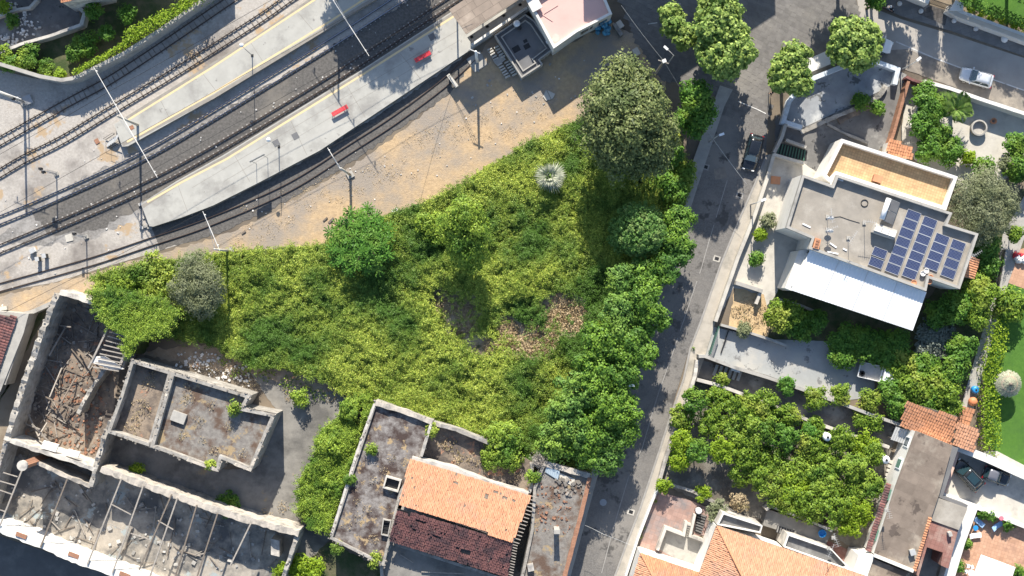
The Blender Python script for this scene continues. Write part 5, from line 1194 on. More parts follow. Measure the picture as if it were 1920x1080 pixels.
MB().box(c+Vector((0,0,.4)), (.9,.75,.8), -.3).build('stack', M['brick'], t); MB().box(c+Vector((0,0,.85)), (1.0,.85,.08), -.3).build('cap', M['terracotta'], t)
for i, (x, y) in enumerate([(1743,520),(1741,528),(1712,530),(1735,508),(1729,513)]):
    c = P(x, y, ZR); MB().lathe(c, [(.22,0),(.32,.35),(.34,.38),(.28,.38),(.24,.3)], 10).build('flower_pot', M['terracotta'] if i < 3 else M['stone_white'], None, '%s pot of the group at the lower end of the panels' % ORD[i], 'pot', group='pots on the flat roof', smooth=True)
# garden court: round basin, pots
c = P(1832,241,0); t = thing('round_basin', 'round concrete basin on the garden court beside the palm', 'basin', c)
MB().lathe(c, [(.9,0),(.95,.4),(.98,.75),(.8,.78),(.78,.3),(.1,.25)], 20).build('rim', M['concrete'], t, smooth=False)
c = P(1860,228,0); t = thing('flower_pot', 'red clay pot on the garden court right of the basin', 'pot', c)
MB().lathe(c, [(.25,0),(.36,.55),(.4,.6),(.3,.6),(.28,.45)], 12).build('pot', M['terracotta'], t); MB().lathe(c+Vector((0,0,.42)), [(.28,0),(.1,.05)], 10).build('soil', M['dirt'], t)
c = P(1895,292,0); t = thing('garden_drum', 'white drum half under the shrubs right of the court', 'drum', c)
MB().lathe(c, [(.35,0),(.36,.8),(.3,.84)], 14).build('drum', M['white_metal'], t)
# rose terrace and the tiled house at the bottom
t = thing('sunken_patio', 'beige-walled sunken patio between the two hip roofs', 'patio', P(1270,985,0))
for pts in ([(1283,1030),(1276,1022),(1240,1012),(1256,985),(1281,1000),(1291,975)],):
    pass
wall_mb([(1233,1032),(1248,990),(1282,1003),(1287,978)], .35, 0, 1.2).build('wall', M['plaster'], t, smooth='raw')
wall_mb([(1303,965),(1294,1005),(1318,1014)], .3, 0, 1.2).build('wall', M['plaster'], t, smooth='raw')
for i in range(6): MB().prism(poly_xy([(1287-i*.5,980+i*4.2),(1301-i*.5,984+i*4.2),(1300-i*.5,988+i*4.2),(1286-i*.5,984+i*4.2)], .9-.14*i), 0, .9-.14*i).build('step', M['concrete_light'], t)
sheet('patio_floor', [(1236,1030),(1250,992),(1330,1012),(1312,1072)], .06, M['concrete'])
t = thing('dark_stair', 'dark steep stairwell beside the sunken patio', 'stairs', P(1315,978,0))
MB().prism(poly_xy([(1306,962),(1326,968),(1314,1002),(1302,998)], .06), 0, .065).build('stairwell', M['black'], t)  # black slab at ground level; the well's shade is only its colour
for i in range(7): MB().beam(P(1308-i*.6,964+i*5,.3), P(1324-i*1.2,969+i*5,.3), .16, .05).build('tread', M['concrete_dark'], t)
c = P(1308,955,0); MB().lathe(c, [(.3,0),(.35,.5),(.38,1.0),(.2,1.05)], 12).build('water_drum', M['white_metal'], None, 'round white drum at the top of the dark stairwell', 'drum')
HB = thing('tiled_house', 'large house with terracotta hip roof at the bottom edge', 'house', P(1450,1120,0))
E = 5.4
def up(p, dz): return Vector((p.x, p.y, p.z+dz))
A, Bq = P(1344,986,E), P(1600,1073,E); C = P(1312,1075,E)
e1 = (Bq-A).normalized(); e2 = (C-A).normalized(); A3 = A; R1 = A+(e1+e2)*8.0+Vector((0,0,2.6)); 
Bfar = A+e1*24; Rfar = R1+e1*10; Cfar = A+e2*16
tiles('roof', [Bfar, A, R1, Rfar], M['terracotta_pale'], HB, deck=M['timber_dark'], w=.21, l=.34, amp=.04)
tiles('roof', [A, Cfar, R1+e2*1.0-Vector((0,0,.3)), R1], M['terracotta_old_shaded'] if False else M['terracotta_pale'], HB, deck=M['timber_dark'], w=.22, l=.34, jit=.02, amp=.045)
MB().tube([A+Vector((0,0,.05)), R1+Vector((0,0,.08))], .11, 7).build('ridge_tiles', M['terracotta'], HB)
MB().prism([p.xy for p in (A+(e1+e2)*.12, Bfar+e2*.12, Bfar+e2*14, A+(e1*.12+e2*14))], 0, E-.15).build('wall', M['white_wall'], HB)
MB().beam(A+Vector((0,0,-.05)), Bfar+Vector((0,0,-.05)), .16, .12).beam(A+Vector((0,0,-.05)), Cfar+Vector((0,0,-.05)), .16, .12).build('gutter', M['timber_dark'], HB)
LW = thing('tiled_wing', 'smaller terracotta hip roof at the bottom beside the street', 'house', P(1240,1110,0))
A, Bq, C = P(1201,1037,E-.4), P(1312,1074,E-.4), P(1184,1095,E-.4); e1 = (Bq-A).normalized(); e2 = (C-A).normalized(); R1 = A+(e1+e2)*5+Vector((0,0,1.7)); L1 = (Bq-A).length
tiles('roof', [Bq, A, R1, R1+e1*max(.5, L1-5)], M['terracotta'], LW, deck=M['timber_dark'], w=.21, l=.34, amp=.04)
tiles('roof', [A, A+e2*12, R1+e2*3, R1], M['terracotta_pale'], LW, deck=M['timber_dark'], w=.22, l=.34, jit=.02, amp=.045)
MB().tube([A+Vector((0,0,.05)), R1+Vector((0,0,.08))], .11, 7).build('ridge_tiles', M['terracotta'], LW)
MB().prism([p.xy for p in (A+(e1+e2)*.12, Bq+e2*.12, Bq+e2*10, A+(e1*.12+e2*10))], 0, E-.6).build('wall', M['white_wall'], LW)
t = thing('balcony', 'white parapet balcony with grey floor along the hip roof edge', 'balcony', P(1400,980,0))
q = poly_xy([(1356,962),(1428,988),(1424,1000),(1452,1010),(1446,1022),(1345,986)], 4.6); flat_roof(t, [(1356,962),(1430,986),(1426,1000),(1345,984)], 4.6, .5, M['plaster'], M['concrete_dark'], M['white_wall'], .13)
t = thing('balcony', 'second white balcony further right along the hip roof edge', 'balcony', P(1500,1020,0))
flat_roof(t, [(1478,1002),(1560,1030),(1590,1062),(1582,1066),(1470,1026)], 4.6, .5, M['plaster'], M['concrete_dark'], M['white_wall'], .13)
t = thing('rear_yard', 'weathered yard platform with stair hole above the hip roof', 'yard', P(1470,985,0))
MB().prism(poly_xy([(1440,955),(1500,975),(1560,998),(1548,1022),(1478,1000),(1430,985)], 1.2), 0, 1.2).build('slab', M['court'], t)
MB().prism(poly_xy([(1458,985),(1490,995),(1485,1008),(1454,998)], 1.21), 1.19, 1.215).build('stair_hole_shade', M['black'], t)  # black plate on the slab, painted for the shade down the stair
for i in range(6): MB().beam(P(1460+i*5,986+i*1.7,1.25), P(1457+i*5,998+i*1.7,1.25), .14, .05).build('tread', M['concrete_dark'], t)
wall('yard_wall', [(1436,956),(1446,950),(1505,972),(1562,996)], .3, 0, 2.0, M['plaster'], 'old plaster wall between orchard and the tiled house yard', jag=.1)
c = P(1540,999,1.2); MB().lathe(c, [(.4,0),(.48,.55),(.42,.57),(.38,.1),(.05,.08)], 14).build('blue_tub', M['blue_plastic'], None, 'blue plastic tub at the end of the tiled house yard', 'tub')
antenna('roof antenna over the red paving at the bottom', 1562, 1008, 1.5); antenna('second roof antenna beside the red paving', 1553, 1028, 1.4)
# ------------------------------------------------------------------ long brown-roofed building and its court
BP = [(1718,809),(1785,836),(1760,926),(1712,1068),(1640,1040),(1680,912)]
t = thing('long_building', 'long building with stained brown flat roof and white side wall', 'building', base_of(BP))
q = poly_xy(BP, 4.6); MB().prism(q, 0, 4.45).build('wall', M['white_wall'], t); MB().prism(offset(q, -.08), 4.45, 4.6).build('roof', M['roof_brown'], t)
MB().prism(poly_xy([(1785,836),(1797,840),(1768,930),(1815,947),(1812,954),(1760,932),(1754,948)], 3.6), 0, 3.6).build('gutter_roof', M['roof_slate'], t)
MB().prism(poly_xy([(1757,933),(1814,953),(1798,994),(1742,974)], 3.9), 0, 3.9).build('rear_roof', M['roof_grey'], t)
q = poly_xy([(1742,975),(1797,992),(1778,1066),(1764,1060),(1768,1036),(1738,1026),(1722,1082),(1712,1068)], 3.7); MB().prism(q, 0, 3.7).build('red_terrace', M['red_tile'], t)
MB().prism(poly_xy([(1738,1027),(1767,1036),(1750,1095),(1718,1085)], .3), 0, .3).build('courtyard_floor', M['asphalt_old'], t)
tiles('ridge_row', [P(1716,1072,4.7),P(1746,972,4.7),P(1740,970,4.85),P(1709,1070,4.85)], M['terracotta'], t, w=.3, l=.22)
MB().prism(poly_xy([(1640,1038),(1714,1068),(1712,1074),(1638,1044)], 4.9), 4.6, 4.9).build('end_parapet', M['white_wall'], t)
MB().prism(poly_xy([(1638,1048),(1706,1075),(1690,1130),(1610,1120)], 4.3), 0, 4.3).build('end_roof', M['roof_brown'], t)
MB().prism(poly_xy([(1610,1040),(1640,1042),(1612,1120),(1588,1110)], 4.5), 0, 4.5).build('white_end_wall', M['white_wall'], t)
wl = (P(1718,809,4.6), P(1680,912,4.6)); e = (wl[1]-wl[0]).normalized(); nx = Vector((e.y,-e.x,0)); nx = nx if nx.x < 0 else -nx
for u, m in ((.22,'glass'),(.62,'green_shutter'),):
    c = wl[0].lerp(wl[1], u); c.z = 3.0; f = MB().box(c+nx*.03, (1.3,.16,1.6), math.atan2(e.y,e.x)).build('window', M['white_metal'], t); MB().box(c+nx*.09, (1.0,.08,1.3), math.atan2(e.y,e.x)).build('pane', M[m], f)
wl = (P(1680,912,4.6), P(1640,1040,4.6)); e = (wl[1]-wl[0]).normalized(); nx = Vector((e.y,-e.x,0)); nx = nx if nx.x < 0 else -nx
for u in (.15,.75):
    c = wl[0].lerp(wl[1], u); c.z = 2.8; f = MB().box(c+nx*.1, (1.3,.2,1.7), math.atan2(e.y,e.x)).build('window', M['green_shutter'], t); MB().box(c+nx*.17, (1.1,.1,1.4), math.atan2(e.y,e.x)).build('pane', M['glass'], f)
a = wl[0]+nx*.25; b = wl[1]+nx*.25; a.z = b.z = 3.6
tiles('eave_tiles', [b+nx*.5-Vector((0,0,.25)), a+nx*.5-Vector((0,0,.25)), a, b], M['terracotta_old_shaded'], t, w=.3, l=.3)
antenna('roof antenna on the eave of the long brown roof', 1661, 956, 1.2)
c = P(1709,1034,4.6); t3 = thing('roof_vent', 'small grey vent near the lower end of the brown roof', 'vent', c)
MB().box(c+Vector((0,0,.25)), (.55,.6,.5), .3).build('vent_box', M['concrete'], t3); MB().box(c+Vector((0,0,.53)), (.65,.7,.06), .3).build('vent_cap', M['galv'], t3)
c = P(1779,1000,3.7); MB().box(c+Vector((0,0,.3)), (.4,.5,.6), .3).build('terrace_pier', M['stone'], None, 'small beige pier on the red terrace', 'pier')
# tiled sheds at the head of the court
t = thing('tiled_shed', 'orange-tiled lean-to roof above the long brown roof', 'shed', P(1745,800,0))
MB().prism(poly_xy([(1704,760),(1790,783),(1782,832),(1694,796)], 2.6), 0, 2.5).build('wall', M['plaster'], t)
tiles('roof', [P(1784,836,2.7),P(1688,798,2.7),P(1700,754,3.7),P(1795,781,3.7)], M['terracotta'], t, deck=M['timber_dark'], w=.3, l=.4)
t = thing('tiled_shed', 'pale pinkish tiled roof at the head of the car court', 'shed', P(1810,818,0))
MB().prism(poly_xy([(1796,797),(1830,810),(1823,842),(1790,830)], 2.5), 0, 2.4).build('wall', M['plaster'], t)
tiles('roof', [P(1826,848,2.6),P(1786,833,2.6),P(1795,793,3.1),P(1836,808,3.1)], M['terracotta_pale'], t, deck=M['timber_dark'], w=.3, l=.4)
t = thing('tiled_hutch', 'small square hutch with orange ribbed roof beside the lane', 'shed', P(1808,780,0))
MB().prism(poly_xy([(1799,766),(1822,773),(1817,794),(1794,787)], 1.9), 0, 1.8).build('wall', M['plaster'], t)
tiles('roof', [P(1818,797,1.9),P(1792,789,1.9),P(1799,763,2.2),P(1825,771,2.2)], M['terracotta'], t, deck=M['timber_dark'], w=.36, l=.5)
t = thing('ribbed_shed', 'small grey ribbed lean-to left of the white side wall', 'shed', P(1688,818,0))
corr('roof', P(1680,800,2.0), P(1706,808,2.0), P(1694,832,1.8), P(1670,824,1.8), M['galv'], t, .3, .05)
for x, y in ((1682,803),(1703,810),(1692,829),(1673,822)):
    c = P(x,y,1.8); MB().box((c.x,c.y,.9), (.1,.1,1.75)).build('post', M['timber'], t)
c = P(1825,730,0); t = thing('blue_drum', 'bright blue plastic drum beside the lane', 'drum', c)
MB().lathe(c, [(.38,0),(.46,.3),(.46,.8),(.38,.95),(.2,.97)], 14).build('drum', M['blue_plastic'], t, smooth=True); MB().lathe(c+Vector((0,0,.97)), [(.12,0),(.12,.05)], 10).build('cap', M['black'], t)
c = P(1821,752,0); MB().lathe(c, [(.3,0),(.5,.3),(.55,.6),(.42,.95),(.2,1.05)], 16).build('clay_jar', M['orange_plastic'], None, 'round orange clay jar below the blue drum', 'jar', smooth=True)
t = thing('court_wall', 'white wall along the upper side of the car court', 'wall', P(1860,868,0)); wall_mb([(1795,838),(1852,860),(1925,893),(2100,965)], .95, 0, 1.9).build('wall', M['white_wall'], t, smooth='raw')
wall('court_wall', [(1797,846),(1769,928)], .4, 0, 1.0, pm('pink_cap', (.68,.46,.37), (.6,.42,.35), 1), 'pink-capped wall beside the black sport utility car')
wall('court_wall', [(1768,928),(1830,950),(1925,988),(2100,1060)], .55, 0, 1.1, M['white_wall'], 'white wall between car court and tiled patio')
wall('court_wall', [(1824,950),(1800,1015),(1776,1095)], 1.3, 0, 1.6, M['white_wall'], 'broad white wall along the left side of the tiled patio')
# patio things
t = thing('patio_awning', 'large white square sunshade on the tiled patio', 'parasol', P(1870,1065,0))
A, B, C, D = P(1840,1040,2.7), P(1904,1064,2.7), P(1886,1118,2.7), P(1818,1098,2.7); ctr = (A+B+C+D)/4+Vector((0,0,.5))
MB().add([A,B,C,D,ctr]+[p-Vector((0,0,.15)) for p in (A,B,C,D)], [(0,1,4),(1,2,4),(2,3,4),(3,0,4),(0,5,6,1),(1,6,7,2),(2,7,8,3),(3,8,5,0)]).build('canopy', M['white_fabric'], t)
MB().tube([(ctr.x,ctr.y,0),(ctr.x,ctr.y,3.1)], .05, 8).build('pole', M['white_metal'], t); MB().box((ctr.x,ctr.y,.1), (.8,.8,.12)).build('foot', M['concrete'], t)
def lounger(label, x, y, rz, m):
    t = thing('sun_lounger', label, 'lounger', (0,0,0)); MB().box((.1,0,.34), (1.1,.6,.06)).build('seat', m, t)
    MB().box((-.62,0,.52), (.6,.6,.06), 0, Matrix.Rotation(.6,3,'Y')).build('backrest', m, t)
    for sx in (-.4,.55):
        for sy in (-.25,.25): MB().box((sx,sy,.16), (.05,.05,.32)).build('leg', M['white_metal'], t)
    t.location = P(x, y, .05); t.location.z = .055; t.rotation_euler = (0,0,rz)
lounger('light blue lounger in the patio corner beside the blue parasol base', 1835, 979, -.7, M['blue_fabric'])
lounger('pale blue lounger below the pink tub', 1869, 984, .55, M['blue_fabric'])
lounger('white lounger beside the patio wall', 1828, 1003, .1, M['white_fabric'])
c = P(1827,989,.05); t = thing('round_stool', 'round blue stool in the patio corner', 'stool', c)
MB().lathe(c+Vector((0,0,.4)), [(.3,0),(.33,.03),(.3,.07)], 14).build('seat', M['blue_plastic'], t)
for k in range(3): MB().box(c+Vector((.2*math.cos(k*2.1),.2*math.sin(k*2.1),.2)), (.05,.05,.4)).build('leg', M['blue_plastic'], t)
c = P(1876,971,1.1); MB().lathe(c, [(.2,0),(.3,.25),(.26,.3),(.1,.3)], 12).build('pink_tub', plain('pink_plastic', (.7,.2,.25), .4), None, 'pink tub standing on the patio wall', 'tub')
t = thing('patio_table', 'small white round table beside the white sunshade', 'table', P(1817,1072,.05)); c = P(1817,1072,.05)
MB().lathe(c+Vector((0,0,.7)), [(.42,0),(.42,.04)], 16).build('table_top', M['white_metal'], t); MB().tube([c, c+Vector((0,0,.7))], .05, 8).build('leg', M['white_metal'], t); MB().lathe(c, [(.25,0),(.1,.06)], 12).build('base', M['white_metal'], t)
for i, (x, y) in enumerate([(1812,1060),(1820,1062),(1809,1070)]):
    c = P(x, y, .05); t = thing('patio_chair', ['white chair above the round patio table','white chair beside the round patio table','white chair next to the patio wall'][i], 'chair', c, 'white patio chairs')
    MB().box(c+Vector((0,0,.43)), (.44,.44,.05), .4*i).build('seat', M['white_metal'], t); MB().box(c+Vector((-.2,.1,.66)), (.06,.42,.42), .4*i).build('backrest', M['white_metal'], t)
    for sx in (-.17,.17):
        for sy in (-.17,.17): MB().box(c+Vector((sx,sy,.21)), (.04,.04,.42)).build('leg', M['white_metal'], t)
for i, (x, y, r, lab) in enumerate([(1842,964,8,'plant left of the pink tub on the patio'),(1858,968,7,'plant beside the pink tub on the patio'),(1890,985,9,'plant right of the pink tub on the patio'),(1812,1020,7,'plant at the patio wall below the white lounger'),(1797,1062,10,'tall grass plant at the bottom of the patio wall'),(1912,1075,12,'plant at the bottom right corner')]):
    shrub('patio_plant', lab, x, y, r, 1.1, F['shade'], 'plant')
wall('low_wall', [(1888,468),(1876,540)], .25, 0, 1.2, M['concrete'], 'thin wall between lane and orange terrace, right edge')
t = thing('laundry_heap', 'heap of white and red cloth on the orange terrace, right edge', 'cloth', P(1912,486,0))
for i in range(7):
    c = P(1904+i*3, 478+(i*5) % 14, .3); mb = MB(); mb.lathe(c, [(.3,-.25),(.45,0),(.3,.25),(.08,.35)], 9); mb.v = [(x+R.uniform(-.12,.12), y+R.uniform(-.12,.12), z) for x, y, z in mb.v]; mb.build('cloth', M['white_fabric'] if i % 3 else M['red_metal'], t, smooth=True)
# ------------------------------------------------------------------ ruined farmstead at the bottom left
ZW = 4.3
def crumbs(t, pts, th, z):
    # loose stones left on the broken wall top
    mb = MB(); c = densify([P(x, y, z).xy for x, y in pts], .38)
    for p in c:
        for k in range(R.choice((0,1,1,2))):
            s = R.uniform(.06,.24); mb.box((p.x+R.uniform(-.5,.5)*th, p.y+R.uniform(-.5,.5)*th, z+R.uniform(-.12,.06)), (s,s*.8,s*.7), R.uniform(0,3), Matrix.Rotation(R.uniform(-.5,.5),3,'X'))
    mb.build('loose_stones', M['rubble_stone'], t, kind='stuff')
def rw(t, pts, th=.45, z1=ZW, z0=0.0, jag=.35, m='ruin_wall', cap=True):
    wall_mb(pts, th*.85, z0, z1, jag*1.5, .25).build('wall', M[m], t, smooth='raw')
    if m == 'ruin_wall': crumbs(t, pts, th*.85, z1)
t = thing('roofless_hall', 'roofless ruined hall with burnt beams at the far left', 'ruin', base_of([(110,550),(12,825),(180,890)])); HL = t
rw(t, [(106,551),(84,605),(60,670),(38,735),(12,826)], .75)
rw(t, [(112,548),(140,556),(172,568)], .6, jag=.1, m='plaster')
rw(t, [(196,690),(165,735),(146,775)], .5, 2.8); rw(t, [(240,640),(228,690)], .5, 3.6, m='plaster')
rw(t, [(206,790),(193,822),(178,880),(170,912)], .6, 4.0)
rw(t, [(14,824),(60,842),(120,860),(180,882)], .55, 4.2, jag=.15, m='plaster')
rw(t, [(10,828),(0,858),(-20,930),(-40,990)], .6, 4.2)
rw(t, [(70,868),(120,892),(168,912)], .5, 3.6, jag=.15, m='ruin_cap')
MB().prism(poly_xy([(82,826),(110,834),(104,848),(76,840)], 4.1), 3.8, 4.1).build('slab_remnant', M['white_wall'], t); MB().prism(poly_xy([(128,842),(150,848),(146,858),(122,852)], 4.1), 3.8, 4.1).build('slab_remnant', M['white_wall'], t)
# grey plaster patches on the west wall as window recesses
for u in (.15,.35,.55,.75):
    c = P(106,551,3).lerp(P(12,826,3), u); MB().box((c.x+.36,c.y,2.4), (.12,1.6,1.6), -.33).build('window', M['concrete_dark'], t)
c = P(86,857,0); t = thing('brick_chimney', 'tall square brick chimney leaning over the ruined hall', 'chimney', c)
MB().tube([c, c+Vector((0,0,7.0))], [.55,.5], 4).build('shaft', M['brick'], t); MB().tube([c+Vector((0,0,7.0)), c+Vector((0,0,7.3))], [.62,.62], 12).build('crown', M['plaster'], t)
# flat-roofed blocks of the ruin
R1 = [(322,697),(469,742),(456,765),(516,777),(470,883),(415,861),(408,884),(282,838)]
t = thing('ruined_block', 'ruined block with cracked grey flat roof and weeds', 'ruin', base_of(R1)); flat_roof(t, R1, 5.0, .8, M['ruin_wall'], M['ruin_roof'], M['ruin_wall'], .38); crumbs(t, R1+[R1[0]], .4, 5.0)
for pts in (R1+[R1[0]],): wall_mb([(x*.985+400*.015, y*.985+790*.015) for x, y in pts], .3, 4.9, 5.06, .3, .25).build('parapet_rubble', M['ruin_cap'], t, smooth='raw')
c = P(336,782,4.2); MB().box(c+Vector((0,0,.2)), (1.7,1.2,.4), -.35).build('roof_hatch', M['concrete'], t)
weeds('roof_weeds', None, [(352,745,14),(350,725,8),(372,790,12),(342,815,10),(395,760,9),(430,800,10),(455,850,9),(400,845,10),(380,825,8)], F['dry'], t, 4.2, .2, per=70)
R2 = [(246,674),(322,697),(282,838),(200,811),(226,740)]
t = thing('collapsed_room', 'half-collapsed room full of straw between hall and grey roof', 'ruin', base_of(R2)); flat_roof(t, R2, 4.8, 1.6, M['ruin_wall'], M['rubble'], M['ruin_wall'], .38); crumbs(t, R2+[R2[0]], .4, 4.8)
weeds('roof_weeds', None, [(280,720,14),(262,770,22),(250,800,16),(285,700,10)], F['dry'], t, 3.2, .22, per=70)
# south shed
t = thing('roofless_shed', 'long roofless shed with bare roof beams, bottom left', 'ruin', base_of([(0,990),(190,880),(560,1000),(300,1090)])); SH = t
rw(t, [(188,880),(260,906),(350,938),(450,972),(560,1001)], .85, 4.2, jag=.18, m='ruin_cap'); rw(t, [(558,1002),(545,1040),(528,1090)], .6, 3.8)
rw(t, [(-60,975),(0,992),(60,1015),(130,1045),(250,1088),(330,1125)], 1.0, 4.2, jag=.1, m='white_wall')
for x, y in [(40,1004),(138,1041),(234,1078)]:
    c = P(x, y, 4.2); MB().box((c.x,c.y,4.2), (1.3,.5,.12), -.36).build('wall_recess', M['brick'], t)
MB().prism(poly_xy([(508,1010),(524,1014),(524,1044),(508,1040)], 2.5), 0, 2.5).build('pier', M['plaster'], t)
def beam(lab, a, b, za, zb, w=.16, dark=False, group=None):
    A, B = P(*a, za), P(*b, zb); MB().beam(A, B, w, w*1.15).build('timber_beam', M['timber_dark'] if dark else M['timber'], None, lab, 'beam', group=group or 'bare beams of the roofless shed')
for i, (a, b) in enumerate([((42,880),(0,985)),((126,899),(76,1026)),((228,897),(164,1058)),((269,910),(211,1074)),((322,927),(261,1068)),((333,933),(280,1084)),((369,947),(326,1090)),((408,963),(365,1095)),((470,982),(432,1060))]):
    beam('%s bare roof beam from the left spanning the roofless shed' % ORD[i], a, b, 4.25, 4.3, .16, i in (1,4,6,7))
for i, (a, b) in enumerate([((6,886),(33,894)),((0,902),(28,910)),((0,919),(23,927)),((0,956),(12,960)),((208,945),(246,965)),((205,982),(230,994)),((245,1000),(282,1012)),((296,976),(325,993))]):
    beam('%s short cross rafter from the left in the roofless shed' % ORD[i], a, b, 4.3, 4.3, .1)
for i, (a, b) in enumerate([((128,865),(60,795)),((64,735),(140,768)),((122,615),(92,667)),((116,690),(93,745)),((143,705),(114,756)),((48,765),(75,824)),((35,790),(75,805)),((147,655),(172,680)),((110,610),(132,613)),((88,793),(72,818))]):
    beam('%s fallen pale beam counted from the shed end of the roofless hall' % ORD[i], a, b, .5, 2.2, .14, i % 3 == 1, 'fallen beams in the roofless hall')
# rafter ladder left standing between hall and ivy
for i in range(9):
    k = i/8; beam('%s rung from the top of the bare rafter frame under the ivy' % ORD[i], (206-30*k-4*max(0,k-.6), 622+66*k), (243-14*k-12*max(0,k-.5), 634+62*k), 3.9, 3.9, .12, False, 'rungs of the rafter frame')
beam('left side rail of the bare rafter frame under the ivy', (204,612), (166,690), 3.75, 3.75, .2, False, 'rails of the rafter frame'); beam('right side rail of the bare rafter frame under the ivy', (244,640), (226,684), 3.75, 3.75, .3, False, 'rails of the rafter frame')
# broken slab between the rafter frame halves
t = thing('slab_fragment', 'white broken slab fragment across the rafter frame', 'slab', P(205,675,0)); MB().prism(poly_xy([(176,668),(196,668),(222,684),(232,692),(212,694),(172,680)], 3.7), 3.45, 3.68).build('slab', M['white_wall'], t)
# debris on the floors
def tl(nm, x, y, l, a, dark):
    sz = ('long' if l > 19 else 'medium' if l > 13 else 'short')+(' dark' if dark else ' pale')
    d = ['lying level', 'slanting down right', 'lying upright', 'slanting up right'][int((a/3.1416*4+.5)) % 4]
    if nm == 'shed':
        k = max(0, min(12, int((x+(y-900)*.38-40)/52))); return '%s timber %s, %s bay of the roofless shed, %s' % (sz, d, ORD[k], 'by the white wall' if y > 975+(x-190)*.33 else 'towards the court wall')
    return '%s timber %s on the hall floor, %s part, %s' % (sz, d, 'top' if y < 650 else 'upper' if y < 710 else 'middle' if y < 770 else 'lower', 'by the outer wall' if x < 118-(y-560)*.30+45 else 'towards the straw room')
for (n, xr, yr, fl, nm) in ((80, (40,215), (600,860), lambda x, y: y < 545+(x-105)*-2.9+880-545 and x > 30+(825-y)*.34, 'hall'), (70, (20,520), (900,1060), lambda x, y: y > 885+(x-190)*.33 and y < 1000+x*.33, 'shed')):
    k = 0; used = set(); tries = 0
    while k < n and tries < 6000:
        tries += 1
        x, y = R.uniform(*xr), R.uniform(*yr)
        if not fl(x, y): continue
        a = R.uniform(0,3.14); l = R.uniform(8,26); dx, dy = l*math.cos(a), l*math.sin(a)
        A, B = P(x-dx, y-dy, .1), P(x+dx, y+dy, R.uniform(.15,.6)); dk = R.random() < .7; lb = tl(nm, x, y, l, a, dk)
        if lb in used: continue
        used.add(lb)
        MB().beam(A, B, R.uniform(.05,.12)).build('broken_timber', M['timber_dark'] if dk else M['timber'], None, lb, 'timber', group='broken timbers in the roofless '+nm); k += 1
def rubble(label, xr, yr, n, m, fl=lambda x, y: True, z=0.0, smax=.45):
    mb = MB(); k = 0
    while k < n:
        x, y = R.uniform(*xr), R.uniform(*yr)
        if not fl(x, y): continue
        c = P(x, y, z); s = smax*R.random()**2+.08; mb.box((c.x,c.y,z+s*.25), (s,s*R.uniform(.5,1),s*.5), R.uniform(0,3), Matrix.Rotation(R.uniform(-.4,.4),3,'X')); k += 1
    return mb.build('rubble', M[m], None, label, 'rubble', kind='stuff')
hall_in = lambda x, y: x > 118-(y-560)*.30 and x < 235-(y-560)*.16
rubble('grey and brown rubble covering the floor of the roofless hall', (30,230), (570,860), 420, 'rubble_stone', hall_in, 0, .36); rubble('broken red bricks and tiles in the middle of the roofless hall', (90,190), (680,850), 260, 'brick', hall_in, 0, .3)
rubble('pale rubble along the floor of the roofless shed', (20,530), (900,1070), 260, 'stone', lambda x, y: y > 890+(x-190)*.33 and y < 1000+x*.33)
rubble('pale rubble on the bank above the ruined block', (330,470), (660,730), 200, 'stone_white', lambda x, y: y < 672+(x-250)*.30-4, 0, .3)
# small remnants on the bare bank, left shed with ribbed roof
t = thing('ribbed_shed', 'shed with reddish ribbed roof at the left edge', 'shed', P(-10,660,0))
MB().prism(poly_xy([(-120,575),(52,588),(46,610),(8,722),(-40,720),(-120,700)], 3.0), 0, 2.6).build('wall', M['concrete'], t)
MB().prism(poly_xy([(33,588),(54,588),(44,625),(0,735),(-30,735),(10,660)], 2.75), 2.6, 2.75).build('gutter_slab', M['concrete'], t)
tiles('roof', [P(32,594,3.0),P(-10,715,3.0),P(-110,700,3.9),P(-80,580,3.9)], M['terracotta_old_shaded'], t, deck=M['timber_dark'], w=.34, l=.4)
wall('railway_wall', [(12,596),(60,585),(102,566)], .5, 0, 1.3, M['concrete'], 'low grey wall between dry verge and the ribbed shed')
c = P(8,578,0); MB().box(c+Vector((0,0,.25)), (1.0,.45,.5), .1).build('concrete_block', M['concrete_light'], None, 'pale concrete block on the verge at the left edge', 'block')
# ------------------------------------------------------------------ ruined farmhouse with the terracotta roof
B1 = [(703,752),(812,790),(790,858),(752,925),(720,1062),(618,1010),(660,880)]
t = thing('ruined_farmhouse', 'ruined farmhouse wing with black-stained flat roof', 'ruin', base_of(B1)); flat_roof(t, B1, 4.6, .4, M['ruin_wall'], M['ruin_roof_dark'], M['ruin_wall'], .3); crumbs(t, B1+[B1[0]], .35, 4.6)
wall_mb([(705,756),(760,772),(810,792)], .6, 4.0, 4.75, .2, .15).build('wall_top', M['ruin_cap'], t, smooth='raw'); wall_mb([(702,758),(672,840),(622,1000)], .3, 4.0, 4.68, .1, .15).build('wall_top', M['plaster'], t, smooth='raw')
wall_mb([(808,796),(790,856)], .3, 4.0, 4.75, .15, .1).build('wall_top', M['plaster'], t, smooth='raw')
weeds('roof_weeds', None, [(650,985,10),(672,970,12),(690,955,10),(700,900,9),(670,940,8),(720,880,9),(735,860,8),(700,1010,10)], F['dry'], t, 4.2, .18, per=60)
t = thing('roof_hatch', 'square concrete hatch with dark hole on the stained roof', 'hatch', P(736,906,4.2)); c = P(736,906,4.2)
o = [Vector((c.x+x*.95, c.y+y*.75)) for x, y in ((-1,-1),(1,-1),(1,1),(-1,1))]; m3 = Matrix.Rotation(-.28,2); o = [c.xy+m3 @ (p-c.xy) for p in o]
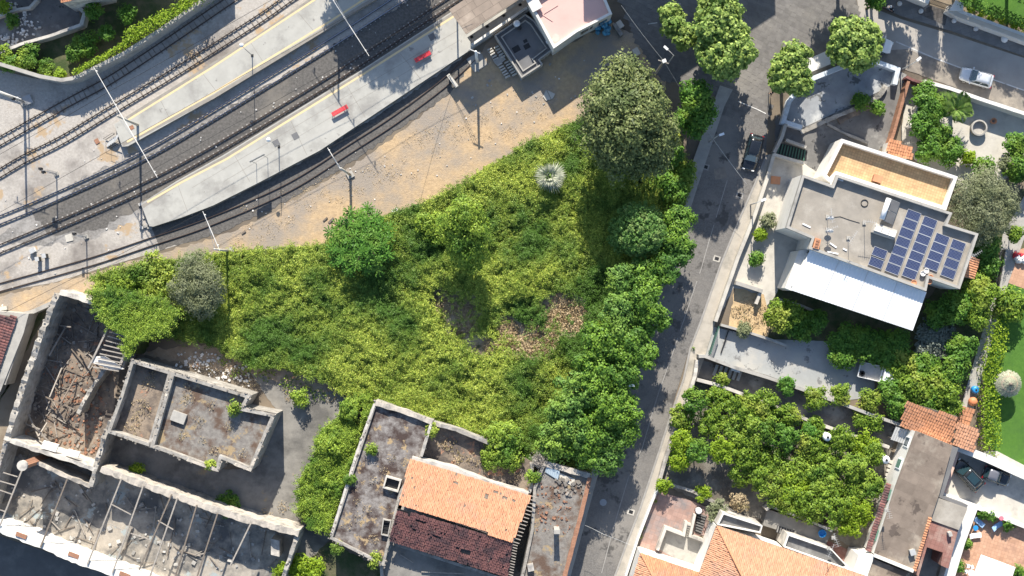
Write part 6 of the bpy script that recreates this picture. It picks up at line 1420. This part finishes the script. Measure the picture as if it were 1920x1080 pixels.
MB().ring(o, offset(o,.18), 4.2, 4.85).build('frame', M['plaster'], t, smooth='raw'); q = offset(o,.18); MB().add([(p.x,p.y,4.25) for p in q], [(0,1,2,3)]).build('hole', M['black'], t)  # flat black plate; the opening's shade is put into its colour
t = thing('roof_trough', 'narrow dark trough with grate beside the purple tiles', 'hatch', P(722,985,4.2))
q = poly_xy([(718,973),(734,976),(728,1006),(714,1003)], 4.7); MB().ring(q, offset(q,.12), 4.2, 4.7).build('frame', M['concrete'], t, smooth='raw'); MB().add([(p.x,p.y,4.24) for p in offset(q,.12)], [(0,1,2,3)]).build('hole', M['black'], t)  # black plate inside the frame, coloured for the trough's inner shade
for i in range(4): MB().beam(P(719,978+i*7,4.6), P(732,980+i*7,4.6), .06).build('bar', M['dark_metal'], t)
TR = thing('tiled_ruin_roof', 'half-fallen terracotta gable roof on the ruined farmhouse', 'roof', P(860,970,0))
ZE, ZG = 5.0, 6.4
a, b = P(768,860,ZE), P(996,930,ZE); g0, g1 = P(748,945,ZG), P(962,1016,ZG); s0, s1 = P(730,1014,ZE), P(952,1082,ZE)
LL = (b-a).length
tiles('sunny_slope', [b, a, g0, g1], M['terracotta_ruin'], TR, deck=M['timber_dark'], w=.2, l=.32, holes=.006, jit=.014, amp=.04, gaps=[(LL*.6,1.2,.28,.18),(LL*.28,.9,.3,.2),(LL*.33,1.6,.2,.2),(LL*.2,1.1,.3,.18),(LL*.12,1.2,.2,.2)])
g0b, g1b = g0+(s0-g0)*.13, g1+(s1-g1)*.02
tiles('shaded_slope', [s0, s1, g1b, g0b], M['terracotta_old_shaded'], TR, deck=M['black'], w=.2, l=.32, holes=.02, jit=.022, amp=.04, gaps=[(LL*.35,2.4,.5,.2),(LL*.6,1.6,.55,.2),(LL*.2,3.6,.6,.2)])  # darker tile copy and black deck put this slope's shade into colour
for k in range(14):
    p = b.lerp(g1, k/13); d = (b-a).normalized(); 
    if k % 1 == 0: MB().beam(p-d*.3-Vector((0,0,.12)), p+d*.75-Vector((0,0,.12)), .09).build('rafter_end', M['timber'], TR)
    p = g1.lerp(s1, k/13); MB().beam(p-d*.3-Vector((0,0,.14)), p+d*.6-Vector((0,0,.14)), .09).build('rafter_end', M['timber'], TR)
wall_mb([(772,860),(850,880),(920,908),(990,928)], .5, 3.0, 5.0, .1, .1).build('front_wall', M['plaster'], TR, smooth='raw')
MB().prism([p.xy for p in (P(776,866,ZE), P(988,932,ZE), P(948,1076,ZE), P(736,1010,ZE))], 0, 4.3).build('body_wall', M['ruin_wall'], TR)
B2 = [(1018,868),(1108,892),(1092,960),(1058,1090),(975,1090),(996,990),(1000,915)]
t = thing('ruined_annex', 'ruined annex beside the street with rubble-strewn flat roof', 'ruin', base_of(B2)); flat_roof(t, B2, 4.4, .35, M['ruin_wall'], M['ruin_roof'], M['ruin_wall'], .35)
wall_mb([(1020,869),(1106,893)], .65, 4.0, 4.6, .25, .15).build('wall_top', M['ruin_cap'], t, smooth='raw'); wall_mb([(1106,896),(1090,962),(1056,1092)], .5, 4.0, 4.5, .08, .06).build('wall_top', M['brick'], t, smooth='raw')
rubble('broken tiles and plaster on the annex roof corner', (1040,1105), (880,930), 90, 'rubble_stone', lambda x, y: y > 878+(x-1020)*.28+6, 4.06, .5); rubble('reddish tile fragments on the annex roof beside the gable', (1000,1070), (900,1000), 120, 'brick', lambda x, y: True, 4.06, .22)
t = thing('corrugated_sheet', 'light blue corrugated sheet on the annex roof', 'sheet', P(1038,888,4.1)); corr('sheet', P(1024,872,4.35), P(1050,884,4.35), P(1046,900,4.2), P(1022,885,4.2), plain('blue_sheet', (.42,.5,.56), .6), t, .25, .04)
MB().prism(poly_xy([(1048,886),(1078,898),(1076,912),(1050,900)], 4.2), 4.08, 4.14).build('flat_sheet', M['concrete_light'], None, 'flat grey board beside the blue corrugated sheet', 'board')
c = P(995,1062,4.1); MB().box(c+Vector((0,0,.4)), (.7,.8,.8), .2).build('roof_pier', M['plaster'], None, 'pale plaster pier at the bottom of the annex roof', 'pier')
c = P(1043,990,4.05); t = thing('annex_chimney', 'slim chimney casting a long bar of shade on the annex roof', 'chimney', c)
MB().box(c+Vector((0,0,1.1)), (.62,.45,2.2)).build('stack', M['concrete'], t); MB().box(c+Vector((0,0,2.25)), (.7,.52,.08)).build('cap', M['concrete'], t)
B3 = [(812,792),(880,815),(960,848),(1002,868),(995,928),(930,905),(850,878),(792,858)]
t = thing('open_yard_ruin', 'weed-grown roofless room behind the terracotta roof', 'ruin', base_of(B3))
MB().prism(poly_xy(B3, 2.6), 0, 2.6).build('floor', M['rubble'], t); wall_mb([(812,794),(855,806),(905,826),(935,840)], .45, 2.0, 4.0, .5, .2).build('wall', M['ruin_wall'], t, smooth='raw'); wall_mb([(997,870),(1000,905),(992,925)], .4, 2.0, 4.2, .3, .2).build('wall', M['ruin_wall'], t, smooth='raw')
weeds('floor_weeds', None, [(850,840,14),(890,860,16),(940,880,14),(830,830,12),(965,895,12),(860,862,12)], F['dry'], t, 2.6, .25, per=60)
B4 = [(732,1015),(950,1085),(930,1160),(715,1110),(712,1062)]
t = thing('lower_ruin_room', 'roofless room with plaster dust below the purple tiles', 'ruin', base_of(B4)); flat_roof(t, B4, 3.6, .5, M['ruin_wall'], M['court'], M['ruin_wall'], .35)
for lab, a, b in (('upper loose pole in the dusty room below the purple tiles',(790,1072),(870,1076)),('lower loose pole in the dusty room below the purple tiles',(750,1040),(775,1055))): beam(lab, a, b, 3.3, 3.4, .1, False, 'loose poles below the purple tiles')
c = P(598,990,0); wall('wall_stub', [(590,982),(612,994)], .5, 0, 1.6, M['plaster'], 'white wall stub below the yellow-green bushes')
weeds('court_weeds', 'dry yellow weeds along the walls of the ruined courtyard', [(500,965,14),(530,950,12),(590,960,12),(600,990,14),(540,740,14),(470,715,16),(430,690,16),(620,745,12),(400,690,12)], F['dry'], None, .04, .22, per=70)
weeds('verge_weeds', 'straw-coloured tufts on the dry railway yard', [(R.uniform(430,1020), 0, R.uniform(6,16)) for i in range(1)] and [(x, 470-.42*(x-430)+R.uniform(-75,5), R.uniform(6,16)) for x in range(440,1040,9)], F['straw_tuft'], None, .03, .13, per=45, h=.08)
# ------------------------------------------------------------------ brambles filling the plot
VP = [(168,520),(300,490),(420,474),(500,466),(600,460),(690,415),(780,385),(860,350),(930,300),(1000,265),(1090,222),(1150,200),(1270,260),(1290,330),(1282,400),(1262,470),(1205,640),(1150,780),(1110,880),(1020,868),(950,850),(820,792),(700,752),(650,742),(600,712),(520,690),(470,690),(430,660),(370,640),(300,632),(240,640),(210,590)]
BARE = [(868,595,38,50),(1062,588,44,42),(990,640,56,36),(1045,570,34,28),(905,648,34,20),(826,565,20,24),(950,610,24,20)]
def vnoise(x, y):
    return (np.sin(x*.55+1.3*np.sin(y*.31))+np.sin(y*.62+1.1*np.sin(x*.27+2))+.6*np.sin(x*1.3+y*.9)+.6*np.sin(x*.9-y*1.4+1))/3.2
def vine_height(x, y): return .75*vnoise(x, y)+.5*np.sin(x*1.55+1.7*np.sin(y*1.1))*np.sin(y*1.65+1.4*np.sin(x*.8))+.2*np.sin(x*3.7+y*2)*np.sin(y*3.3-x)
def thicket(VP, base, amp, bare, per_m2, f, label, label2, lo=.2):
    poly = [tuple(P(x, y, base).xy) for x, y in VP]; xs = np.array([a for a, b in poly]); ys = np.array([b for a, b in poly])
    hz = lambda x, y: np.maximum(lo, base+amp*vine_height(x, y))
    N = int(per_m2*(xs.max()-xs.min())*(ys.max()-ys.min())); X = rng.uniform(xs.min(), xs.max(), N); Y = rng.uniform(ys.min(), ys.max(), N); k = inpoly(X, Y, poly)
    for bx, by, rx, ry in bare:
        c = P(bx, by, 0); d = ((X-c.x)/(rx/S))**2+((Y-c.y)/(ry/S))**2; k &= (d > 1+rng.normal(0, .5, N))
    X = X[k]; Y = Y[k]; n = len(X); Z = hz(X, Y); K = 12
    ang = rng.uniform(0, 6.283, n)*.55+vnoise(Y*.6, X*.6)*3.4; ln = rng.uniform(.5, 1.5, n); lift = rng.uniform(-.3, .6, n)
    ps = []; ns = []; ds = []
    for j in range(K):
        t = (j+.5)/K; s = 1 if j % 2 else -1
        bx = X+np.cos(ang)*ln*(t-.2); by = Y+np.sin(ang)*ln*(t-.2); bz = Z+lift*t+.3*np.sin(np.pi*t)*ln-.25*t*t+rng.normal(0, .03, n)
        side = np.stack([-np.sin(ang)*s, np.cos(ang)*s, np.full(n, .15)], 1)
        ps.append(np.stack([bx, by, bz], 1)+side*.09); ns.append(np.array([0, 0, 1.0])+side*rng.uniform(-.3, .5, (n, 1))+rng.normal(0, .25, (n, 3))); ds.append(side+np.stack([np.cos(ang), np.sin(ang), 0*ang], 1)*.6)
    p = np.concatenate(ps); nn = np.concatenate(ns); dd = np.concatenate(ds); L = rng.uniform(.14, .28, len(p))
    link('bramble_thicket', leaf_arrays(p, nn, L, L*.5, dd), quads(len(p)), f, label=label, cat='brambles', kind='stuff')
    # dark sheet under the sprays, so gaps between leaves look dark
    gx = np.arange(xs.min(), xs.max(), .32); gy = np.arange(ys.min(), ys.max(), .32); GX, GY = np.meshgrid(gx, gy); ins = inpoly(GX.ravel(), GY.ravel(), poly).reshape(GX.shape)
    for bx, by, rx, ry in bare:
        c = P(bx, by, 0); ins &= ~(((GX-c.x)/(rx/S))**2+((GY-c.y)/(ry/S))**2 < 1.1)
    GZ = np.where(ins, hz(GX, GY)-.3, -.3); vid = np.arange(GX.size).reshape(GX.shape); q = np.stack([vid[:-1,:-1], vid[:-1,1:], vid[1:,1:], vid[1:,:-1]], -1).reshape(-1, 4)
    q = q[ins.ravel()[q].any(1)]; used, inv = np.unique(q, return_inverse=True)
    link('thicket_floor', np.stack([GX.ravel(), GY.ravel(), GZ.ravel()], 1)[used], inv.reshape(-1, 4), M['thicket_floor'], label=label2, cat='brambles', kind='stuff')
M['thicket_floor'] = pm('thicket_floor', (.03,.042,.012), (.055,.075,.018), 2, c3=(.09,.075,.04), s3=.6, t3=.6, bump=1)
thicket(VP, 1.15, .8, BARE, 26, F['vine'], 'yellow-green bramble thicket covering the triangular plot', 'dark sheet under the bramble leaves')
thicket([(690,742),(655,750),(628,790),(600,815),(585,860),(560,905),(555,960),(575,990),(612,995),(632,940),(655,880),(668,840),(690,790),(700,755)], 2.2, .75, [(675,775,12,22)], 26, F['vine_b'], 'light green bramble strip between courtyard and stained farmhouse', 'dark sheet under the courtyard bramble strip')
thicket([(165,548),(220,545),(300,560),(335,590),(310,625),(262,640),(244,668),(232,662),(236,632),(205,615),(180,580)], 4.7, .35, [], 30, F['vine_b'], 'light green ivy mat smothering the corner of the ruined hall', 'dark sheet under the ivy over the ruined hall corner', 4.0)
MB().prism([P(x,y,.1).xy for x, y in [(830,540),(880,545),(930,560),(1000,560),(1060,545),(1100,560),(1090,620),(1040,670),(960,690),(880,660),(830,620)]], .0, .1).build('bare_patch', pm('bare_patch', (.44,.34,.23), (.33,.255,.175), 1.5, c3=(.5,.41,.3), s3=.5, t3=.52, bump=1, c4=(.13,.13,.07), s4=.8, t4=.6), kind='structure')
weeds('dry_brush', 'dry brown brush in the bare patch among the brambles', [(1060,575,30),(1075,595,28),(930,650,26),(840,570,24),(950,620,24),(1020,650,26),(1030,625,22),(980,655,26),(1000,615,22),(955,640,18),(870,580,22),(890,610,20),(860,620,16),(1040,600,24)], F['straw_tuft'], None, .1, .28, per=240, h=.5)
weeds('bank_weeds', 'mixed weeds on the reddish bank above the ruined courtyard', [(540,720,16),(570,735,18),(500,700,16),(460,690,14),(600,742,14),(420,672,14),(440,700,10)], F['vine_b'], None, .05, .26, per=80, h=.5)
# ------------------------------------------------------------------ trees on the plot
tree('holm_oak', 'large dark grey-green tree at the top of the plot', 1180, 230, 95, 12, F['dark'], leaf=.4, wid=.5, dens=1.25, per=24, clump=.95,
 blobs=[(1165,146,7.5,36,2.2),(1198,156,7,27,2),(1138,168,7,25,2),(1150,205,9,48,2.6),(1203,208,9.3,44,2.6),(1180,245,9.5,60,2.8),(1133,250,8,38,2.4),(1226,250,8,40,2.6),(1170,290,7.5,42,2.6),(1216,290,7,38,2.4),(1128,202,8,32,2.2)])
c = P(1030,330,3.2); t = thing('fan_palm', 'silvery fan palm rising from the brambles', 'palm', (c.x,c.y,0))
MB().tube([(c.x,c.y,0),(c.x,c.y,1.5),(c.x,c.y,3.1)], [.25,.28,.2], 8).build('trunk', M['bark'], t)
def fronds(cx, cy, cz, n, L, blades, f, t, droop=.5, lw=.06, fan=True, el0=None):
    ps = []; fs = []
    for i in range(n):
        a = i*2.399+R.uniform(-.2,.2); el = R.uniform(-.05,1.1) if el0 is None else el0+R.uniform(-.15,.2); d = Vector((math.cos(a)*math.cos(el), math.sin(a)*math.cos(el), math.sin(el))); s = Vector((-math.sin(a), math.cos(a), 0)); u = s.cross(d).normalized(); u = u if u.z > 0 else -u
        l = L*R.uniform(.7,1.12); o = Vector((cx,cy,cz))
        if fan:
            hub = o+d*l*.22
            for b in range(blades):
                w = (b/(blades-1)-.5)*1.3; v = (d*math.cos(w)+s*math.sin(w)).normalized(); tip = hub+v*l*.78*(1-.35*abs(b/(blades-1)-.5))-Vector((0,0,droop*.25*l*R.uniform(.5,1.3))); m = hub.lerp(tip,.55)+Vector((0,0,.06)); q = v.cross(u).normalized()*lw
                k = len(ps); ps += [hub, m+q, tip, m-q]; fs.append((k,k+1,k+2,k+3))
        else:
            for b in range(blades):
                w = b/blades; c0 = o+d*l*w+Vector((0,0,.35*l*w*(1-w)*2-droop*l*w*w*.6))
                for sg in (-1,1):
                    v = (s*sg+d*.7).normalized(); ll = l*.34*math.sin(math.pi*(.12+.86*w)); tip = c0+v*ll-Vector((0,0,.12*ll)); m = c0.lerp(tip,.5)+Vector((0,0,.02)); q = d*lw
                    k = len(ps); ps += [c0, m+q, tip, m-q]; fs.append((k,k+1,k+2,k+3))
    return link('fronds', np.array([tuple(p) for p in ps]), np.array(fs), f, t)
for el0, L0, n0, z0 in ((-.1,2.3,12,2.7),(.3,2.2,10,2.8),(.7,1.7,7,2.9),(1.1,1.2,5,2.9)): fronds(c.x, c.y, z0, n0, L0, 8, F['palm_grey'], t, .3, .05, True, el0)
v, fq = crown_leaves([(c.x,c.y,2.95,.55,.55,.45)], .42, .3, 12, 10, .25, -.2, 1.2); link('crown_shaft', v, fq, F['palm'], t)
c = P(1796,204,2.6); t = thing('date_palm', 'young feather palm on the garden court', 'palm', (c.x,c.y,0)); MB().tube([(c.x,c.y,0),(c.x,c.y,1.2),(c.x,c.y,1.9)], [.25,.24,.16], 8).build('trunk', M['bark'], t)
fronds(c.x, c.y, 1.8, 17, 2.7, 18, F['palm'], t, .55, .09, False)
# star-leaved tree: rosettes of long leaves
def rosette_tree(label, px, py, rpx, h, f, nr, leaf=.95):
    c = P(px, py, h-1.2); r = rpx/S; t = thing('star_leaved_tree', label, 'tree', (c.x,c.y,0)); ps = []; ns = []; ds = []; tg = []
    for i in range(nr):
        a = i*2.399; q = r*math.sqrt((i+.5)/nr); o = np.array([c.x+q*math.cos(a), c.y+q*math.sin(a), h-.9*(q/r)**2*1.6-.4+R.uniform(-.35,.25)]); tg.append(tuple(o))
        for j in range(13):
            b = j*6.283/13+R.uniform(-.15,.15); v = np.array([math.cos(b), math.sin(b), R.uniform(-.25,.45)])
            for s in range(4):
                ps.append(o+v*leaf*(.18+.23*s)-np.array([0,0,.03*s*s])); w = np.array([-v[1],v[0],0])*(1 if s % 2 else -1); ns.append(np.array([0,0,1.0])+rng.normal(0,.15,3)); ds.append(v+w*.7)
    p = np.array(ps); L = rng.uniform(.3,.42,len(p)); link('crown', leaf_arrays(p, np.array(ns), L, L*.52, np.array(ds)), quads(len(p)), f, t)
    v, fq = crown_leaves([(c.x,c.y,h-2.4,r*.85,r*.85,1.5)], .4, .55, 2.5, 10, .5); link('inner_foliage', v, fq, f, t)
    trunk_mb(c.x, c.y, h*.8, .14, tg[::max(1,nr//9)]).build('trunk', M['bark'], t, smooth=True)
rosette_tree('dark green star-leaved tree beside the dry yard', 676, 452, 62, 5.2, F['ailanthus'], 34)
tree('willowy_tree', 'tall yellow-green tree in the middle of the brambles', 868, 430, 46, 8.6, F['vine_b'], leaf=.3, wid=.5, dens=2.6, per=18, clump=.6, blobs=[(872,405,7.6,30,1.6),(848,425,6.6,26,1.8),(890,430,6.8,26,1.8),(870,455,5.8,34,2.2),(880,475,4.5,30,1.8)])
shrub('bramble_mound', 'rounded bramble mound left of the tall yellow-green tree', 812, 428, 34, 3.4, F['vine_b']); 
c = P(1200,430,5.2); t = thing('ivy_topiary', 'ivy-covered rounded tree stump like a green dome', 'tree', (c.x,c.y,0)); d = P(1176,440,2.6)
v, fq = crown_leaves([(c.x,c.y,4.8,3.1,3.2,3.1),(c.x+.3,c.y-.3,5.1,2.8,2.8,3.1),(d.x,d.y,3.0,2.3,2.3,2.4)], .22, .7, 8, 10, .26, -.9); link('foliage', v, fq, F['topiary'], t)
MB().tube([(c.x,c.y,0),(c.x,c.y,5.5)], [.35,.2], 8).build('trunk', M['bark'], t)
ROB = [(1272,415,30,5.5),(1255,455,34,6),(1276,470,26,5.5),(1205,512,32,6.2),(1248,505,30,6.2),(1165,530,30,6),(1205,560,42,7),(1160,590,40,7),(1225,600,30,6.4),(1130,640,44,7),(1180,645,42,7),(1205,665,28,6.2),(1115,695,46,7),(1165,705,36,6.6),(1085,740,44,6.6),(1135,755,46,7),(1170,770,30,6),(1060,790,48,6.4),(1120,805,46,6.6),(1165,812,30,5.6),(1040,830,36,5.4),(1098,842,38,5.8),(1138,858,34,5.4)]
for i, (x, y, r, h) in enumerate(ROB):
    tree('robinia_tree', 'bright green roadside tree, %s counted down the street from the green dome' % (ORD[i] if i < 13 else ORD[i-13]+' after the thirteenth'), x, y, r*.86, h*1.12, F['robinia' if i not in (7,14,17,20,22,5) else 'robinia_b'], group='robinia trees along the street', leaf=.3, wid=.6, dens=2.2, per=17, clump=.5, n=8, spread=.8, size=.36)
for i, (x, y, r, h, f, lab) in enumerate([(1305,185,30,8.5,'shade','dark tree at the street corner beside the utility pole'),(1315,215,24,7.5,'shade','dark shrub at the street corner below the pole'),(1302,242,16,3.6,'ailanthus','bright green sapling at the street corner'),(1285,225,20,4,'shade','dark shrub between the holm oak and the sapling'),(1280,330,22,2.4,'vine_b','yellowish shrub by the left pavement'),(1265,360,22,3,'shade','dark shrub above the green dome'),(1262,290,18,3,'shade','shrub right of the holm oak'),(1240,345,22,2.6,'shade','low shrub in the holm oak shade'),(1225,175,18,6,'dark','small side crown beside the utility pole')]):
    tree('corner_shrub', lab, x, y, r, h, F[f], 'shrub', n=4)
tree('olive_tree', 'grey-green olive tree at the left end of the brambles', 372, 535, 50, 4.8, F['olive'], leaf=.26, wid=.35, dens=3.2, per=20, clump=.6, blobs=[(362,500,3.6,28,1.5),(385,530,4,32,1.7),(350,540,3.6,30,1.6),(378,565,3.6,32,1.7),(398,550,3.2,24,1.4)])
shrub('bramble_mound', 'bright bramble mound above the ruined hall', 220, 530, 30, 2.2, F['vine_b']); shrub('bramble_mound', 'dark bramble mound left of the olive tree', 290, 515, 40, 2.6, F['vine'])
for i, (x, y, r, h, lab) in enumerate([(655,768,20,3.6,'upper bush left of the stained farmhouse roof'),(618,832,28,3.8,'big bush in the middle of the courtyard edge'),(560,745,18,1.8,'lone round bush on the reddish bank'),(625,915,24,3.2,'bush between courtyard and farmhouse wing')]):
    shrub('courtyard_bush', lab, x, y, r, h, F['vine_b'], 'bush')
for i, (x, y, r, h, f, lab) in enumerate([(575,1068,34,2.6,'hedge','yellow-green bush at the bottom edge left of the farmhouse'),(530,1070,16,2,'hedge','small bush at the bottom edge by the shed corner'),(633,1028,10,4.8,'vine','fern tuft on the lower left farmhouse corner'),(704,1048,12,4.8,'vine','fern tuft at the bottom of the stained roof'),(440,765,12,5.4,'vine','small bush growing on the cracked grey roof'),(395,872,9,5.2,'vine','tuft on the lower edge of the cracked roof'),(255,882,14,1.6,'hedge','bright bush at the shed wall in the dark court'),(430,945,24,1.2,'shade','dark creeper along the shed wall in the court'),(697,842,9,5,'vine','tuft on the upper part of the stained roof'),(657,900,8,5,'vine','tuft at the left edge of the stained roof'),(940,838,44,4.4,'vine_b','bramble mound spilling into the weedy room'),(1000,895,12,4.8,'vine_b','ivy on the wall between weedy room and annex'),(810,805,10,4.8,'vine','tuft at the corner of the stained roof')]):
    shrub('wild_bush', lab, x, y, r, h, F[f], 'bush')
shrub('dead_bush', 'dead grey bush at the corner of the annex', 1012, 862, 16, 5.2, F['grey_twig'], 'bush', wid=.2)
# ------------------------------------------------------------------ gardens on the right
for i, (x, y, r, h, f, lab) in enumerate([(1735,180,22,3,'shade','citrus bush at the top of the dense garden row'),(1750,205,26,3.2,'shade','citrus bush beside the young feather palm'),(1730,235,26,3,'shade','citrus bush in the middle of the dense garden row'),(1755,255,26,3,'shade','citrus bush left of the round basin'),(1780,285,26,2.8,'shade','citrus bush behind the orange terrace'),(1740,280,24,2.8,'shade','citrus bush above the orange-tiled shed'),(1815,295,12,1.4,'hedge','small curved hedge piece below the basin'),(1842,315,22,2.4,'shade','leafy bush above the large olive'),(1905,275,22,3,'shade','bush at the right edge beside the white drum'),(1912,320,26,3.2,'shade','dark bush at the right edge above the lane'),(1890,310,16,2.4,'olive','grey bush left of the white drum'),
 (1615,190,14,1.4,'shade','weedy bush on the rubble ridge of the dark yard'),(1645,203,12,1.2,'shade','second weedy bush on the rubble ridge'),(1440,415,13,1.6,'olive','shrub on the pale house yard'),(1425,440,8,1.2,'hedge','small weed by the front wall'),(1417,487,10,1.4,'shade','reddish-green shrub by the front wall'),(1393,620,12,1.2,'olive','grassy tuft on the driveway wall'),(1470,590,30,3.6,'citrus','sunlit citrus below the pale house yard'),(1500,610,28,2.0,'shade','shaded citrus beside the planter wall'),(1530,600,22,2.4,'shade','low shaded bush in the planter'),
 (1590,640,34,2.1,'shade','tree in the shade below the white veranda roof, left'),(1630,645,34,2.2,'shade','tree in the shade below the middle of the veranda roof'),(1670,650,34,2.2,'shade','tree in the shade below the right half of the veranda roof'),(1580,668,22,2.0,'shade','shaded tree above the white truck'),(1695,690,32,2.8,'citrus','citrus right of the white truck'),(1735,690,30,2.6,'shade','tree right of the truck citrus'),(1720,730,30,4,'citrus','citrus between truck and tiled lean-to'),(1770,720,30,4,'citrus','citrus left of the lane near the blue drum'),(1790,690,26,4,'shade','tree left of the lane'),(1800,650,26,3.8,'shade','tree beside the lane below the big citrus'),(1755,640,36,2.4,'silver','silvery shrub tree under the house corner'),
 (1835,550,34,4.4,'citrus','big citrus beside the lane below the house'),(1800,575,30,4,'shade','tree right of the veranda roof'),(1830,590,26,3.8,'citrus','citrus beside the lane, lower'),(1760,590,24,3,'shade','shaded bush at the veranda roof corner'),(1775,760,22,3.4,'citrus','citrus touching the tiled lean-to'),(1740,755,24,3.4,'shade','tree above the tiled lean-to'),(1690,760,22,3.2,'shade','tree left of the tiled lean-to'),
 (1855,500,20,3,'shade','dark bush between house and lane'),(1850,460,24,3.4,'shade','dark bush right of the house corner'),(1902,440,14,2.4,'citrus','bush at the right of the lane top'),(1668,728,20,2.4,'shade','tree below the white truck')]):
    tree('garden_tree' if h > 2.9 else 'garden_shrub', lab, x, y, r, h, F[f], 'tree' if h > 2.9 else 'shrub', n=5, leaf=.3, clump=.42, dens=4, per=13)
tree('olive_tree', 'large silvery olive tree right of the house', 1840, 385, 62, 5.5, F['olive'], leaf=.26, wid=.35, dens=2.8, per=20, clump=.62, blobs=[(1815,365,4,34,1.7),(1850,360,4.2,34,1.8),(1880,380,4,30,1.6),(1830,400,4.2,36,1.8),(1865,405,4,32,1.7),(1840,430,3.4,28,1.5),(1800,390,3.6,26,1.5),(1845,340,3.4,26,1.4)])
hedge('hedge', 'clipped leafy hedge along the lawn at the right', [(1878,615),(1862,680),(1858,760),(1862,840)], 34, 2.0, F['hedge'], dens=34, leaf=.28)
tree('hedge_tree', 'square clipped green bush at the top of the lawn hedge', 1894, 572, 28, 2.6, F['citrus'], 'shrub', n=6)
c = P(1893,720,2.4); t = thing('thatched_parasol', 'round pale thatched parasol on the lawn', 'parasol', (c.x,c.y,0)); r = 24/S
MB().tube([(c.x,c.y,0),(c.x,c.y,2.9)], .07, 8).build('pole', M['timber'], t)
ps = []; ns = []; ds = []
for i in range(900):
    a, q = R.uniform(0,6.283), r*math.sqrt(R.random()); ps.append((c.x+q*math.cos(a), c.y+q*math.sin(a), 2.75-.75*(q/r)**1.6)); ns.append((math.cos(a)*.5, math.sin(a)*.5, 1)); ds.append((math.cos(a), math.sin(a), -.5))
L = rng.uniform(.3,.5,len(ps)); link('thatch', leaf_arrays(np.array(ps), np.array(ns)+rng.normal(0,.15,(len(ps),3)), L, L*.35, np.array(ds)), quads(len(ps)), F['thatch'], t)
MB().lathe((c.x,c.y,1.95), [(r*.97,0),(r*.6,.5),(.08,.76)], 20).build('cone', M['straw'], t); MB().lathe((c.x,c.y,2.75), [(.25,0),(.12,.2),(.03,.3)], 7).build('finial', M['timber_dark'], t)
# grass blades on the lawn: one mass
# orchard
ROWS = [[(1300,752,24,3.0),(1345,752,26,3.2),(1390,760,28,3.2),(1432,765,28,3.2),(1475,782,26,3.0),(1520,800,24,3.0)],[(1285,785,26,3.0),(1330,790,30,3.4),(1378,800,30,3.4),(1425,805,30,3.4),(1470,820,30,3.2),(1515,840,30,3.2),(1575,822,28,3.2),(1620,835,24,3.0)],[(1275,825,24,3.0),(1310,842,26,3.0),(1350,848,24,3.0),(1400,842,28,3.2),(1450,858,30,3.4),(1500,880,30,3.2),(1550,868,30,3.2),(1600,870,30,3.4),(1632,852,20,2.8)],[(1278,865,20,2.6),(1400,885,28,3.2),(1440,900,32,3.4),(1490,915,30,3.4),(1540,905,32,3.6),(1590,915,34,3.8),(1630,905,26,3.2)],[(1470,940,28,3.2),(1515,950,30,3.4),(1560,945,34,3.8),(1605,960,30,3.6),(1585,975,24,3.2)]]
for ri, row in enumerate(ROWS):
    for i, (x, y, r, h) in enumerate(row):
        tree('orchard_tree', 'orchard citrus tree, %s from the street in the %s row from the top' % (ORD[i], ORD[ri]), x+R.uniform(-5,5), y+R.uniform(-5,5), r*R.uniform(.75,1.08), h*R.uniform(.75,1.25), F[R.choice(['citrus','citrus','citrus','shade','hedge','vine_b'])], group='citrus trees of the orchard', leaf=.26, dens=3.0, per=13, clump=.4, n=9, spread=.78, size=.34)
for i, (x, y, r, h, f, lab) in enumerate([(1475,722,17,3.2,'ailanthus','small feathery pine at the sunken alley'),(1527,745,22,2.6,'citrus','bush on the driveway wall, left of three'),(1575,742,20,2.6,'citrus','bush on the driveway wall, middle of three'),(1630,752,22,2.6,'citrus','bush on the driveway wall, right of three'),(1615,785,18,2.2,'citrus','bush in the sunken alley, left of a pair'),(1640,792,16,2.2,'citrus','bush in the sunken alley, right of a pair'),(1355,712,12,1.8,'citrus','sapling in the sunken alley by the loose sheets'),(1520,812,18,2.8,'ailanthus','feathery bluish sapling inside the orchard'),(1245,910,14,2,'hedge','round bush on the pavement wall below the orchard'),(1345,960,22,2.4,'olive','flowering bush beside the dark stairwell'),(1385,940,16,1.6,'dry','pinkish dry bush below the orchard'),(1320,925,14,1.2,'hedge','weedy shrub on the orchard lower wall')]):
    shrub('garden_shrub', lab, x, y, r, h, F[f])
for lab, x, y in (('white tank standing among orchard trees, upper', 1542, 815), ('white tank at the orchard end beside the steps', 1650, 857)):
    c = P(x, y, 0); t = thing('water_tank', lab, 'tank', c); MB().lathe(c, [(.45,0),(.5,.2),(.5,2.4),(.4,2.6),(.1,2.65)], 14).build('tank', M['white_metal'], t, smooth=True); MB().lathe(c+Vector((0,0,2.65)), [(.15,0),(.15,.08)], 10).build('lid', M['black'], t)
for i in range(5): MB().prism(poly_xy([(1668-i*2,862+i*8),(1692-i*2,870+i*8),(1690-i*2,876+i*8),(1666-i*2,868+i*8)], .6-.1*i), 0, .6-.1*i).build('garden_step', M['concrete_light'], None, '%s garden step from the top beside the white side wall' % ORD[i], 'step', group='garden steps by the long building')
weeds('roadside_weeds', 'weeds along the right pavement wall', [(1299,655,5),(1286,735,4),(1268,800,5),(1262,830,5),(1254,850,6),(1232,915,5),(1228,940,4),(1206,990,5),(1200,1005,5)], F['vine_b'], None, .12, .2, per=60)
weeds('plot_grass', 'tufts of dry grass on the straw plot beside the pavement', [(1400,575,18),(1420,600,16),(1395,605,14),(1380,585,12),(1430,580,10)], F['dry'], None, .05, .2, per=120, h=.25)
